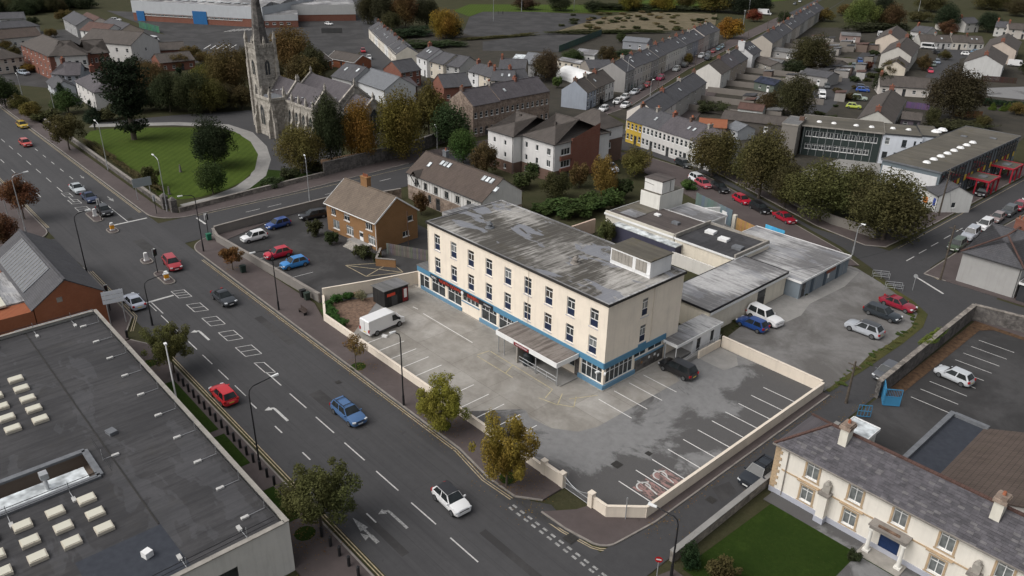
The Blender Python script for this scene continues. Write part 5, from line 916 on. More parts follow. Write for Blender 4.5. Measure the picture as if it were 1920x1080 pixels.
def buttress(parent,x,y,rz,h,d=.9,w=.7): 
    m=cached(('but',h,d,w),lambda:MB().add([(-w/2,0,0),(w/2,0,0),(w/2,-d,0),(-w/2,-d,0),(-w/2,0,h),(w/2,0,h),(w/2,-d*.5,h*.82),(-w/2,-d*.5,h*.82),(w/2,-d*.5,h*.62),(-w/2,-d*.5,h*.62),(w/2,-d,h*.5),(-w/2,-d,h*.5)],[(4,7,6,5),(7,9,8,6),(9,11,10,8),(11,3,2,10),(0,4,5,1),(1,5,6,8,10,2),(4,0,3,11,9,7)]).mesh('buttress',['church_stone'])); put('buttress',m,parent,(x,y,0),rz)
# tower and spire
TX,TY,TS,TH=-131.9,23.4,4.6,18.2
b=MB(); b.box(TX,TX+TS,TY,TY+TS,-.05,TH); tw_=b.build('tower','church_stone',ch)
b=MB()
for z in (6.2,11.4,16.8): b.box(TX-.12,TX+TS+.12,TY-.12,TY+TS+.12,z,z+.3)
b.build('string_course','church_stone',tw_)
for s_,(lx,ly,rz) in {'f':(TX+TS/2,TY,0),'r':(TX+TS,TY+TS/2,math.pi/2)}.items():
    gothic(ch,(lx,ly,12.0),rz,1.5,3.8,2,'belfry_window'); gothic(ch,(lx,ly,7.2),rz,1.0,2.6,1)
for x in (TX,TX+TS):
    for y in (TY,TY+TS): MB().box(-.4,.4,-.4,.4,0,TH-3).box(-.3,.3,-.3,.3,TH-3,TH+.4).build('corner_buttress','church_stone',ch,(x,y,0)); pinnacle(ch,x,y,TH+.4,3.2,.3)
for i in range(5):
    for a in (0,1): MB().box(-.26,.26,-.2,.2,0,.85).build('merlon','church_stone',ch,(TX+.8+i*.74,TY if a==0 else TY+TS,TH)); MB().box(-.2,.2,-.26,.26,0,.85).build('merlon','church_stone',ch,(TX if a==0 else TX+TS,TY+.8+i*.74,TH))
b=MB(); R0=1.85
for k in range(8):
    a0,a1=math.pi/8+k*math.pi/4,math.pi/8+(k+1)*math.pi/4; cx,cy=TX+TS/2,TY+TS/2
    b.add([(cx+R0*math.cos(a0),cy+R0*math.sin(a0),TH),(cx+R0*math.cos(a1),cy+R0*math.sin(a1),TH),(cx,cy,TH+19)],[(0,1,2)])
b.build('spire','rubble_dark',ch); MB().sheet(rect(TX+.1,TX+TS-.1,TY+.1,TY+TS-.1),TH+.05).build('tower_roof','lead',ch)
for k in range(4):
    an=k*math.pi/2; pinnacle(ch,TX+TS/2+1.9*math.cos(an),TY+TS/2+1.9*math.sin(an),TH,2.6,.22)
# west front block, naves
b=MB(); b.box(-124.8,-117.8,20.9,25.5,-.05,8.4); b.build('west_front','church_stone',ch); b=MB()
for a,c in (((-124.9,20.8),(-117.7,20.8)),((-117.7,20.8),(-117.7,25))): b.bar((*a,8.6),(*c,8.6),.4,.6)
b.build('parapet','church_stone',ch); MB().box(-124.7,-117.95,21,25.4,8.4,8.5).build('lead_flat','lead',ch)
gothic(ch,(-122.2,20.9,2.2),0,2.0,5.0,2); 
for x,y,rz in ((-124.6,20.9,0),(-118.2,20.9,0),(-117.8,21.3,math.pi/2),(-117.8,24.6,math.pi/2)): buttress(ch,x,y,rz,7.6)
for x,y in ((-124.6,21),(-118,21),(-118,24.4),(-121.3,20.9)): pinnacle(ch,x,y,8.7,2.6,.25)
def nave(x0,x1,y0,y1,H,rise,nw,side=True):
    O=(x0,y0,0); L,D=x1-x0,y1-y0; b=MB()
    for s in 'frbl': T,_,ln=sideT(s,L,D); wallgrid(b,T,ln,-.05,H,[])
    b.add([(0,D,H),(0,0,H),(0,D/2,H+rise)],[(0,1,2)]); b.add([(L,0,H),(L,D,H),(L,D/2,H+rise)],[(0,1,2)]); b.build('nave_wall','church_stone',ch,O); gable_roof(L,D,H,rise,.1,-.25,.14).build('nave_roof','slate_purple',ch,O)
    for x in (-.1,L-.1):
        b=MB(); b.bar((x,-.25,H+.1),(x,D/2,H+rise+.35),.5,.4); b.bar((x,D+.25,H+.1),(x,D/2,H+rise+.35),.5,.4); b.build('gable_coping','church_stone',ch,O); pinnacle(ch,x0+x,y0+D/2,H+rise+.3,1.6,.2)
    for i in range(nw): gothic(ch,(x0+(i+.5)*L/nw,y0,2.4),0,1.9,4.2,2)
    for i in range(nw+1 if nw else 0): buttress(ch,x0+i*L/nw,y0,0,H-.6); pinnacle(ch,x0+i*L/nw,y0,H,2.4,.24)
    b=MB(); b.bar((0,-.1,H+.1),(L,-.1,H+.1),.3,.5); b.build('parapet','church_stone',ch,O)
    for i in range(5): 
        q=slopeP(L,D,H,rise,'f',(i+.7)*L/5.5,.2+.1*(i%3),.2); put('roof_vent',cached('chrl',lambda:MB().box(-.18,.18,-.3,.3,0,.08).mesh('roof_vent',['rooflight'])),ch,(x0+q.x,y0+q.y,q.z))
    gothic(ch,(x1,y0+D/2,2.4),math.pi/2,2.6,6.0,3)
nave(-117.8,-105.4,24.6,31,8.0,3.6,4); nave(-127.2,-117.8,25.4,31,8.0,3.6,0); nave(-126,-106.8,31.2,40.6,7.6,3.9,0); nave(-106.7,-99,31.6,39.6,6.4,3.4,2)
# ================================================================ TREES
def leafmesh(name,P_,N_,size,lv,zs=.5):
    n=len(P_); a=np.cross(N_,rng.normal(size=(n,3))); a/=np.linalg.norm(a,axis=1,keepdims=True)+1e-9; c=np.cross(N_,a); s=(size*rng.uniform(.6,1.35,n))[:,None]; a*=s; c*=s*.75; a[:,2]*=zs; c[:,2]*=zs
    v=np.stack([P_-a-c*.3,P_+a*.2-c,P_+a+c*.3,P_-a*.2+c],1).reshape(-1,3)
    me=bpy.data.meshes.new(name); me.vertices.add(4*n); me.vertices.foreach_set('co',v.astype('f').ravel()); me.loops.add(4*n); me.loops.foreach_set('vertex_index',np.arange(4*n,dtype='i')); me.polygons.add(n); me.polygons.foreach_set('loop_start',np.arange(0,4*n,4,dtype='i'))
    me.update(calc_edges=True); me.validate(); at=me.attributes.new('lv','FLOAT','FACE'); at.data.foreach_set('value',np.clip(lv,0,1).astype('f')); me.materials.append(M['leaf']); return me
def crown(n,leaf,lobes,shape='round',seed=0,fill=.3):
    global rng; r0=rng; rng=np.random.default_rng(seed)
    if shape=='cone':
        h=rng.uniform(0,1,lobes)**1.3; an=rng.uniform(0,6.28,lobes); rr=(1-h)*.72*rng.uniform(.6,1,lobes); C=np.stack([rr*np.cos(an),rr*np.sin(an),h*.9+.02],1); Rl=.14+.22*(1-h)
    elif shape=='box':
        C=np.stack([rng.uniform(-.85,.85,lobes),rng.uniform(-.7,.7,lobes),rng.uniform(.2,.75,lobes)],1); Rl=rng.uniform(.16,.28,lobes)
    else:
        u=(np.arange(lobes)+.5)/lobes; cz=1-2*u; an=np.arange(lobes)*2.39996+rng.uniform(-.4,.4,lobes); cr=np.sqrt(1-cz**2); k=np.stack([cr*np.cos(an),cr*np.sin(an),cz],1)+rng.normal(size=(lobes,3))*.12
        rad=rng.uniform(.58,.82,lobes)[:,None]; rad[::4]*=.45; C=k*rad*np.array([1,1,.46])+np.array([0,0,.5]); C[:,:2]*=(1.0-.28*np.clip((C[:,2:3]-.55)/.45,0,1)); Rl=rng.uniform(.2,.36,lobes)
        if shape=='loose': C=k*rng.uniform(.4,.98,lobes)[:,None]*np.array([1,1,.46])+np.array([0,0,.5]); Rl=rng.uniform(.1,.27,lobes)
        if shape=='sparse': Rl*=.75
        if shape=='tight': C=k/np.linalg.norm(k,axis=1,keepdims=True)*.62*np.array([1,1,.48])+np.array([0,0,.5]); Rl[:]=.36
    li=rng.choice(lobes,n,p=(Rl**2)/(Rl**2).sum()); d=rng.normal(size=(n,3)); d/=np.linalg.norm(d,axis=1,keepdims=True)
    tw=rng.normal(size=(n,3))*.09
    rr=Rl[li]*np.where(rng.random(n)<fill,rng.uniform(.1,.85,n),rng.uniform(.8,1.15,n)); zz=np.array([1,1,.6 if shape!='cone' else .5]); P_=C[li]+(d*rr[:,None]+tw*Rl[li][:,None])*zz
    N_=d*.55+rng.normal(size=(n,3))*.6+np.array([0,0,.35]); N_/=np.linalg.norm(N_,axis=1,keepdims=True); lo=rng.uniform(.15,.85,lobes)
    lv=.45*lo[li]+.55*rng.random(n); me=leafmesh('crown',P_,N_,leaf,lv); rng=r0; return me
CV={}
for i in range(3): CV['N',i]=crown(20000,.026,50,'loose',5+i,.25)
for i in range(4): CV['L',i]=crown(21000,.026,52,'round',10+i)
for i in range(4): CV['M',i]=crown(9500,.037,30,'round',20+i)
for i in range(3): CV['S',i]=crown(3200,.065,18,'round',30+i)
for i in range(2): CV['P',i]=crown(1500,.05,22,'sparse',40+i,.1)
for i in range(2): CV['T',i]=crown(6500,.04,44,'tight',50+i)
for i in range(3): CV['C',i]=crown(6000,.042,60,'cone',60+i)
for i in range(4): CV['B',i]=crown(4500,.05,60,'box',70+i)
for i in range(3): CV['U',i]=crown(1900,.085,16,'round',80+i)
def trunkmesh(seed,h=1.0,branch=6):
    r=random.Random(seed); b=MB(); pts=[(0,0,0)]; 
    for k in range(1,6): pts.append((r.uniform(-.03,.03)*k,r.uniform(-.03,.03)*k,k/5))
    b.tube(pts,[.075,.055,.05,.045,.035,.02],8)
    b.cyl(0,0,0,.06,.11,.07,8)
    for k in range(branch):
        z=r.uniform(.42,.85); an=r.uniform(0,6.28); l=r.uniform(.25,.5); x0,y0=0,0
        b.tube([(x0,y0,z),(math.cos(an)*l*.5,math.sin(an)*l*.5,z+.1),(math.cos(an)*l,math.sin(an)*l,z+.24)],[.03,.02,.008],5)
    return b.mesh('trunk',['bark'],True)
TRK=[trunkmesh(i) for i in range(4)]
NTREE=[0]
DKG=(.030,.043,.016);GRN=(.045,.068,.02);OLV=(.075,.068,.022);ORG=(.17,.088,.018);YEL=(.17,.125,.025);BRN=(.085,.058,.026);LIM=(.105,.13,.032);CON=(.018,.028,.015);RED=(.1,.032,.018)
def tree(label,x,y,h,r,col,kind='M',cb=.28,name='tree',group=None,trunk=True,rz=None,cat='tree',sy=1.0,z=0):
    NTREE[0]+=1; i=NTREE[0]; n=len([k for k in CV if k[0]==kind]); t=thing(name,label,cat,(x,y,z),rz if rz is not None else (i*2.399)%6.28,group)
    c=put('crown',CV[kind,i%n],t,(0,0,h*cb),0,col); c.scale=(r,r*sy,h*(1-cb)/ (1.0 if kind=='C' else .98))
    if trunk:
        k=put('trunk',TRK[i%4],t); k.scale=(max(r*.62,.6),max(r*.62,.6),h*.8)
    return t
def tpx(label,bx,by,ty,wpx,col,kind='M',cb=.28,tx=None,**k):
    g=P(bx,by); a=((tx or bx)-960)/1475; b=(540-ty)/1475; d=[CF[i]+a*CR[i]+b*CU[i] for i in range(3)]
    t=((g[0]-CP[0])*d[0]+(g[1]-CP[1])*d[1])/(d[0]**2+d[1]**2); h=CP[2]+t*d[2]
    depth=(g[0]-CP[0])*CF[0]+(g[1]-CP[1])*CF[1]+(h/2-CP[2])*CF[2]; r=wpx/2*depth/1475
    return tree(label,g[0],g[1],h*.97,r*.98,col,kind,cb,**k)
# street trees and the ones round the hotel
tpx('yellow green street tree nearest the hotel canopy on the main road pavement',828,812,706,96,(.17,.16,.03),'N',.1)
tpx('orange tipped round street tree beside the car park gate',950,912,775,112,(.17,.125,.026),'N',.08)
tpx('thin sparse street tree in front of the white van',668,692,622,56,(.12,.075,.03),'P',.38)
tpx('small rusty street tree by the corner bins of the side street',437,507,460,46,(.12,.06,.022),'S',.35)
tpx('green street tree beside the flat roofed store and the bollard row',327,700,602,92,(.072,.072,.024),'N',.24)
tpx('largest green and russet street tree between the bollards at the bottom',603,992,866,146,(.066,.068,.024),'N',.22)
tpx('red brown street tree at the left edge near the junction',46,412,326,74,(.11,.05,.025),'M',.32)
tpx('russet tree at the left edge above the gabled hall roof',10,470,395,70,(.09,.042,.022),'M',.2)
tpx('olive street tree on the pavement left of the church lawn',131,282,210,68,(.06,.052,.02),'M',.25)
tpx('dark evergreen street tree at the far left edge of the main road',12,203,140,60,DKG,'M',.1)
tpx('olive street tree behind the yellow car, nearest the left edge',40,215,174,40,OLV,'M',.2)
tpx('yellowing street tree directly behind the yellow car',62,226,188,46,(.11,.09,.025),'M',.2)
# church lawn and churchyard
tpx('dark leafy tree in the middle of the church lawn',404,314,219,92,(.022,.03,.014),'L',.06)
tpx('clipped round evergreen near the church gate',400,364,303,64,(.035,.052,.016),'T',.1)
tpx('brown tree crown hiding the church porch corner',567,325,230,92,(.1,.085,.028),'L',.1)
tpx('tall dark green tree against the church east end',622,312,163,72,(.034,.04,.018),'L',.08)
tpx('large golden orange tree right of the church',675,306,183,80,(.155,.088,.02),'L',.04)
tpx('large tree turning yellow right of the golden orange one',752,300,170,96,(.1,.08,.02),'L',.05)
tpx('olive tree behind the yellow one, below the brick gable roof',805,262,150,78,(.085,.07,.022),'M',.1)
tpx('round dark green evergreen beside the stone terrace gable',845,275,192,80,(.032,.05,.02),'T',.06)
tpx('smaller round green evergreen above the mews chimney',868,306,239,60,(.05,.08,.022),'T',.08)
tpx('brown shrub tree between mews and apartment block',908,330,268,60,(.07,.05,.022),'M',.1)
for q in ((295,180,112,62,BRN,'L','brown tree behind the monkey puzzle'),(345,195,122,72,CON,'C','tall dark conifer left of the church tower'),(383,190,120,60,(.1,.095,.022),'L','yellow green tree left of the church tower'),(432,190,85,86,(.085,.062,.024),'L','broad brown green tree hard against the tower'),(300,205,150,60,(.028,.034,.016),'M','dark undergrowth tree behind the lawn path'),(410,205,150,80,(.05,.042,.02),'L','shaded brown tree beside the church drive'),(455,205,160,54,(.06,.045,.02),'M','small shaded tree at the foot of the tower'),(548,140,50,92,(.1,.066,.024),'L','russet tree right of the church spire'),(590,150,80,60,(.04,.04,.018),'M','dark tree between the spire and brick bungalows'),(575,165,100,80,(.075,.058,.024),'M','brown tree behind the church roofs'),(250,210,150,64,(.022,.028,.014),'M','dark evergreen under the monkey puzzle'),(320,210,135,70,(.03,.036,.016),'L','broad dark tree behind the lawn path, left'),(365,212,130,80,(.036,.042,.018),'L','broad dark tree behind the lawn path, middle'),(395,212,140,70,(.07,.066,.02),'L','yellowish tree behind the lawn path, right'),(275,170,108,60,(.075,.055,.024),'L','brown tree between the white house and long brick building'),(465,150,88,56,(.06,.048,.02),'L','brown tree just left of the tower belfry'),(515,160,100,40,(.06,.05,.022),'M','brown tree just right of the tower'),(225,222,186,44,(.03,.036,.018),'U','dark bush at the lawn path end'),(205,226,196,40,(.05,.05,.022),'U','olive bush beside the lawn path end'),(175,228,185,42,(.022,.032,.018),'C','small dark conifer beside the white house'),(130,212,165,56,(.04,.065,.02),'M','bright green garden tree below the slate villa'),(118,190,150,34,(.028,.045,.022),'C','small blue green conifer by the garage gable'),(72,228,208,40,(.07,.07,.028),'U','low olive bush inside the roadside garden wall'),(98,225,202,44,(.06,.062,.026),'U','low dark bush beside the lamp post garden'),(55,135,118,34,(.13,.08,.02),'M','small orange tree beside the brick flats')): tpx(q[6],q[0],q[1],q[2],q[3],q[4],q[5],.08)
# monkey puzzle: drooping whorls of rope like branches on a bare trunk
def monkey():
    g=P(252,262); t=thing('monkey_puzzle_tree','tall dark monkey puzzle tree with bare lower trunk on the church lawn','tree',(*g,0)); H=16.6; b=MB(); b.tube([(0,0,0),(.1,0,5),(0,.1,10),(.05,0,15),(0,0,H-1)],[.62,.48,.38,.28,.1],10); b.build('trunk','bark',t)
    r=random.Random(5); Pp=[];Nn=[];bb=MB()
    for k in range(250):
        z=r.uniform(5.6,H-.5) if k>22 else r.uniform(2.0,3.6); u=(z-5.4)/(H-5.4); L=(5.2*math.sin(math.pi*min(1,max(.12,(1-u)*.62+.2)))*r.uniform(.55,1.08)) if k>22 else r.uniform(1.8,4.2); an=r.uniform(0,6.28); dr=r.uniform(-.35,.05) if u<.55 else r.uniform(-.05,.6)
        pts=[]
        for j in range(7): s=j/6; pts.append((math.cos(an)*L*s,math.sin(an)*L*s,z+L*(dr*s+.38*s*s*(1 if dr<0 else .2))))
        bb.tube(pts,[.07,.06,.05,.05,.04,.04,.03],4)
        for j in range(1,7):
            for m in range(9): 
                p=pts[j]; s=.42; Pp.append((p[0]+r.gauss(0,s),p[1]+r.gauss(0,s),p[2]+r.gauss(0,s*.7))); Nn.append((r.gauss(0,1),r.gauss(0,1),r.gauss(.6,1)))
    bb.build('branches','bark',t); Nn=np.array(Nn); Nn/=np.linalg.norm(Nn,axis=1,keepdims=True); c=put('crown',leafmesh('crown',np.array(Pp),Nn,.24,rng.random(len(Pp)),1.0),t,color=(.016,.023,.012))
monkey()
# trees right of the hotel: big sycamores behind the back street wall
for q in ((1335,330,236,106,(.075,.064,.024),'big olive brown sycamore overhanging the white terrace'),(1422,372,238,116,(.07,.062,.024),'big olive brown sycamore in front of the stair tower'),(1535,410,302,150,(.068,.068,.024),'big yellowing sycamore above the red parked car'),(1655,450,318,160,(.06,.056,.022),'big dark sycamore at the street corner lamp'),(1600,400,300,90,(.06,.056,.022),'olive sycamore behind the corner trees'),(1470,390,300,80,(.05,.045,.019),'shaded sycamore between the two largest crowns')): tpx(q[5],q[0],q[1],q[2],q[3],q[4],'L',.1)
for q in ((1133,372,290,52,(.15,.1,.028),'M','small orange tree behind the hotel roof'),(1190,330,272,64,(.1,.085,.028),'M','thin yellow tree beside the white parked car'),(1042,372,318,60,(.05,.05,.02),'M','brown green tree in front of the apartment block'),(1085,352,300,40,(.09,.06,.025),'S','small russet tree by the apartment entrance'),(1000,330,300,44,(.04,.055,.02),'U','green bush below the apartment block'),(980,352,318,52,(.04,.05,.018),'U','dark bush beside the mews gable'),(952,395,352,56,(.09,.07,.025),'M','olive tree touching the far edge of the hotel roof'),(1165,372,330,50,(.035,.045,.018),'U','dark green bush left of the lift tower'),(790,402,356,34,(.075,.045,.02),'S','rusty shrub against the mews wall'),(1130,292,278,22,(.06,.09,.02),'U','small bright bush beside the apartment car bay')): tpx(q[6],q[0],q[1],q[2],q[3],q[4],q[5],.06)
for i,(x,y,s,w_) in enumerate(((1030,398,376,80),(1075,405,372,80),(1110,392,362,70),(1150,385,352,60))): tpx('dense green shrubbery behind the hotel roof, clump %s from the mews'%('first','second','third','fourth')[i],x,y,s,w_,(.04,.06,.018),'U',.02,trunk=False,name='shrub',cat='shrub')
tpx('overgrown bush in the hotel courtyard beside the ballroom',1135,455,408,40,(.07,.075,.028),'S',.05,name='shrub',cat='shrub'); tpx('small green weeds bush behind the stair head',1195,478,450,40,(.06,.06,.024),'P',.02,name='shrub',cat='shrub',trunk=False); tpx('low weeds bush along the courtyard wall',1305,500,482,44,(.04,.055,.02),'P',.02,name='shrub',cat='shrub',trunk=False)
tpx('overgrown green verge behind the lift tower',1290,355,335,36,(.05,.08,.022),'U',.02,name='shrub',cat='shrub',trunk=False)
# bushes by the brick house and in the hotel planting bed
for q in ((592,442,408,34,(.04,.042,.018),'olive bush at the left corner of the brick house'),(622,458,430,32,(.035,.045,.018),'dark bush left of the brick house steps'),(680,484,456,40,(.045,.048,.02),'spiky olive bush right of the brick house steps'),(708,492,474,26,(.03,.035,.017),'low dark shrub at the brick wall end')): tpx(q[5],q[0],q[1],q[2],q[3],q[4],'U',.02,name='bush',cat='bush',trunk=False)
for i,(x,y,r) in enumerate(((-36.4,-12.7,1.0),(-34.6,-13.5,1.05),(-33.3,-13.9,1.0),(-31.9,-14.0,.9),(-30.6,-14.1,.8),(-37.2,-10.9,.9),(-36.8,-9.4,.8))): tree('leafy green shrub in the planting bed, number %s along from the van'%('five','four','three','two','one','six','seven')[i],x,y,1.25,r,(.04,.085,.022),'U',.0,name='shrub',cat='shrub',trunk=False)
tree('pale flowering bush beside the black shed',-35.4,-8.2,1.7,1.0,(.14,.14,.08),'P',.05,name='shrub',cat='shrub')
tpx('green shrub clump by the lamp near the villa wall, left of two',1292,1062,1020,44,(.02,.035,.014),'S',.02,name='bush',cat='bush',trunk=False); tpx('browning shrub by the villa wall, right of two',1350,1085,1046,70,(.06,.05,.02),'S',.02,name='bush',cat='bush',trunk=False); tpx('brown shrub in front of the villa at the bottom edge',1830,1092,1052,90,(.08,.055,.022),'S',.02,name='bush',cat='bush',trunk=False); tpx('small dark shrub beside the villa porch',1600,1052,1030,30,(.028,.035,.015),'U',.02,name='bush',cat='bush',trunk=False)
iv=thing('ivy','yellow green ivy mound on the rubble wall by the side lane','plant',(20.0,36.5,1.5),math.pi/2); put('foliage',CV['B',0],iv,color=(.12,.15,.03)).scale=(3.0,.75,1.0)
# hedge strip inside the church wall
for i,(a,c) in enumerate((((-140,-12.2),(-118,-12.4)),((-117,-12.4),(-96,-12.6)))):
    h=thing('hedge','clipped brown hedge inside the church wall, %s half'%('left','right')[i],'hedge',((a[0]+c[0])/2,(a[1]+c[1])/2,0)); put('foliage',CV['B',i+1],h,color=(.055,.045,.02)).scale=((c[0]-a[0])/2*1.1,.9,1.5)
tpx('small tree behind the direction sign on the church corner',284,352,305,36,(.06,.06,.024),'S',.05)
for q in ((515,350,330,40,(.035,.05,.02),'dark bush on the verge left of the church drive gate'),(545,338,312,44,(.035,.04,.018),'dark bush in front of the brown church tree'),(500,352,338,26,(.04,.055,.02),'low green bush at the end of the verge'),(590,322,300,44,(.045,.045,.02),'bush against the churchyard stone wall')): tpx(q[5],q[0],q[1],q[2],q[3],q[4],'U',.02,name='bush',cat='bush',trunk=False)
wall('church_wall','long low stone wall along the main road in front of the church lawn',[(-260,-14.2),(-142,-14.2),(-88,-14.6)],.9,.4,'rubble_dark',None,'kerb')
wall('church_wall','low stone wall along the side street below the church verge',[(-83.9,-13.6),(-85.3,.8),(-86.4,15.2)],.8,.4,'rubble',None,'kerb'); wall('church_wall','tall dark stone wall along the side street beside the churchyard trees',[(-86.6,15.6),(-88.3,36.7),(-92,50),(-93,64)],2.6,.5,'rubble_dark',None,'rubble_dark')
for x,y,l in ((-87.4,-14.6,'dark stone gate pier at the church corner, left of two'),(-84.6,-14.2,'dark stone gate pier at the church corner, right of two')): tag(MB().box(-.5,.5,-.5,.5,0,2.2).add([(-.6,-.6,2.2),(.6,-.6,2.2),(.6,.6,2.2),(-.6,.6,2.2),(0,0,2.8)],[(0,1,4),(1,2,4),(2,3,4),(3,0,4)]).build('gate_pier','rubble_dark',None,(x,y,0)),l,'pier')
wall('back_street_wall','long pale wall along the back street below the sycamores',[(-46,84.6),(-26,75.4),(-9.2,68.0),(-1.6,67.4),(-1.2,80)],1.5,.35,'render_wall',(.2,.185,.165),'kerb')
# ================================================================ HOUSES BEYOND
def wset(L,fl,n,st='sash',w=.95,h=1.35,door=True,z1=.85,fh=2.55,sides='f'):
    o=[]
    for f in range(fl):
        for i in range(n):
            s=L*(i+.5)/n
            if f==0 and door and i==n//2: o.append(('f',s,0,.9,2.05,'door:dark_frame'))
            else: o.append(('f',s,z1+f*fh,w,h,st))
    return o
def hs(label,A,B,H,D,rise=2.2,wall='render_wall',wc=WH,roof='slate',n=3,fl=2,ch=1,name='house',cat='house',rk='gable',group=None,st='sash',sky=(),extra=(),chm='brick_red',barge=None,base=None,door=True,gw=True):
    def f(L,D_):
        o=wset(L,fl,n,st,min(.95,L/n*.55),1.25 if H>4 else 1.0,door,.8,(H-.2)/max(fl,1) if fl>1 else 2.5)
        if gw and D_>5: o+= [('r',D_*.5,.9 if fl==1 else H*.6,.8,1.0,st)]
        return o+list(extra)
    r=bpx(name,label,cat,A,B,H,D,rise=rise,wall=wall,wcol=wc,rmat=roof,opf=f,roof=rk,group=group,barge=barge,base=base,sky=sky)
    L=eav(A,B,H)[2]
    for k in range(ch): chimney(r,.5 if k==0 else L-.5,D/2,H+rise-.6,H+rise+1.1,w=.6,d=1.2,pots=3,mat=chm)
    return r
def terrace(labels,A,B,H,D,cols,rise=2.3,roof='slate',group=None,z=None,fl=2,nw=2,world=False,sky=None,wall='render_wall',chm='brick_red',backwin=False,name='terrace_house'):
    if world: a,b=A,B
    else: a,b=P(*A,H),P(*B,H)
    n=len(labels); rz=math.atan2(b[1]-a[1],b[0]-a[0]); L=math.hypot(b[0]-a[0],b[1]-a[1])/n; R_=random.Random(len(labels)*7)
    for i,lb in enumerate(labels):
        o=(a[0]+(b[0]-a[0])*i/n,a[1]+(b[1]-a[1])*i/n); hh=H+R_.uniform(-.25,.25)
        if backwin: ops=[('b',L*(k+.5)/nw,.9+f*2.5,.8,1.1,'sash') for k in range(nw) for f in range(fl)]
        else: ops=wset(L,fl,nw+1,'sash',.8,1.3,True,.8,(hh-.2)/fl)
        c=cols[i%len(cols)]; wm=wall
        if isinstance(c,str): wm,c=c,None
        sk=[(sky or 'f',L*.4,.5,.7,1.1)] if (i%3==1) else ([(sky or 'f',L*.3,.55,.6,1.0),(sky or 'f',L*.6,.55,.6,1.0)] if i%5==3 else [])
        r=bld(name,lb,'house',o,rz,L-.02,D,hh,'gable',rise,wm,c,roof if isinstance(roof,str) else roof[i%len(roof)],ops,group=group,og=.0,oe=.2,sky=sk,gutter=False)
        chimney(r,.35,D/2,hh+rise-.5,hh+rise+.8,w=.5,d=1.1,pots=3,mat=('brick_brown','render_wall',chm)[i%3],color=(.3,.28,.25))
CRM=(.6,.52,.4);GRY=(.34,.33,.31);STN='rubble'; PNK=(.55,.42,.36)
ORD=['nearest','second','third','fourth','fifth','sixth','seventh','eighth','ninth','tenth','eleventh','twelfth','thirteenth','fourteenth','fifteenth','sixteenth','seventeenth','eighteenth','nineteenth','twentieth']
# --- terrace street, left (fronts visible)
HSL=Vector((-102.0,122.5)); HD_=Vector((-.345,.939)).normalized()
terrace(['%s house of the long grey terrace on the left of the terrace street'%ORD[i] for i in range(14)],tuple(HSL),(-140.5,225),5.8,8.5,[(.3,.29,.28),(.52,.5,.47),(.5,.47,.42),(.33,.32,.31),(.4,.37,.33),(.62,.6,.57),(.64,.62,.58),(.66,.65,.63),(.3,.3,.3),(.28,.29,.33),(.45,.36,.33),(.5,.45,.42)],2.4,'slate','houses of the long grey terrace',world=True)
terrace(['pale blue end house with tall gable on the terrace street','olive stone house next to the pale blue end house','white house with dark windows next to the olive stone house'],(-93.6,97.4),(-99.4,114.8),4.7,7.4,[(.3,.33,.38),'rubble',(.6,.59,.57)],2.6,'tile_dark',world=True)
hs('low slate cottage below the tall grey terrace gable',(1157,152),(1184,145),3.0,5.5,1.6,wc=(.4,.42,.43),n=2,fl=1,ch=0)
hs('low grey brown workshop behind the terrace gable',(1105,128),(1150,127),4.2,9,1.6,wc=(.2,.18,.16),roof='slate',n=3,fl=1,ch=0,name='workshop',cat='workshop',door=False)
hs('long cream flat topped hut behind the arched tunnel',(1045,112),(1089,120),2.6,5,.5,wc=(.55,.5,.42),roof='felt_light',n=4,fl=1,ch=0,name='hut',cat='hut')
# --- right hand row of the terrace street: backs and roofs visible
R0=Vector((-88.5,136)); 
terrace(['%s house counted down the right hand terrace of the far street, roof and back seen'%ORD[i] for i in range(13)],(-168.5,344),(-117.5,211),5.0,8,[(.42,.38,.33),(.5,.48,.45),(.3,.29,.27),(.55,.5,.44)],2.5,'slate','right hand far terrace',world=True,sky='b',backwin=True)
wg_=bld('house','white gable ended house with tall chimney on the right of the terrace street','house',(-111.8,193.4),math.atan2(-.939,.345),12.5,8.4,5.0,'gable',2.7,'render_clean',(.6,.6,.6),'slate',[('r',5.6,3.2,.5,.7,'one!'),('r',2.4,3.2,.5,.7,'one!'),('b',3,3.2,.8,1.1,'sash')],sky=[('b',2.5,.5,.7,1.1),('b',5,.5,.7,1.1),('b',7.5,.55,.7,1.1),('b',10,.5,.7,1.1)],chim=[(12.2,4.2,6,9.2,dict(w=1.0,d=2.2,pots=4,mat='render_clean',color=(.58,.58,.58)))])
terrace(['slate house with solar panels right of the terrace street','brown slate house beside the solar panelled one','mossy slate house with pale sheet roof panel'],(-106.7,178.4),(-94.2,144.9),4.6,8,[(.42,.36,.3),(.4,.34,.28),(.6,.58,.54)],2.6,['slate','slate_purple','tile_dark'],world=True,sky='b',backwin=True)
terrace(['first low slate house behind the yellow corner house','second low slate house behind the yellow corner house','third low slate house behind the yellow corner house'],(-90.2,132.6),(-73,89.2),4.6,7.6,[(.4,.38,.35),(.42,.4,.37),(.66,.62,.58)],2.3,'slate',world=True,sky='b',backwin=True)
YW=terrace(['yellow painted corner house at the end of the white terrace','first white terrace house right of the yellow corner house','second white terrace house right of the yellow corner house','third white terrace house from the yellow corner house, beside the sycamore','last white terrace house, half hidden by the sycamore'],(-66.4,81.4),(-40.5,77.0),5.0,8.2,[(.5,.34,.05),(.6,.59,.57),(.62,.6,.58),(.58,.57,.55),(.6,.59,.57)],2.5,['slate','slate','slate_purple','slate_purple','slate_purple'],world=True,nw=3)
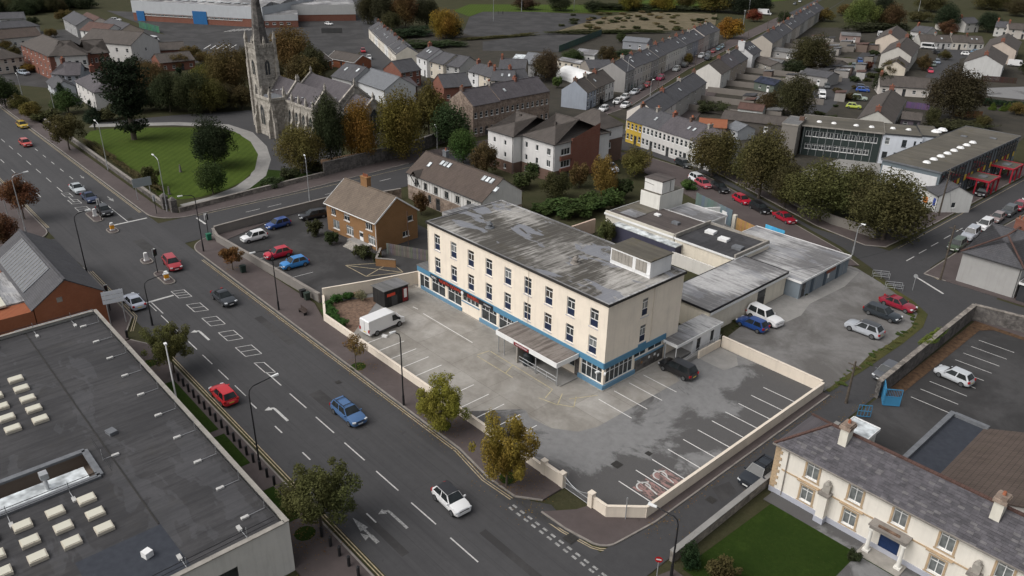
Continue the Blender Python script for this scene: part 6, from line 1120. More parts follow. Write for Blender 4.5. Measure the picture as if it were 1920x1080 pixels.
# --- stone terrace behind the mews
ST=terrace(['nearest tall rubble stone terrace house with white paired windows','middle tall rubble stone terrace house with skylights','farthest tall rubble stone terrace house with skylights'],(-90.6,56.4),(-91,81),7.4,8.6,['rubble_brown'],2.8,'slate_purple',world=True,nw=4)
# --- parish hall, brick gables, church street houses
hs('parish hall with pale zinc roof and white wall right of the church',(668,151),(721,169),4.4,9.5,2.8,wc=(.55,.56,.57),roof='lead',n=4,fl=1,ch=0,name='hall',cat='hall',st='one')
hs('slate roofed parish hall wing with roof windows behind the church',(622,142),(660,152),4.6,10,3.0,wc=(.4,.4,.4),roof='slate',n=2,fl=1,ch=0,name='hall',cat='hall',sky=[('f',3,.6,.9,1.4),('f',8,.7,.9,1.4)])
hs('brown slated low range between parish hall and yellow tree',(722,170),(782,160),3.4,7,1.8,wall='brick_brown',roof='slate_purple',n=2,fl=1,ch=0,name='outbuilding',cat='outbuilding')
br_=hs('red brick villa with slate roof and small front gable',(752,136),(789,130),4.6,8,2.6,wall='brick_red',roof='slate',n=3,fl=2,ch=0)
hs('second red brick gabled building with slate roof below the white house',(832,164),(884,160),3.8,8.5,2.6,wall='brick_red',roof='slate',n=3,fl=1,ch=0)
hs('tall white house with blue grey gable panel behind the brick villa',(781,104),(801,111),5.6,9,2.6,wc=(.62,.62,.62),roof='slate',n=2,fl=2,ch=1,sky=[('f',3,.6,.8,1.2),('f',5,.55,.8,1.2)])
hs('cream rendered house joined to the tall white house',(801,113),(832,121),5.0,9,2.4,wc=(.58,.53,.45),roof='slate',n=2,fl=2,ch=0)
hs('large grey gable house end behind the cream house',(832,121),(862,126),4.8,9,2.4,wc=(.38,.38,.37),roof='slate',n=2,fl=2,ch=0)
hs('small white slate house with dark window left of the chimney row',(878,133),(898,138),4.2,7,1.9,wc=(.62,.62,.62),n=1,fl=2,ch=1,door=False)
hs('small cream slate house in front of the brick chimney row',(898,138),(920,145),4.2,7,1.9,wc=(.6,.54,.45),n=1,fl=2,ch=1,door=False)
hs('slate house with two roof windows above the stone terrace',(920,150),(962,152),4.2,7,2.2,wc=(.55,.5,.44),n=2,fl=2,ch=1,sky=[('f',3,.5,.7,1.1),('f',5,.5,.7,1.1)])
hs('blue slate roofed house above the brown tree',(935,128),(985,130),4.4,8,2.2,wc=(.6,.55,.46),n=2,fl=2,ch=1)
hs('slate cottage with stone chimney beside the stone terrace',(962,150),(992,148),4.0,7,2.2,wc=(.55,.52,.45),n=2,fl=1,ch=1)
hs('grey metal roofed shed left of the brown tree',(978,118),(1015,122),4,9,2.6,wc=(.3,.3,.3),roof='lead',n=2,fl=1,ch=0,name='shed',cat='shed')
terrace(['%s house of the sloping white terrace on mill street'%ORD[i] for i in range(8)],P(691,54,3.6),P(742,102,3.6),3.6,8,[(.6,.55,.47),(.62,.58,.5),(.63,.63,.62)],2.4,'slate','sloping white terrace',world=True)
hs('brick bungalow with white bargeboards right of the church, left of two',(595,118),(622,112),2.8,7,2.0,wall='brick_orange',roof='tile_dark',n=2,fl=1,ch=0,barge='white_frame',name='bungalow')
hs('brick bungalow with white bargeboards right of the church, right of two',(614,108),(665,117),2.6,7,1.8,wall='brick_orange',roof='tile_dark',n=3,fl=1,ch=0,barge='white_frame',name='bungalow')
# arched white tunnel, blue and green sheds behind the terrace
tn=thing('poly_tunnel','white arched tunnel shed behind the pale blue end house','shed',(*P(1042,145),0),-.25); b=MB(); N=10
for i in range(N):
    a0,a1=math.pi*i/N,math.pi*(i+1)/N; b.quad((0,4-4*math.cos(a0),3.4*math.sin(a0)),(14,4-4*math.cos(a0),3.4*math.sin(a0)),(14,4-4*math.cos(a1),3.4*math.sin(a1)),(0,4-4*math.cos(a1),3.4*math.sin(a1)))
b.add([(14,4-4*math.cos(math.pi*i/N),3.4*math.sin(math.pi*i/N)) for i in range(N+1)],[tuple(range(N+1))]); b.build('cover','white_frame',tn)
for i,q in enumerate(((1078,100,1115,104,2.6,7,'felt_light',(.6,.6,.58),'pale sheet roofed store among the garden bushes'),(1168,76,1214,80,3,6,'lead',(.25,.26,.28),'long blue grey roofed shed beside the sports court'),(960,112,985,114,2.5,8,'rooflight',(.6,.6,.6),'white curved roof shed at the garden edge'),(1432,118,1462,122,2.5,6,'felt_grey',(.45,.45,.44),'white walled garage behind the white gable house'),(1415,152,1452,160,2.4,5,'solar','black','small shed roofed with solar panels behind the terrace'),(1384,202,1430,208,2.4,3,'tile_red',(.5,.52,.5),'white garden hut with reddish roof'),(1500,138,1552,146,2.8,8,'slate',(.3,.29,.28),'long slate roofed garage block beside the estate street'),(1545,118,1568,122,2.6,6,'tile_dark',(.28,.25,.22),'brown garage with brown door near the big green tree'),(1578,66,1614,68,2.6,8,'felt_grey',(.3,.22,.2),'flat roofed brick garage beside the woods'),(1310,236,1362,240,2.6,6,'brick_orange',(.3,.22,.18),'low rust red roofed shed behind the white terrace'),(1362,238,1384,246,2.2,5,'lead',(.4,.42,.44),'grey corrugated arched shed beside the rust red roof'),(1352,222,1475,236,2.6,8,'tile_dark',(.1,.09,.08),'long dark corrugated workshop behind the sycamores'),(1412,112,1446,124,2.6,5,'tile_dark',(.3,.28,.25),'low dark roofed extension behind the white gable house'),(1446,94,1492,100,2.4,5,'felt_grey',(.3,.29,.28),'grey flat roofed extension with two roof domes'))):
    A=(q[0],q[1]);B=(q[2],q[3]); c=q[7] if q[7]!='black' else (.1,.12,.1)
    r=bpx('shed',q[8],'shed',A,B,q[4],q[5],rise=.7 if 'flat' in q[8] else 1.1,wall='render_wall',wcol=c,rmat=q[6],opf=lambda L,D:[('f',L*.3,.8,.8,.8,'one'),('f',L*.7,0,.9,1.9,'door')],gutter=False)
# garden walls and fences in the terrace backs
for i in range(12):
    a=Vector((-80,118))+Vector((-.345,.939))*(i*13); e=a+Vector((.939,.345))*(22+6*(i%3)); wall('garden_wall','rear garden wall running back from the right hand terrace, %s one'%ORD[i],[tuple(a+Vector((.939,.345))*1.5),tuple(e)],1.6,.2,'render_wall',(.2,.18,.16),None)
RY=random.Random(11); GG=tag(put('garden_growth',None),'garden growth in the terrace back yards','bushes',None,'stuff')
for i in range(34):
    u=RY.uniform(0,1); a=Vector((-74,124))+Vector((-.345,.939))*(u*150)+Vector((.939,.345))*RY.uniform(3,30); w_,d_,h_=RY.uniform(2.5,6),RY.uniform(2.5,4.5),RY.uniform(2,2.8)
    t=thing('yard_shed','%s yard shed behind the right hand terrace, %s roof'%(ORD[i//4],('dark felt','grey sheet','pale sheet','rusty')[i%4]),'shed',(a.x,a.y,0),math.atan2(-.939,.345)+RY.uniform(-.1,.1)); MB().box(0,w_,0,d_,0,h_).build('wall','render_wall',t,color=RY.choice(((.3,.28,.26),(.2,.18,.16),(.45,.44,.42),(.16,.12,.1)))); MB().add([(-.1,-.1,h_),(w_+.1,-.1,h_),(w_+.1,d_+.1,h_+.4),(-.1,d_+.1,h_+.4),(-.1,-.1,h_+.1),(w_+.1,-.1,h_+.1),(w_+.1,d_+.1,h_+.5),(-.1,d_+.1,h_+.5)],[(3,2,1,0),(4,5,6,7),(0,1,5,4),(1,2,6,5),(2,3,7,6),(3,0,4,7)]).build('roof',('felt_dark','felt_grey','felt_light','tile_red')[i%4],t)
for i in range(40):
    u=RY.uniform(0,1); a=Vector((-72,126))+Vector((-.345,.939))*(u*160)+Vector((.939,.345))*RY.uniform(2,34); s_=RY.uniform(.8,2.2); o=put('foliage',CV['U',i%3],GG,(a.x,a.y,0),i,RY.choice(((.035,.045,.02),(.05,.055,.022),(.06,.045,.022)))); o.scale=(s_,s_*1.2,s_*.9)
# --- estate houses, top right
hs('white end gable estate house with brown roof and lean-to porch',(1709,106),(1724,86),4.9,9.5,2.7,wc=(.5,.48,.44),roof='tile_dark',n=4,fl=2,ch=2)
hs('small cream gabled extension in front of the white estate house',(1698,128),(1704,117),2.8,6.4,1.8,wc=(.58,.52,.43),roof='tile_dark',n=1,fl=1,ch=0)
hs('cream estate house behind the white end gable, staggered roof',(1690,78),(1702,62),4.8,9,2.5,wc=(.58,.5,.42),roof='tile_dark',n=3,fl=2,ch=1)
terrace(['%s bungalow of the brown roofed row beside the minibus, from the left'%x for x in ('first','second','third','fourth')],P(1726,77,2.8),P(1846,81,2.8),2.8,8,[(.48,.47,.44),(.47,.46,.45),(.6,.56,.5)],2.2,'tile_dark',fl=1,world=True,chm='render_wall',name='bungalow')
hs('grey roofed house at the top end of the estate street',(1708,58),(1738,62),3.4,8,2.0,wc=(.47,.46,.45),roof='slate',n=2,fl=1,ch=1)
hs('large white gable estate house facing the fence',(1881,123),(1889,104),4.9,11,2.7,wc=(.5,.5,.49),roof='tile_dark',n=3,fl=2,ch=1)
hs('cream pink gable estate house behind the white van',(1906,95),(1914,78),4.9,10,2.6,wc=(.48,.41,.35),roof='tile_dark',n=3,fl=2,ch=1)
hs('brown roofed bungalow behind the big dark tree',(1650,160),(1745,166),2.7,8,2.2,wc=(.58,.54,.5),roof='tile_dark',n=5,fl=1,ch=1,name='bungalow')
hs('brown roofed house with white gable just behind the school block',(1674,230),(1697,186),3.4,7.5,2.2,wc=(.48,.47,.43),roof='tile_dark',n=3,fl=1,ch=2)
hs('low house with purple banner wall near the school',(1690,222),(1727,226),2.5,5,1.2,wc=(.12,.1,.12),roof='tile_dark',n=2,fl=1,ch=0)
hs('brown roofed far house above the bungalow row, left',(1776,42),(1812,42),4,8,2.0,wc=(.45,.43,.4),roof='tile_red',n=2,fl=2,ch=1)
hs('slate roofed far house above the bungalow row, middle',(1812,44),(1838,43),4,8,2.0,wc=(.45,.44,.42),roof='slate',n=2,fl=2,ch=1)
hs('slate roofed far house above the bungalow row, right',(1866,50),(1892,52),4,8,2.0,wc=(.45,.44,.42),roof='slate',n=2,fl=2,ch=1); hs('brown roofed far house at the right edge',(1892,54),(1930,56),4,8,2.0,wc=(.5,.46,.42),roof='tile_dark',n=2,fl=2,ch=1)
planks('garden_fence','dark brown garden fence below the large white estate house','fence',P(1838,152),P(1905,157),1.8,40,'wood',(.05,.03,.024)); planks('garden_fence','orange timber fence under the big dark tree','fence',P(1790,218),P(1840,222),1.8,24,'wood',(.22,.12,.05)); planks('banner_fence','purple painted fence beside the school gable house','fence',P(1698,202),P(1742,207),1.7,20,'paint',(.14,.09,.2))
# --- top left cluster
hs('long grey hipped bungalow at the left edge of the top rows',(-12,54),(74,48),3,8,2.0,wc=(.55,.53,.5),roof='slate',n=6,fl=1,ch=0,rk='hip',name='bungalow')
hs('long brown roofed building at the top left edge',(-12,74),(78,66),3.4,9,2.4,wc=(.58,.56,.52),roof='tile_brown',n=6,fl=1,ch=0)
hs('brown roofed cream house at the left edge below the long roof',(-12,112),(44,106),4.4,8,2.2,wc=(.55,.5,.44),roof='tile_dark',n=4,fl=2,ch=0,rk='hip')
hs('white gabled bungalow at the top left corner',(-15,36),(45,34),2.6,9,2,wc=(.6,.6,.6),roof='slate',n=3,fl=1,ch=0,name='bungalow')
hs('red brick flats with white bay strips facing the main road',(38,82),(92,105),7.2,11,2.8,wall='brick_red',roof='tile_dark',n=7,fl=3,ch=0,rk='hip',name='flats',cat='flats')
hs('white rendered flats wing with dark hipped roof and dormer',(92,106),(163,102),7.0,13,3.2,wc=(.6,.58,.56),roof='tile_dark',n=5,fl=2,ch=0,rk='hip',name='flats',cat='flats')
hs('brick and white flats wing with twin dormers',(163,101),(204,98),6.6,12,3.0,wall='brick_red',roof='tile_dark',n=4,fl=2,ch=0,rk='hip',name='flats',cat='flats'); hs('rear flats wing with dark roof and white gable',(150,76),(246,84),6.6,12,3.0,wc=(.6,.59,.57),roof='tile_dark',n=5,fl=2,ch=0,name='flats',cat='flats')
hs('long low brick building with brown roof behind the monkey puzzle',(256,96),(346,92),2.9,7.5,1.9,wall='brick_red',roof='tile_dark',n=7,fl=1,ch=0,name='school_annex'); hs('low dark roofed building below the long brick building',(300,118),(365,112),2.8,9,2.0,wall='brick_red',roof='tile_dark',n=4,fl=1,ch=0,name='school_annex')
hs('grey slate villa with hipped roofs left of the white house',(96,138),(124,140),4.6,9,2.4,wc=(.34,.36,.4),roof='slate_purple',n=2,fl=2,ch=1,rk='hip'); hs('slate villa wing with pale gable beside the white house',(122,141),(150,140),4.6,9,2.4,wc=(.34,.36,.4),roof='slate_purple',n=2,fl=2,ch=0)
hs('white house with slate roof left of the monkey puzzle',(141,151),(177,173),4.8,9,2.4,wc=(.62,.6,.58),roof='slate_purple',n=4,fl=2,ch=1,rk='hip'); hs('small slate garage gable beside the garden court',(88,152),(102,166),2.6,5,1.6,wc=(.45,.47,.5),roof='slate',n=1,fl=1,ch=0,name='garage')
for i,q in enumerate((((143,36),(166,47),'tile_red',(.58,.54,.5),'brown roofed white house near the factory, left of three'),((150,56),(196,62),'tile_red',(.6,.6,.58),'brown roofed house with white gable near the factory, middle of three'),((186,48),(222,60),'slate',(.52,.44,.36),'cream gabled house near the factory, right of three'),((118,34),(143,48),'slate',(.3,.3,.3),'grey long roofed shed behind the brown roofed houses'))): hs(q[4],q[0],q[1],4.6,9,2.4,wc=q[3],roof=q[2],n=3,fl=2,ch=0)
# --- factory
fa=thing('factory','long white clad factory with brick base and blue doors beyond the church','factory',(-340.5,67.5,0),math.atan2(31.4,49.3)); FL=math.hypot(52,33); b=MB(); b.box(-2,FL+2,0,45,-.05,3.4); b.build('brick_base','brick_red',fa); b=MB(); b.box(-2.1,FL+2.1,-.15,45,3.4,8.4); b.build('cladding','cladding',fa,color=(.46,.48,.5))
b=MB()
for k in range(3): b.add([(-2.1,k*15,8.4),(FL+2.1,k*15,8.4),(FL+2.1,k*15+15,8.4),(-2.1,k*15+15,8.4),(-2.1,k*15+7.5,10),(FL+2.1,k*15+7.5,10)],[(0,1,5,4),(2,3,4,5),(1,2,5),(3,0,4)])
b.build('roof','felt_light',fa)
for i in range(14): MB().box(2+i*4.2,4.6+i*4.2,2,5,9.2,9.35).build('rooflight','rooflight',fa)
for i in range(22): put('window',winmesh('three',2.0,.8),fa,(4+i*2.3,-.02,2.4))
for x,w_,h in ((0,4,4.2),(29,7,5.4)): MB().box(x,x+w_,-.35,-.16,0,h).build('loading_door','paint',fa,color=(.02,.12,.3))
for i,(x0,x1,y0,y1,h,c,l) in enumerate(((-1,14,0,18,5.2,(.5,.51,.52),'white clad brick factory office block right of the spire'),(2,40,20,44,7,(.5,.5,.49),'wide white sheet roofed warehouse at the top centre'))):
    o=P(497,52); rz=math.radians(62); ca,sa=math.cos(rz),math.sin(rz); q=thing('factory_block',l,'factory',(o[0],o[1],0),rz); MB().box(x0,x1,y0,y1,-.05,2.8).build('brick_base','brick_red',q); MB().box(x0-.1,x1+.1,y0-.1,y1+.1,2.8,h).build('cladding','cladding',q,color=c); MB().box(x0,x1,y0,y1,h,h+.15).build('roof','felt_light',q)
    for k in range(4): put('window',winmesh('two',1.4,.9),q,(x0+2+k*3,y0-.02,1.2))
cn=thing('fuel_canopy','flat white filling station canopy beside mill street','canopy',(*P(618,30),0),1.05); MB().box(-6,6,-4,4,4.4,5.2).build('roof','white_frame',cn); MB().box(-3,3,2,4,0,3).build('kiosk','black_metal',cn)
for x in (-4,4): MB().box(-.2,.2,-.2,.2,0,4.4).build('post','galv',cn,(x,0,0))
wall('works_wall','dark retaining wall in the works yard beside mill street',[P(603,62),P(642,62)],2.0,.4,'render_wall',(.06,.06,.06),None); planks('works_fence','green mesh fence at the corner of the works yard','fence',P(262,52),P(300,62),2.6,14,'paint',(.05,.16,.1),gap=.3)
planks('court_fence','long green mesh fence beside the sports court','fence',P(1048,98),P(1128,66),2.4,40,'paint',(.02,.05,.045),gap=.2)
# ================================================================ FAR TREES, HEDGES
F=[]
def ft(l,x,y,ty,w,c,k='M'): tpx(l,x,y,ty,w,c,k,.05)
for q in ((1515,136,62,88,(.045,.042,.018),'L','big green tree turning rusty behind the terrace yards'),(1485,222,140,84,(.045,.042,.02),'L','brown green tree beside the estate street van'),(1440,214,168,50,(.06,.045,.022),'M','brown bush tree left of the estate street tree'),(1488,140,110,50,(.03,.038,.018),'M','dark green bush below the rusty topped tree'),(1785,224,120,112,(.04,.032,.018),'L','huge dark tree between school and estate'),(1746,240,200,34,(.05,.05,.022),'M','bush at the foot of the huge dark tree'),(1650,172,128,36,(.03,.035,.016),'M','dark small tree beside the blue cars'),(1700,140,98,0,None,'',''),(1368,72,30,54,(.2,.1,.018),'M','bright orange tree at the far street corner'),(1412,40,16,34,(.13,.035,.02),'M','dark red tree beyond the orange corner tree'),(1022,152,95,60,(.06,.042,.024),'L','brown tree behind the slate cottage'),(1045,165,140,22,(.07,.1,.03),'U','light green palm like bush below the brown tree'),(1138,120,84,40,(.055,.042,.02),'M','brown tree in the terrace rear gardens'),(1075,118,92,50,(.04,.055,.02),'M','green tree beside the pale store'),(1165,80,62,24,(.04,.05,.02),'M','small dark tree by the blue grey shed'),(835,72,14,66,(.17,.105,.02),'L','bright golden tree beside the sports ground'),(850,72,44,40,(.03,.032,.016),'M','dark bush in front of the golden tree'),(720,50,-20,50,(.035,.035,.018),'L','dark green tree above the sloping terrace'),(760,52,-20,54,(.08,.045,.02),'L','copper tree above the sloping terrace'),(690,45,-15,44,(.045,.042,.02),'L','olive tree at the mill street bend'),(800,50,-10,50,(.035,.036,.018),'L','dark tree left of the golden tree'),(735,55,20,40,(.05,.048,.022),'M','olive tree directly behind the terrace chimneys'),(1340,22,-25,90,(.1,.085,.022),'L','yellow tree in the top row, right of centre'),(1180,20,-18,50,(.12,.1,.022),'L','yellow tree in the top row above the waste ground'),(1240,20,-18,50,(.14,.11,.02),'L','brighter yellow tree in the top row'),(1285,18,-20,44,(.07,.06,.02),'L','olive tree in the top row'),(1110,22,0,40,(.03,.036,.018),'M','dark tree at the edge of the waste ground'),(1050,20,-10,50,(.03,.036,.017),'M','dark bushy tree beyond the sports ground, right'),(985,18,-6,50,(.055,.035,.022),'M','brown tree beyond the sports ground, left'),(1420,25,-15,60,(.02,.026,.015),'L','very dark tree beside the far street'),(1385,26,-10,50,(.02,.026,.015),'L','very dark tree left of the far street'),(1610,52,-8,66,(.1,.12,.035),'L','pale green tree at the top right of the terrace'),(1650,50,-15,50,(.022,.028,.015),'L','dark conifer like tree beside the pale green one'),(1670,55,5,50,(.07,.045,.022),'L','brown tree behind the estate houses'),(1770,58,4,44,(.025,.035,.018),'L','dark green tree above the bungalow row'),(1775,66,36,40,(.075,.04,.022),'M','reddish tree above the bungalow row'),(1850,60,18,50,(.025,.034,.018),'L','dark green tree right of the far slate roof'),(1725,40,20,50,(.06,.055,.022),'M','olive shrub tree behind the estate'),(1745,22,-10,60,(.06,.055,.022),'L','olive tree in the top right row'),(1860,18,-15,80,(.07,.06,.024),'L','pale brown tree in the top right row'),(1905,30,-5,50,(.05,.042,.02),'L','brown tree at the top right corner'),(1670,140,110,40,(.075,.06,.024),'M','olive bush in front of the white estate house'),(1672,134,125,26,(.14,.12,.02),'U','yellow bush beside the cream extension'),(1730,132,100,30,(.07,.05,.022),'M','brown tree beside the pink car'),(1625,132,112,26,(.08,.03,.02),'U','dark red hedge beside the estate cars'),(1860,206,190,18,(.07,.1,.02),'C','light green cone shrub, left of three'),(1880,208,192,16,(.07,.1,.02),'C','light green cone shrub, middle of three'),(1890,206,190,16,(.075,.1,.02),'C','light green cone shrub, right of three')):
    if q[4]: ft(q[6],*q[:5],q[5])
def hedge(l,a,b,h,w,c,v=0):
    a=Vector(a);b=Vector(b);t=thing('hedge',l,'hedge',((a.x+b.x)/2,(a.y+b.y)/2,0),math.atan2(b.y-a.y,b.x-a.x)); put('foliage',CV['B',v],t,color=c).scale=((b-a).length/2*1.1,w,h)
hedge('long dark hedge below the golden tree',P(742,90),P(866,86),2.6,6,(.035,.048,.02),1); hedge('thick dark hedge behind the sloping terrace',P(740,72),P(800,64),4,8,(.022,.034,.016),2); hedge('dark green hedge beside the estate lawn',P(1835,196),P(1935,205),2.2,2,(.02,.035,.018),3)
hedge('bank of bushes behind the waste ground',P(1110,18),P(1345,22),4,6,(.035,.04,.02),0); hedge('bank of bushes along the sports ground edge',P(1030,64),P(1240,62),2,3,(.05,.055,.024),1); hedge('overgrown bank left of the sports court',P(868,76),P(1000,66),1.2,3,(.07,.065,.028),2)
hedge('overgrown garden thicket behind the terrace yards',P(1310,208),P(1362,212),3,5,(.04,.045,.02),3); hedge('shrub bank behind the school hall',P(1750,246),P(1850,240),2.5,4,(.05,.05,.024),0)
hedge('dense bush bank beside the walled estate, top right',P(1590,60),P(1690,55),4,7,(.035,.038,.019),1); hedge('green garden hedge behind the terrace gardens',P(1120,108),P(1180,104),2.5,4,(.03,.045,.02),2)
# woods at the top left: told apart only as a mass in the distance
WD=tag(put('woodland',None),'dark mixed wood at the top left corner','wood',None,'stuff'); WB=tag(put('woodland',None),'belt of autumn trees along the top of the view','wood',None,'stuff')
for i in range(70):
    x=-30+random.random()*190; y=-14+random.random()*44-(x/160)*6; g=P(x,y); o=put('crown',CV[('M','L')[i%2],i%4],WD,(g[0],g[1],-.5),i*1.3,random.choice(((.035,.045,.02),(.05,.05,.022),(.03,.038,.018),(.06,.048,.024)))); s=random.uniform(4,7); o.scale=(s,s,random.uniform(5,9))
for i in range(60):
    x=random.choice((random.uniform(640,1000),random.uniform(1440,1960))); y=-34+random.random()*26; g=P(x,y); o=put('crown',CV[('M','L')[i%2],i%4],WB,(g[0],g[1],-.5),i*1.3,random.choice(((.035,.042,.02),(.06,.052,.022),(.08,.055,.024),(.03,.036,.018)))); s=random.uniform(5,9); o.scale=(s,s,random.uniform(7,12))

SW=tag(put('scrub',None),'low scrub scattered over the waste ground','scrub',None,'stuff')
for i in range(70):
    x=1050+RY.random()*290; y=58-RY.random()*34; g=P(x,y); o=put('foliage',CV['U',i%3],SW,(g[0],g[1],-.1),i*.7,RY.choice(((.05,.055,.024),(.09,.08,.035),(.13,.1,.05),(.04,.045,.022)))); s_=RY.uniform(.6,2.4); o.scale=(s_*1.3,s_,s_*.7)
for i,q in enumerate(((62,46,30,26),(96,70,52,26),(120,40,18,34),(30,108,84,26),(232,74,52,30),(360,110,84,40),(385,120,96,34),(12,92,74,24),(205,118,98,26),(335,130,100,40),(1000,140,118,26),(1160,128,108,26),(1290,120,98,22),(1230,128,106,24),(1470,46,20,30),(1545,40,14,36),(1585,30,6,40),(1700,84,62,22),(1850,110,86,26),(1770,112,92,24),(1930,140,106,40),(1905,215,190,34),(1840,240,214,34),(1560,236,214,30),(1630,240,222,26))): ft('%s small mixed tree among the distant gardens, counted from the left'%((ORD+['twenty first','twenty second','twenty third','twenty fourth','twenty fifth'])[i]),*q,RY.choice(((.04,.05,.02),(.07,.06,.024),(.09,.065,.024),(.035,.042,.02),(.11,.08,.026))),'M')
# ================================================================ VEHICLES
CK={ # length, width, height, belt, bonnet height, x of: windscreen base, roof front, roof rear, rear base ; boot height, wheel r
 'hatch':(4.0,1.74,1.47,.9,.86,.95,.3,-1.45,-1.88,.92,.31),'saloon':(4.65,1.82,1.43,.9,.84,.95,.2,-1.0,-1.75,.94,.32),'estate':(4.65,1.82,1.48,.92,.86,1.05,.35,-1.85,-2.22,.95,.32),
 'suv':(4.55,1.86,1.66,1.02,1.0,1.0,.35,-1.65,-2.1,1.04,.36),'mpv':(4.5,1.82,1.68,1.0,.98,1.35,.6,-1.75,-2.12,1.02,.33),'crossover':(4.0,1.75,1.5,.95,.92,.9,.3,-1.35,-1.85,.97,.33),'fourwd':(4.8,1.9,1.82,1.08,1.08,.85,.4,-2.1,-2.3,1.1,.38)}
def carparts(kind):
    L,W_,H,zb,zh,xw,xf,xr,xb,zt,wr=CK[kind]; h=L/2; hw=W_/2; xs=[-h,-h+.08,-h+.35,xb,xr,0,xw,xw+(h-xw)*.55,h-.3,h-.07,h]
    def ztop(x):
        if x<=-h+.01: return .62
        if x<=-h+.09: return zt-.12
        if x<xb+.01: return zt
        if x<=xw+.01: return zb
        t=(x-xw)/(h-xw); return zb+(zh-zb)*t if t<.6 else zh-(t-.6)/.4*.16 if t<.99 else .55
    def hwid(x): 
        t=abs(x)/h; return hw*(1 if t<.55 else 1-.13*((t-.55)/.45)**2.2) - (.06 if abs(x)>h-.05 else 0)
    b=MB(); rings=[]
    for x in xs:
        w=hwid(x); z=ztop(x); zz0=.24 if abs(x)<h-.2 else .3; zm=min(.62,z-.1)
        half=[(w*.9,zz0),(w*.985,zz0+.1),(w,zm*.75+.1),(w*.985,zm),(w*.93,z-.03),(w*.8,z)]
        ring=[(x,y,zv) for y,zv in half]+[(x,0,z+.03 if x>xw else z+.01)]+[(x,-y,zv) for y,zv in half[::-1]]
        rings.append(ring)
    n=len(rings[0]); v=[p for r in rings for p in r]; f=[]
    for i in range(len(rings)-1):
        for k in range(n-1): f.append((i*n+k,(i+1)*n+k,(i+1)*n+k+1,i*n+k+1))
        f.append((i*n+n-1,(i+1)*n+n-1,(i+1)*n,i*n))
    b.add(v,f); b.add(rings[0],[tuple(range(n))]); b.add(rings[-1],[tuple(range(n))[::-1]])
    # cabin hull with pillars and roof
    wb,wrf=hw*.9,hw*.68; Bq=[(xw,wb,zb-.02),(xb,wb*.98,zt-.02)]; z1=H-.03
    c=[(xw,-wb,zb-.03),(xw,wb,zb-.03),(xb,wb*.97,zt-.03),(xb,-wb*.97,zt-.03),(xf,-wrf,z1),(xf,wrf,z1),(xr,wrf,z1),(xr,-wrf,z1),((xf+xr)/2,0,H+.015),((xf+xr)/2,wrf*.98,z1+.02),((xf+xr)/2,-wrf*.98,z1+.02),(xf,0,H-.005),(xr,0,H-.005)]
    b.add(c,[(1,5,9,6,2),(3,7,10,4,0),(0,4,11,5,1),(2,6,12,7,3),(4,10,8,11),(11,8,9,5),(10,7,12,8),(8,12,6,9)])
    body=b.mesh('body',['car_paint'],True); body.set_sharp_from_angle(angle=.62)
    def inset(q,m,off):
        q=[Vector(p) for p in q]; ce=sum(q,Vector())/len(q); nn=(q[1]-q[0]).cross(q[2]-q[0]).normalized(); return [tuple(ce+(p-ce)*(1-m)+nn*off) for p in q]
    g={}
    g['windscreen']=inset([c[0],c[1],c[5],c[4]][::1],.05,.014); g['rear_window']=inset([c[2],c[3],c[7],c[6]],.12,.014)
    sl=[c[2],c[1],c[5],c[6]][::-1]; sr=[c[0],c[3],c[7],c[4]][::-1]
    out={'body':body}
    for k,q in g.items(): out[k]=MB().add(q,[(0,1,2,3)]).mesh(k,['car_glass'])
    for k,(bf,br,rr,rf) in {'side_window':(c[1],c[2],c[6],c[5]),'side_window2':(c[0],c[3],c[7],c[4])}.items():
        bf,br,rr,rf=map(Vector,(bf,br,rr,rf)); m=MB()
        for t0,t1 in ((.05,.48),(.5,.94)):
            q=[bf.lerp(br,t0),bf.lerp(br,t1),rf.lerp(rr,t1),rf.lerp(rr,t0)]; ce=sum(q,Vector())/4; nn=Vector((0,1 if k=='side_window' else -1,.3)).normalized()*.014; q=[tuple(ce+(p-ce)*.93+nn) for p in q]; m.add(q,[(0,1,2,3)] if k!='side_window' else [(3,2,1,0)])
        out[k]=m.mesh('side_window',['car_glass'])
    tw=MB(); N=14
    tw.add([(wr*math.cos(2*math.pi*i/N),y,wr*math.sin(2*math.pi*i/N)) for y in (-.11,.11) for i in range(N)],[(i,(i+1)%N,N+(i+1)%N,N+i)[::-1] for i in range(N)]+[tuple(range(N)),tuple(range(N,2*N))[::-1]]); out['wheel']=tw.mesh('tyre',['rubber'])
    rm=MB(); r2=wr*.66
    rm.add([(r2*math.cos(2*math.pi*i/N),y,r2*math.sin(2*math.pi*i/N)) for y in (-.125,.125) for i in range(N)],[tuple(range(N)),tuple(range(N,2*N))[::-1]]+[(i,(i+1)%N,N+(i+1)%N,N+i)[::-1] for i in range(N)]); out['rim']=rm.mesh('rim',['rim'])
    out['headlight']=MB().box(-.1,.14,-.17,.17,-.07,.07).mesh('headlight',['head_lens']); out['taillight']=MB().box(-.1,.06,-.13,.13,-.14,.1).mesh('taillight',['red_lens'])
    out['plate_f']=MB().box(0,.02,-.26,.26,-.06,.06).mesh('number_plate',['plate_white']); out['plate_r']=MB().box(-.02,0,-.26,.26,-.06,.06).mesh('number_plate',['plate_yellow'])
    out['grille']=MB().box(-.02,.02,-.5,.5,-.09,.09).mesh('grille',['black_metal']); out['mirror']=MB().box(-.06,.06,-.1,.1,-.06,.07).mesh('wing_mirror',['car_paint']); return out
NC=[0]
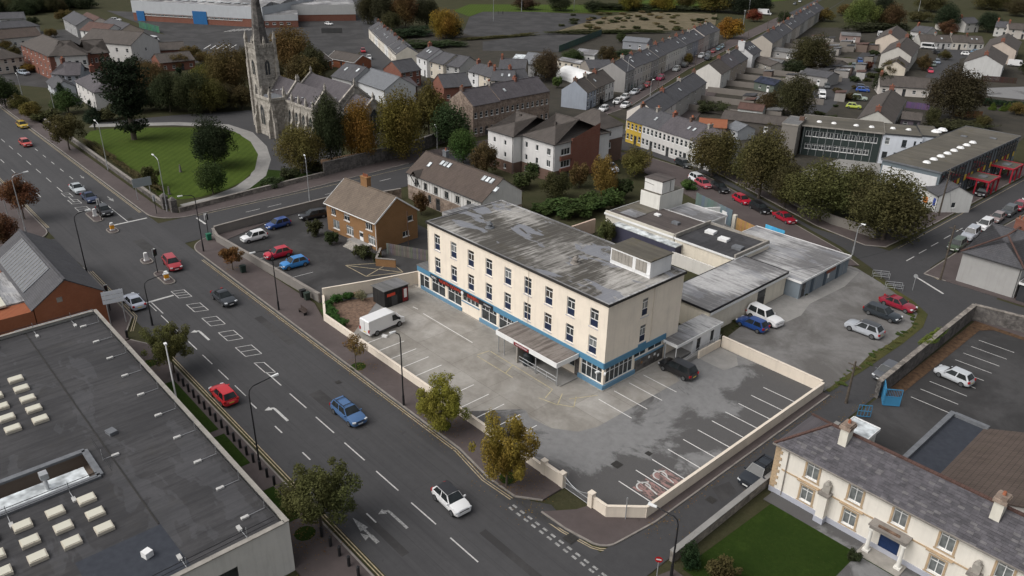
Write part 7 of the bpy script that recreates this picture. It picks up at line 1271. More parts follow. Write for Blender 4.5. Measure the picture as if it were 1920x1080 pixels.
def car(label,kind,col,x,y,rz,full=True,roofc=None,bars=False,cat='car',group=None,name='car'):
    C_=cached(('car',kind),lambda:carparts(kind)); L,W_,H,zb,zh,xw,xf,xr,xb,zt,wr=CK[kind]; h=L/2; hw=W_/2; NC[0]+=1
    t=thing(name,label,cat,(x,y,.03),rz,group); put('body',C_['body'],t,color=col)
    for k in ('windscreen','rear_window','side_window','side_window2'): put(k.replace('2',''),C_[k],t)
    for sx in (h*.64,-h*.62):
        for sy in (1,-1):
            w=put('wheel',C_['wheel'],t,(sx,sy*(hw-.1),wr)); put('rim',C_['rim'],w)
    if full:
        for sy in (1,-1):
            put('headlight',C_['headlight'],t,(h-.16,sy*hw*.72,.68 if kind!='fourwd' else .8),sy*.25); put('taillight',C_['taillight'],t,(-h+.09,sy*hw*.78,.8),-sy*.2); put('wing_mirror',C_['mirror'],t,(xw-.15,sy*(hw+.05),zb+.04),color=col)
        put('number_plate',C_['plate_f'],t,(h-.01,0,.44)); put('number_plate',C_['plate_r'],t,(-h+.01,0,.56)); put('grille',C_['grille'],t,(h-.03,0,.6))
    if roofc: MB().add([(xf+.02,-hw*.67,H-.015),(xr-.02,-hw*.67,H-.015),((xf+xr)/2,-hw*.67,H+.0),((xf+xr)/2,hw*.67,H+.0),(xf+.02,hw*.67,H-.015),(xr-.02,hw*.67,H-.015),(xf,0,H+.012),(xr,0,H+.012),((xf+xr)/2,0,H+.028)],[(0,6,8,2),(6,4,3,8),(2,8,7,1),(8,3,5,7)]).build('roof_panel','car_paint',t,color=roofc)
    if bars:
        b=MB()
        for sy in (1,-1): b.bar((xf-.1,sy*hw*.58,H+.05),(xr+.1,sy*hw*.58,H+.05),.05,.05)
        for xx in (xf-.35,xr+.45): b.bar((xx,-hw*.6,H+.09),(xx,hw*.6,H+.09),.06,.04)
        b.build('roof_bars','black_metal',t)
    return t
PI=math.pi
SIL=(.42,.44,.46);BLK=(.012,.012,.014);WHT=(.72,.72,.72);RDC=(.42,.012,.015);DRED=(.22,.01,.018);BLU=(.02,.08,.28);GRC=(.1,.105,.11);NVY=(.015,.025,.07)
def cpx(label,kind,col,px,py,rz,**k): g=P(px,py); return car(label,kind,col,g[0],g[1],rz,**k)
cpx('blue estate car with roof bars driving on the main road','estate',(.06,.13,.27),654,782,.0,bars=True)
cpx('white car with black roof driving past the car park gate','crossover',WHT,846,946,-.06,roofc=(.02,.02,.022))
cpx('bright red hatchback driving away beside the bollards','hatch',(.5,.012,.02),421,748,PI)
cpx('dark grey saloon driving past the hatched centre boxes','saloon',(.03,.034,.04),421,565,.0)
cpx('red estate car crossing the junction by the traffic island','estate',(.36,.02,.03),324,500,-.1)
cpx('silver saloon driving away at the left stop line','saloon',(.4,.43,.5),252,572,PI)
cpx('silver car, first in the queue at the far side of the junction','saloon',(.46,.5,.52),146,359,.0); cpx('dark blue car, middle of the queue at the junction','saloon',(.02,.035,.09),169,376,.0); cpx('black car waiting at the stop line','hatch',BLK,197,401,.0)
cpx('coral red car far along the main road','hatch',(.5,.06,.05),49,273,.05); cpx('yellow car parked far along the main road','hatch',(.5,.33,.02),43,239,.05)
# brick house car park
cpx('small white city car in the brick house car park','hatch',WHT,477,450,-PI/2); cpx('dark blue hatchback against the grey wall','hatch',(.02,.06,.22),522,426,-PI/2+.06); cpx('black car beside the brick house gable bushes','estate',BLK,588,409,-PI/2-.15); cpx('red car in the brick house car park','crossover',(.45,.01,.03),522,482,-PI/2-.05); cpx('bright blue car in the brick house car park','crossover',(.03,.2,.5),553,500,-PI/2-.06)
# hotel plot
car('black people carrier parked against the hotel end wall','mpv',BLK,3.25,9.1,PI); car('dark blue hatchback parked nose in behind the hotel','hatch',(.012,.05,.2),2.7,25.1,PI); car('white off road car parked beside the blue hatchback','fourwd',WHT,2.7,27.9,-.12,roofc=None)
car('dark red saloon at the far corner of the rear car park','saloon',(.24,.012,.03),12.2,45.1,-.06); car('dark grey estate between the red saloon and silver car','estate',(.022,.028,.034),12.1,40.8,-.02); car('silver car with dark roof nearest in the rear car park','suv',(.38,.4,.43),12.6,34.7,PI,roofc=(.05,.052,.055))
car('silver hatchback in the walled car park','hatch',(.5,.52,.54),24.5,31.8,PI-.1); car('grey hatchback parked in the lane against the rubble wall','hatch',(.09,.095,.105),19.1,26.7,-PI/2); car('dark off road car parked in the lane beside the villa','suv',(.02,.024,.03),19.5,-.2,-PI/2,bars=True)
# back street row
bd=math.atan2(-.36,.93)
for q in (('dark green car at the end of the white terrace','estate',(.02,.025,.028),1281,312),('white electric car parked on the back street','suv',(.66,.68,.7),1308,342),('black car with roof bars on the back street','suv',BLK,1348,358),('red car parked behind the yard gates','hatch',(.4,.01,.03),1390,380),('black estate parked behind the blue fence','estate',BLK,1424,396),('dark red car parked at the end of the back street row','saloon',(.28,.01,.025),1470,414)): cpx(q[0],q[1],q[2],q[3],q[4],bd)
cpx('pink red car half hidden behind the lift tower wall','hatch',(.4,.08,.1),1318,350,bd)
# school street row
for q in (('dark green van, nearest in the school street row','mpv',(.06,.085,.05),1793,466,-1.52),('silver off road car behind the green van','fourwd',(.42,.44,.48),1818,446,-1.52),('white people carrier in the school street row','mpv',WHT,1845,428,-1.54),('bronze hatchback in the school street row','hatch',(.26,.2,.19),1868,414,-1.54),('dark grey car in the school street row','suv',(.06,.065,.07),1890,402,-1.54),('red car in the school street row','hatch',(.3,.012,.03),1909,392,-1.54),('black car parked outside the school porch','hatch',(.015,.016,.018),1841,366,-1.5)): cpx(q[0],q[1],q[2],q[3],q[4],q[5])
cpx('white car at the far end of the school street row','hatch',WHT,1928,382,-1.54)
# terrace street
hd=math.atan2(-.939,.345)
for q in (('white car parked nearest the apartment roof corner','hatch',WHT,1132,208),('first white car parked before the blue house','hatch',WHT,1158,194),('second white car parked before the blue house','hatch',WHT,1171,186),('white car driving down the terrace street','saloon',WHT,1173,201),('silver car parked at the terrace street bins','saloon',(.5,.52,.55),1190,176),('dark car behind the silver one on the terrace street','hatch',(.03,.032,.045),1201,169),('red car parked at the low slate cottage','hatch',(.35,.02,.03),1213,163),('dark pink car parked on the terrace street','suv',(.33,.02,.08),1238,150),('pale silver car parked halfway up the terrace street','suv',(.4,.42,.42),1268,133),('black car parked halfway up the terrace street','suv',BLK,1283,126),('white car parked far up the terrace street','suv',WHT,1315,108),('grey car parked far up the terrace street','hatch',(.15,.16,.18),1327,104),('dark car beside the grey one far up the street','suv',(.03,.035,.045),1327,112),('dark red car far up the terrace street','hatch',(.25,.01,.02),1337,99),('teal car far up the terrace street','hatch',(.08,.2,.25),1347,94),('pale blue car, farthest of the parked terrace row','hatch',(.25,.36,.42),1353,90)): cpx(q[0],q[1],q[2],q[3],q[4],hd,full=q[4]>160)
cpx('white electric car outside the apartment block','suv',(.62,.66,.72),1144,320,bd); cpx('maroon car beside the apartment block','hatch',(.12,.008,.02),1120,322,bd)
# farther cars
for q in (('red car on mill street','hatch',(.35,.02,.03),681,98,-.5),('white car on mill street','saloon',WHT,692,111,-.6),('white car under the filling station canopy','hatch',WHT,617,47,.3),('silver car, first in the flats court','hatch',SIL,26,132,.3),('white car, second in the flats court','hatch',WHT,37,135,.3),('pale blue car, third in the flats court','hatch',(.35,.4,.46),46,140,.3),('blue car in the factory side yard','saloon',BLU,245,64,.2),('dark car in the factory side yard','hatch',GRC,228,57,.2),('white pick up in the factory side yard','suv',WHT,218,40,.9),('silver car beside the long brick building','hatch',SIL,270,75,.2),('blue car, first beside the estate garages','hatch',(.2,.26,.38),1608,95,-1.0),('silver car, second beside the estate garages','hatch',SIL,1621,96,-1.0),('bright blue car on the estate street','hatch',BLU,1612,117,-1.0),('teal grey car on the estate street','suv',(.14,.19,.2),1600,128,-1.1),('royal blue car on the estate drive, nearer of two','hatch',(.02,.08,.35),1617,172,.4),('dark blue car on the estate drive, farther of two','hatch',NVY,1616,167,.4),('silver green car in a front garden','suv',(.36,.42,.36),1610,188,.4),('lime green car in a front garden','hatch',(.45,.52,.08),1600,203,.4),('dark estate beside the garage block','hatch',GRC,1550,165,-1.0),('black car at the estate turning head','hatch',BLK,1757,102,-.7),('blue grey car on the estate turning head','hatch',(.2,.24,.3),1757,119,-1.1),('green grey car behind the pink car','hatch',(.12,.15,.13),1749,124,-1.1),('pink red car on the estate street','hatch',(.5,.05,.09),1744,136,-1.1),('white car beside the bungalow row','hatch',WHT,1812,104,.2),('blue white car beside the bungalow row','hatch',(.1,.2,.3),1830,100,.2),('white car in the brick flats garage yard','hatch',WHT,310,101,1.2),('dark car far up the hill street','hatch',GRC,1490,9,hd),('silver car far up the hill street','hatch',SIL,1500,4,hd),('white car parked by the stone terrace','hatch',WHT,1384,236,.5)): cpx(q[0],q[1],q[2],q[3],q[4],q[5],full=False)
# vans: one panel van builder
def van(label,x,y,rz,L=5.4,W_=2.0,H=2.3,col=WHT,glass_side=False,name='van',cat='van'):
    t=thing(name,label,cat,(x,y,.03),rz); h=L/2; hw=W_/2
    pr=[(-h,.4),(-h,H-.1),(-h+.12,H),(h-1.75,H),(h-1.45,H-.08),(h-.62,1.15),(h-.08,.98),(h,.75),(h,.35)]; b=MB(); n=len(pr)
    ring=lambda y,s:[(px,y,pz if pz<1.2 else pz) for px,pz in pr]
    ins=lambda pz:hw-(.12*(pz-1.1)/(H-1.1) if pz>1.1 else 0)
    v=[(px,-ins(pz)*(.92 if px>h-.7 else 1),pz) for px,pz in pr]+[(px,ins(pz)*(.92 if px>h-.7 else 1),pz) for px,pz in pr]
    b.add(v,[(i,(i+1)%n,n+(i+1)%n,n+i)[::-1] for i in range(n)]+[tuple(range(n))[::-1],tuple(range(n,2*n))]); b.build('body','car_paint',t,color=col)
    q=lambda a,y:(a[0],y,a[1]); A_=(h-1.43,H-.14);B_=(h-.66,1.2); nrm=Vector((B_[1]-A_[1],0,A_[0]-B_[0])).normalized()*-.015 if 0 else Vector((.012,0,.012))
    b=MB(); b.add([tuple(Vector(p)+nrm) for p in ((B_[0],-hw*.82,B_[1]),(B_[0],hw*.82,B_[1]),(A_[0],hw*.8,A_[1]),(A_[0],-hw*.8,A_[1]))],[(0,1,2,3)]); b.build('windscreen','car_glass',t)
    for sy in (1,-1):
        o=.014*sy; pts=[(h-1.95,1.15),(h-.85,1.12),(h-1.45,H-.35),(h-1.95,H-.35)]; b=MB(); b.add([(px,sy*(ins(pz)+.012),pz) for px,pz in pts],[(0,1,2,3) if sy<0 else (3,2,1,0)])
        b.build('side_window','car_glass',t)
        if glass_side:
            b=MB(); b.add([(px,sy*(ins(pz)+.012),pz) for px,pz in ((-h+.4,1.2),(h-2.1,1.2),(h-2.1,H-.4),(-h+.4,H-.4))],[(0,1,2,3) if sy<0 else (3,2,1,0)]); b.build('side_window','car_glass',t)
        b=MB().box(-h+.3,h-1.2,sy*hw-.01,sy*hw+.012,.42,.52); b.build('side_trim','black_metal',t)
        MB().box(-.12,.06,-.1,.1,-.2,.2).build('taillight','red_lens',t,(-h+.05,sy*hw*.86,.95)); MB().box(-.1,.08,-.18,.18,-.12,.12).build('headlight','head_lens',t,(h-.06,sy*hw*.66,.84)); MB().box(-.07,.07,-.12,.12,-.12,.14).build('wing_mirror','black_metal',t,(h-1.0,sy*(hw+.12),1.25))
        for sx in (h-.95,-h+1.1):
            C_=cached(('car','fourwd'),lambda:carparts('fourwd')); w=put('wheel',C_['wheel'],t,(sx,sy*(hw-.1),.37)); put('rim',C_['rim'],w)
    MB().box(h-.02,h+.03,-hw*.8,hw*.8,.32,.6).build('bumper','black_metal',t); MB().box(-h-.02,-h,-.26,.26,.6,.72).build('number_plate','plate_yellow',t); MB().box(-h-.01,-h+.0,-.02,.02,.6,H-.2).build('door_seam','drain',t); return t
van('white panel van parked by the planting bed in front of the hotel',-27.1,-10.4,PI/2+.08,5.5,2.0,2.25)
g=P(1741,92); van('white minibus beside the bungalow row',g[0],g[1],.3,6,2.1,2.5,glass_side=True); g=P(1905,125); van('white van at the right edge behind the estate house',g[0],g[1],.2,5.6,2,2.3); g=P(1540,184); van('white van on the kerb beside the garage block',g[0],g[1],-1.0,5,1.9,2.1); g=P(1650,70); van('white camper van beside the woods',g[0],g[1],-1.0,5.5,2,2.4); g=P(1433,28); van('white lorry at the far street junction',g[0],g[1],.4,7,2.3,3.0,name='lorry',cat='lorry'); g=P(289,78); van('white van beside the long brick building',g[0],g[1],.2,5,1.9,2.1,glass_side=True); g=P(1444,212); van('white caravan in the yard behind the sycamores',g[0],g[1],.2,5,2,2.2,name='caravan',cat='caravan')
# ================================================================ STREET FURNITURE
def lamp(label,x,y,h,arm,rz,mat='black_metal',col=None,head='lamp_glass',group=None,straight=False):
    t=thing('street_lamp',label,'street lamp',(x,y,0),rz,group)
    MB().cyl(0,0,0,1.3,.13,.12,10).build('base','plastic' if 0 else mat,t,color=col); 
    if straight: pts=[(0,0,1.2),(0,0,h),(arm,0,h+.1)]
    else: pts=[(0,0,1.2),(0,0,h-.7),(.12,0,h-.25),(.45,0,h),(arm,0,h+.22)]
    MB().tube(pts,[.085]+[.06]*(len(pts)-2)+[.045],8).build('column',mat,t,color=col)
    b=MB(); z=pts[-1][2]; b.add([(arm-.1,-.09,z-.05),(arm+.6,-.14,z-.02),(arm+.6,.14,z-.02),(arm-.1,.09,z-.05),(arm-.1,-.07,z+.07),(arm+.6,-.1,z+.12),(arm+.6,.1,z+.12),(arm-.1,.07,z+.07)],[(3,2,1,0),(4,5,6,7),(0,1,5,4),(1,2,6,5),(2,3,7,6),(3,0,4,7)]); b.build('lamp_head',head,t); return t
def zpx(bx,by,ty,tx=None):
    g=P(bx,by); a=((tx or bx)-960)/1475; b=(540-ty)/1475; d=[CF[i]+a*CR[i]+b*CU[i] for i in range(3)]; t=((g[0]-CP[0])*d[0]+(g[1]-CP[1])*d[1])/(d[0]**2+d[1]**2); return CP[2]+t*d[2]
for q in (('black street lamp on the pavement by the brick house car park wall',523,582,468,508,-PI/2,2.2),('black street lamp between the white van and the yellow tree',757,761,622,750,-PI/2,.6),('black street lamp in front of the gabled hall',165,519,402,140,PI/2,1.6),('black street lamp at the left stop line',286,610,535,272,PI/2,2.4),('black street lamp in the middle of the bollard row',488,880,725,478,PI/2,2.3),('black street lamp on the side street corner',382,472,365,366,-PI/2,1.8),('black street lamp beside the lane mouth and villa wall',1258,1082,975,1272,PI+.3,1.9),('black lamp post by the brick house car park edge',208+0,0,0,0,0,0)):
    if q[1]>210 or q[1]<200: g=P(q[1],q[2]); lamp(q[0],g[0],g[1],min(10.5,max(6,zpx(q[1],q[2],q[3],q[4]))),q[6],q[5])
for q in (('pale grey street lamp at the church corner pier',314,397,298,295,PI,1.8),('pale grey street lamp halfway along the church wall',203,319,232,184,PI,1.8),('white street lamp beside the tan brick house',406,0,0,0,0,0),('pale street lamp on the side street beside the brick house car park',581,378,296,573,PI*.9,.5),('pale street lamp above the mews ridge',820,280,237,815,PI,.5),('pale street lamp at the left edge near the red brown tree',50,440,330,20,PI/2,1.8),('pale street lamp in the roadside garden',106,222,170,96,PI,.6),('pale street lamp near the brick flats',42,180,140,32,PI,.6),('thin street lamp at the back street corner',1598,478,438,1605,0,.4),('tall pale street lamp on the terrace street',1174,172,108,1176,0,.4),('tall pale street lamp by the yellow house',1218,190,150,1221,0,.4)):
    if q[2]: g=P(q[1],q[2]); lamp(q[0],g[0],g[1],min(10,max(5,zpx(q[1],q[2],q[3],q[4]))),q[6],q[5],'galv')
# tall white pole behind the store parapet
tag(MB().cyl(0,0,0,8.6,.09,.06,8).box(-.2,.2,-.12,.12,8.6,8.75).build('mast','white_frame',None,(-24.5,-36.6,0)),'plain white mast rising behind the store parapet','pole')
# bollards
BORD=ORD+['twenty first','twenty second','twenty third','twenty fourth','twenty fifth','twenty sixth','twenty seventh']; bm=MB(); bm.cyl(0,0,0,.95,.13,.13,10); bm.cyl(0,0,.95,1.02,.15,.09,10); bm.cyl(0,0,.78,.84,.138,.138,10,1); BOLL=bm.mesh('bollard',['black_metal','drain'])
n=0
for i in range(27):
    x=-31.4+i*1.42
    if abs(x+12)<.4 or 0.0-2.2<x<-.6: continue
    n+=1; tag(put('bollard',BOLL,None,(x,-34.05-.012*i,.1)),'black bollard in the store pavement row, %s from the white mast end'%BORD[n-1],'bollard','black bollards beside the store')
tag(put('bollard',BOLL,None,(-44.9,-35.0,.1)),'single black bollard at the pavement nose by the store corner','bollard')
for i,(x0,x1) in enumerate(((-31.8,-20),(-19,-13),(-8.6,-3.4))): sheet('verge',[(x0,-34.4),(x1,-34.5),(x1,-36.2),(x0,-36.1)],.112,'lawn_dark')
# traffic islands with lit bollards and signals
def island(x0,x1,y0,y1,label):
    r=min(.7,(y1-y0)/2); pl=arc(x0+r,(y0+y1)/2,r,90,270,6)+arc(x1-r,(y0+y1)/2,r,-90,90,6); o=tag(MB().prism(pl,0,.12).build('traffic_island','pavement'),label,'traffic island',kind='structure'); b=MB(); n=len(pl)
    for i in range(n): b.bar((*pl[i],.07),(*pl[(i+1)%n],.07),.14,.15)
    b.build('kerb','kerb',o)
island(-93.4,-87.8,-25.9,-24.4,'long traffic island before the far stop line'); island(-83.6,-81,-25.6,-24.2,'small far traffic island in the junction'); island(-67.8,-65.4,-25.8,-24.4,'small near traffic island in the junction'); island(-61.8,-56.6,-26.1,-24.5,'long traffic island before the hatched boxes')
def lit(x,y,yellow,label):
    t=thing('island_bollard',label,'bollard',(x,y,.12)); MB().box(-.22,.22,-.35,.35,0,.2).box(-.12,.12,-.26,.26,.2,1.15).build('body','white_frame',t); MB().cyl(0,0,0,.06,.24,.24,12).build('sign_disc','plate_white',t,(.0,0,1.2)); 
    if yellow: MB().box(-.16,.16,-.3,.3,.25,.85).build('panel','amber',t)
lit(-90.6,-25,0,'white keep left bollard on the long far island'); lit(-82.2,-24.9,1,'yellow backed keep left bollard on the far junction island'); lit(-66.6,-25.1,0,'white keep left bollard on the near junction island'); lit(-58.2,-25.3,1,'yellow backed keep left bollard before the hatched boxes')
def signal(x,y,rz,label,heads=1,h=3.4):
    t=thing('traffic_light',label,'traffic light',(x,y,.1),rz); MB().cyl(0,0,0,h,.06,.06,8).build('pole','black_metal',t)
    for k in range(heads):
        a=k*PI*.55; ox,oy=.14*math.cos(a),.14*math.sin(a); q=put('signal_head',cached('sh',lambda:MB().box(-.02,.2,-.17,.17,0,.95).box(-.035,-.02,-.24,.24,-.06,1.02,1).mesh('signal_head',['black_metal','white_frame'])),t,(ox,oy,h-.75),a)
        for j,m in enumerate(('lens_g','lens_a','lens_r')): put('lens',cached(m,lambda m=m:MB().add([(.21,.09*math.cos(2*PI*i/10),.09*math.sin(2*PI*i/10)) for i in range(10)],[tuple(range(10))]).mesh('lens',[m])),q,(0,0,.18+j*.29))
for m,c in (('lens_g',(.01,.03,.015)),('lens_a',(.05,.03,.005)),('lens_r',(.06,.005,.005))): t=MT(m,.3); t.col(c)
signal(-61.4,-25.4,.0,'traffic light on the near long island',2); signal(-88.2,-24.7,PI,'traffic light on the far long island',1); signal(-53.6,-34.2,0,'traffic light on the pavement in front of the gabled hall',1); signal(-69.4,-14.6,1.2,'twin traffic light at the side street corner',2,3.8); signal(-85.4,-16.8,PI,'traffic light beside the church piers',1,3.0)
# signs
def gantry(label,x,y,rz,w,h,z,rows,col=(.5,.52,.55)):
    t=thing('road_sign',label,'road sign',(x,y,0),rz)
    for s in (-1,1): MB().cyl(0,0,0,z+h,.06,.06,8).build('post','galv',t,(s*w*.36,0,0))
    for k in range(rows): MB().box(-w/2,w/2,-.1,-.06,z+h*k/rows+.03,z+h*(k+1)/rows-.03).build('panel','paint',t,color=col)
gantry('grey backed direction sign on two posts at the church corner',-94.6,-15.6,PI/2,3.2,1.6,2.3,1,(.28,.31,.32)); gantry('white three panel direction sign by the gabled hall',-49.2,-34.6,PI/2-.2,2.4,1.7,3.0,3,(.6,.62,.66))
gantry('blue grey direction sign frame behind the red brown tree',-97.5,-35.4,PI/2,2.2,.9,4.2,1,(.3,.36,.42))
ne=thing('road_sign','round red no entry sign at the lane mouth','road sign',(21.0,-17.0,0),.0); MB().cyl(0,0,0,2.3,.04,.04,8).build('post','galv',ne)
dn=MB().add([(.3*math.cos(2*PI*i/18),-.05,2.1+.3*math.sin(2*PI*i/18)) for i in range(18)],[tuple(range(18))]).build('disc','red_lens',ne); MB().box(-.2,.2,-.06,-.052,2.05,2.15).build('bar','sign_white',ne)
for o in ne.children: o.rotation_euler[2]=.6
rs=thing('road_sign','grey round sign back at the rear car park corner','road sign',(11.2,52.2,0)); MB().cyl(0,0,0,2.4,.04,.04,8).build('post','galv',rs); MB().add([(.3*math.cos(2*PI*i/18),-.05,2.2+.3*math.sin(2*PI*i/18)) for i in range(18)],[tuple(range(18))]).build('disc','galv',rs)
sgp=thing('sign_post','thin grey sign post against the cream corner wall','post',(15.0,-13.7,0)); MB().cyl(0,0,0,2.4,.05,.05,8).build('post','galv',sgp)
# telegraph poles and wires
def pole(label,x,y,h,lean=(0,0)): 
    t=thing('telegraph_pole',label,'pole',(x,y,0)); MB().tube([(0,0,0),(lean[0],lean[1],h)],[.16,.1],8).build('shaft','bark',t); MB().bar((-.7,0,h-.5),(.7,0,h-.5),.08,.1).build('crossarm','bark',t); return (x+lean[0],y+lean[1],h-.4)
p1=pole('wooden telegraph pole at the grey corner house',12.3,58.9,8.4); p2=pole('wooden telegraph pole by the school shed',1.0,86.5,8.6); p3=pole('thin pole between the gate piers of the lane',18.8,18.0,5.2)
def wire(a,b,label):
    pts=[tuple(Vector(a).lerp(Vector(b),i/10)-Vector((0,0,1.0*(1-(i/5-1)**2)))) for i in range(11)]; tag(MB().tube(pts,.02,4).build('overhead_wire','black_metal'),label,'wire')
wire(p1,p2,'overhead wire between the two school street poles'); wire(p1,(-.5,37.5,3.2),'overhead wire from the corner pole to the steel clad hall'); wire(p2,(5,150,8.5),'overhead wire running on along the school street')
for i in range(6):
    a=Vector((-86.6,118))+HD_*(i*36); tag(MB().cyl(0,0,0,8.5,.12,.08,7).bar((-.6,0,8.1),(.6,0,8.1),.08,.1).build('telegraph_pole','bark',None,(a.x,a.y,0)),'%s telegraph pole along the terrace street'%ORD[i],'pole')
# bins, bench, cabinets, wheelie bins, pallets
b=thing('bench','dark bench on the pavement below the brick house car park','bench',(-37.0,-16.0,.1)); MB().box(-.8,.8,-.22,.22,.4,.46).build('seat','wood',b,color=(.05,.035,.03)); MB().box(-.8,.8,.2,.25,.5,.9).build('backrest','wood',b,color=(.05,.035,.03))
for x in (-.65,.65): MB().box(x-.04,x+.04,-.2,.22,0,.4).build('leg','black_metal',b)
def bin_(label,x,y,col,rz=0): t=thing('wheelie_bin',label,'bin',(x,y,.08),rz); MB().add([(-.25,-.3,.08),(.25,-.3,.08),(.25,.3,.08),(-.25,.3,.08),(-.3,-.36,1.0),(.3,-.36,1.0),(.3,.36,1.0),(-.3,.36,1.0)],[(3,2,1,0),(0,1,5,4),(1,2,6,5),(2,3,7,6),(3,0,4,7)]).build('body','plastic',t,color=col); MB().box(-.32,.32,-.4,.4,1.0,1.1).build('lid','plastic',t,color=sc3(col,.8)); MB().cyl(0,0,-.03,.03,.1,.1,8).build('wheel','rubber',t,(.27,.3,.1))
bin_('black litter bin against the car park wall, left of two',-41.3,-13.6,(.02,.02,.02)); bin_('black litter bin against the car park wall, right of two',-40.2,-13.6,(.03,.045,.035)); bin_('green cabinet bin on the side street corner',-68.6,-14.9,(.02,.16,.09)); bin_('dark bin beneath the small rusty street tree',-53.8,-16.2,(.02,.035,.03))
for i,(px,py,c) in enumerate(((1133,196,BLK),(1139,190,(.02,.1,.1)),(1187,168,(.02,.1,.1)),(1193,165,(.03,.08,.03)))): g=P(px,py); bin_('%s wheelie bin outside the terrace street houses'%ORD[i],g[0]-1,g[1],c)
for i in range(4): tag(MB().box(0,1.2,0,1.0,.04+i*.16,.14+i*.16).build('pallet','wood',None,(-37.2+.04*i,-8.6,.05),.3,color=(.25,.18,.12)),'%s pallet of the stack in the planting bed'%('bottom','second','third','top')[i],'pallet','stacked pallets')
tag(MB().box(-.35,.35,-.2,.2,0,.25).build('rubbish_sack','white_frame',None,(-25.2,-11.4,.04),.4),'white rubbish sack behind the white van','sack')
# low barrier frames at the rear car park entrance
for i,(x,y) in enumerate(((8.6,49.6),(5.6,52.0))):
    t=thing('trolley_frame','grey metal barrier frame at the rear car park entrance, %s'%('right','left')[i],'barrier',(x,y,0),.6); b=MB()
    for z in (.35,.9): b.tube([(0,0,z),(2.2,0,z)],.03); b.tube([(0,.8,z),(2.2,.8,z)],.03)
    for u in (0,1.1,2.2):
        for v in (0,.8): b.tube([(u,v,0),(u,v,.9)],.03)
    b.build('frame','galv',t)
# weeds along the rear car park edge
WE=tag(put('weeds',None),'weeds along the broken edge of the rear car park','weeds',None,'stuff'); WA=tag(put('weeds',None),'weeds along the annex wall','weeds',None,'stuff')
for i in range(26):
    y=19+i*1.1; x=16.2+.4*math.sin(i)+(.0 if y<40 else -(y-40)*.35); o=put('foliage',CV['U',i%3],WE,(x,y,.0),i,(.06,.075,.022)); s=random.uniform(.15,.5); o.scale=(s,s*1.3,s*.5); o.color=(*random.choice(((.07,.09,.025),(.1,.1,.035),(.05,.07,.02))),1)
for i in range(16):
    o=put('foliage',CV['U',i%3],WA,(random.uniform(-1,2.2),19.5+i*.9 if i<9 else 36.8+i*.2,.0),i,(.045,.055,.018)); s=random.uniform(.2,.5); o.scale=(s,s,s*.6)
# tree pit soil patches
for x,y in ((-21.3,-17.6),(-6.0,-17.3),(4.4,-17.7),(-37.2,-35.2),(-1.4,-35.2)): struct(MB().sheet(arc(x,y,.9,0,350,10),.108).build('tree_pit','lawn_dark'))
# far lamps and floodlight masts
for i,(px,py,tp) in enumerate(((978,22,-30),(1076,20,-30),(1403,28,-20),(1391,66,20),(1720,30,-10),(925,40,-20))): g=P(px,py); tag(MB().cyl(0,0,0,10,.14,.08,6).box(-.4,.4,-.2,.2,10,10.3).build('lighting_mast','galv',None,(*g,0)),'%s tall mast in the top distance, from the left'%('second','third','fifth','fourth','sixth','first')[i],'mast')
# people: two small figures on the sports ground and one by the church path
def person(label,x,y,rz,coat,leg,h=1.72):
    t=thing('person',label,'person',(x,y,.03),rz); me=bpy.data.meshes.new('body'); J=[(0,0,.95),(0,.0,1.2),(0,0,1.42),(0,0,1.52),(0.02,0,1.66),(.0,.1,.9),(.06,.1,.5),(0,.1,.06),(.1,.1,.03),(0,-.1,.9),(-.04,-.1,.5),(-.1,-.1,.06),(0,-.1,.03),(0,.2,1.4),(.02,.24,1.13),(.1,.24,.9),(0,-.2,1.4),(-.02,-.24,1.13),(.08,-.24,.9)]
    E_=[(0,1),(1,2),(2,3),(3,4),(0,5),(5,6),(6,7),(7,8),(0,9),(9,10),(10,11),(11,12),(2,13),(13,14),(14,15),(2,16),(16,17),(17,18)]; me.from_pydata(J,E_,[]); o=put('body',me,t,color=coat); o.modifiers.new('skin','SKIN'); rad=[.14,.15,.14,.06,.11,.1,.075,.05,.05,.1,.075,.05,.05,.07,.05,.04,.07,.05,.04]
    for v,r in zip(me.skin_vertices[0].data,rad): v.radius=(r,r)
    me.skin_vertices[0].data[0].use_root=True; o.modifiers.new('sub','SUBSURF').levels=1; me.materials.append(M['plastic'])
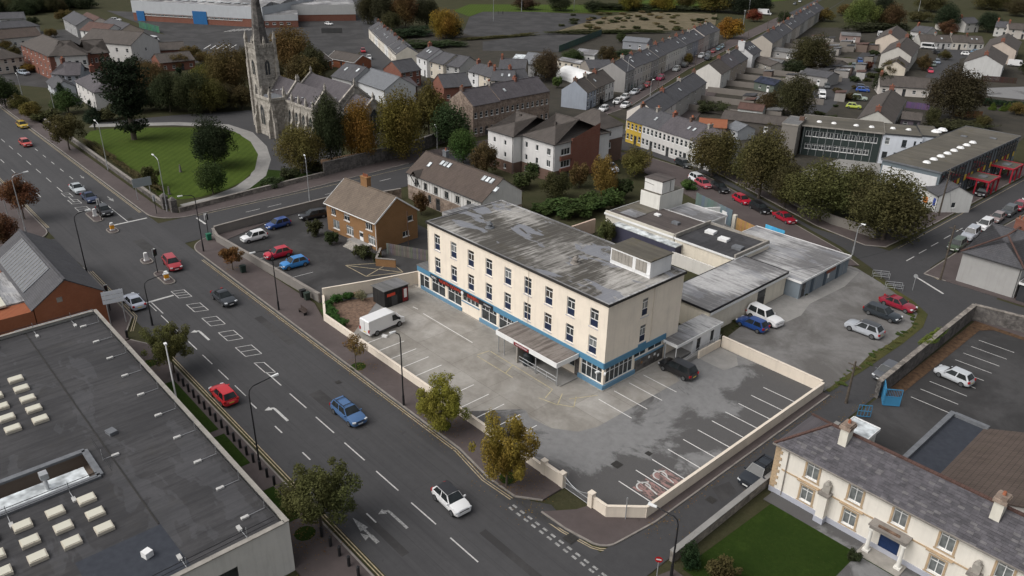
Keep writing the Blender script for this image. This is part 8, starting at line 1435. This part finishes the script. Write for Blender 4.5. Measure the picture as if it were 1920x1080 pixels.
g=P(934,27); person('left of two people in dark clothes on the sports ground',g[0],g[1],1,(.02,.02,.025),BLK); g=P(939,27); person('right of two people in dark clothes on the sports ground',g[0]+1,g[1]+.5,2,(.03,.025,.03),BLK); g=P(179,244); person('person in dark clothes walking the church path',g[0],g[1],.6,(.03,.03,.04),BLK)
g=P(1149,201); person('person in dark clothes beside the parked white cars',g[0]+.5,g[1],1.9,(.02,.02,.02),BLK)
# standing stone memorials on the church lawn
for px,py,l in ((339,323,'small dark memorial stone in the church lawn'),(318,365,'dark iron cross memorial beside the church corner')): g=P(px,py); tag(MB().box(-.25,.25,-.12,.12,0,1.1).box(-.12,.12,-.08,.08,1.1,1.5).box(-.35,.35,-.2,.2,0,.2).build('memorial','rubble_dark',None,(*g,.05)),l,'memorial')

# fallen leaves along the kerbs, under the trees and on the lawns
LP=[];LN=[]
def litter(n,fx,fy,z):
    for _ in range(n): LP.append((fx(),fy(),z)); LN.append((rng.normal()*.2,rng.normal()*.2,1))
rr=random.Random(3)
for cx,cy,r_,n,z in ((4.4,-17.2,3.2,420,.115),(-6,-17.2,3,300,.115),(-21.3,-17.4,2,120,.115),(-37,-35,3.2,220,.115),(-1.5,-35,3.6,320,.115),(-56,-16.8,2,120,.115),(8.8,-18.6,2.2,70,.04),(-106,2,6,260,.07),(-136,-3,6,200,.07),(17.6,-12,2.4,50,.12)): litter(n,lambda:rr.gauss(cx,r_*.5),lambda:rr.gauss(cy,r_*.45),z)
litter(900,lambda:rr.uniform(-60,8),lambda:-18.6-abs(rr.gauss(0,.35)),.022); litter(350,lambda:20.1-abs(rr.gauss(0,.2)),lambda:rr.uniform(-12,48),.03); litter(300,lambda:17.1+abs(rr.gauss(0,.25)),lambda:rr.uniform(-14,20),.03); litter(500,lambda:rr.uniform(-48,-2),lambda:0,.03)
for k in range(len(LP)-500,len(LP)): x=LP[k][0]; LP[k]=(x,81.8-.42*(x+48)+rr.gauss(0,.7),.03)
NN=np.array(LN); NN/=np.linalg.norm(NN,axis=1,keepdims=True); tag(put('fallen_leaves',leafmesh('fallen_leaves',np.array(LP),NN,.06,rng.random(len(LP)),.3),color=(.12,.07,.025)),'brown fallen leaves along kerbs and under trees','leaves',None,'stuff')
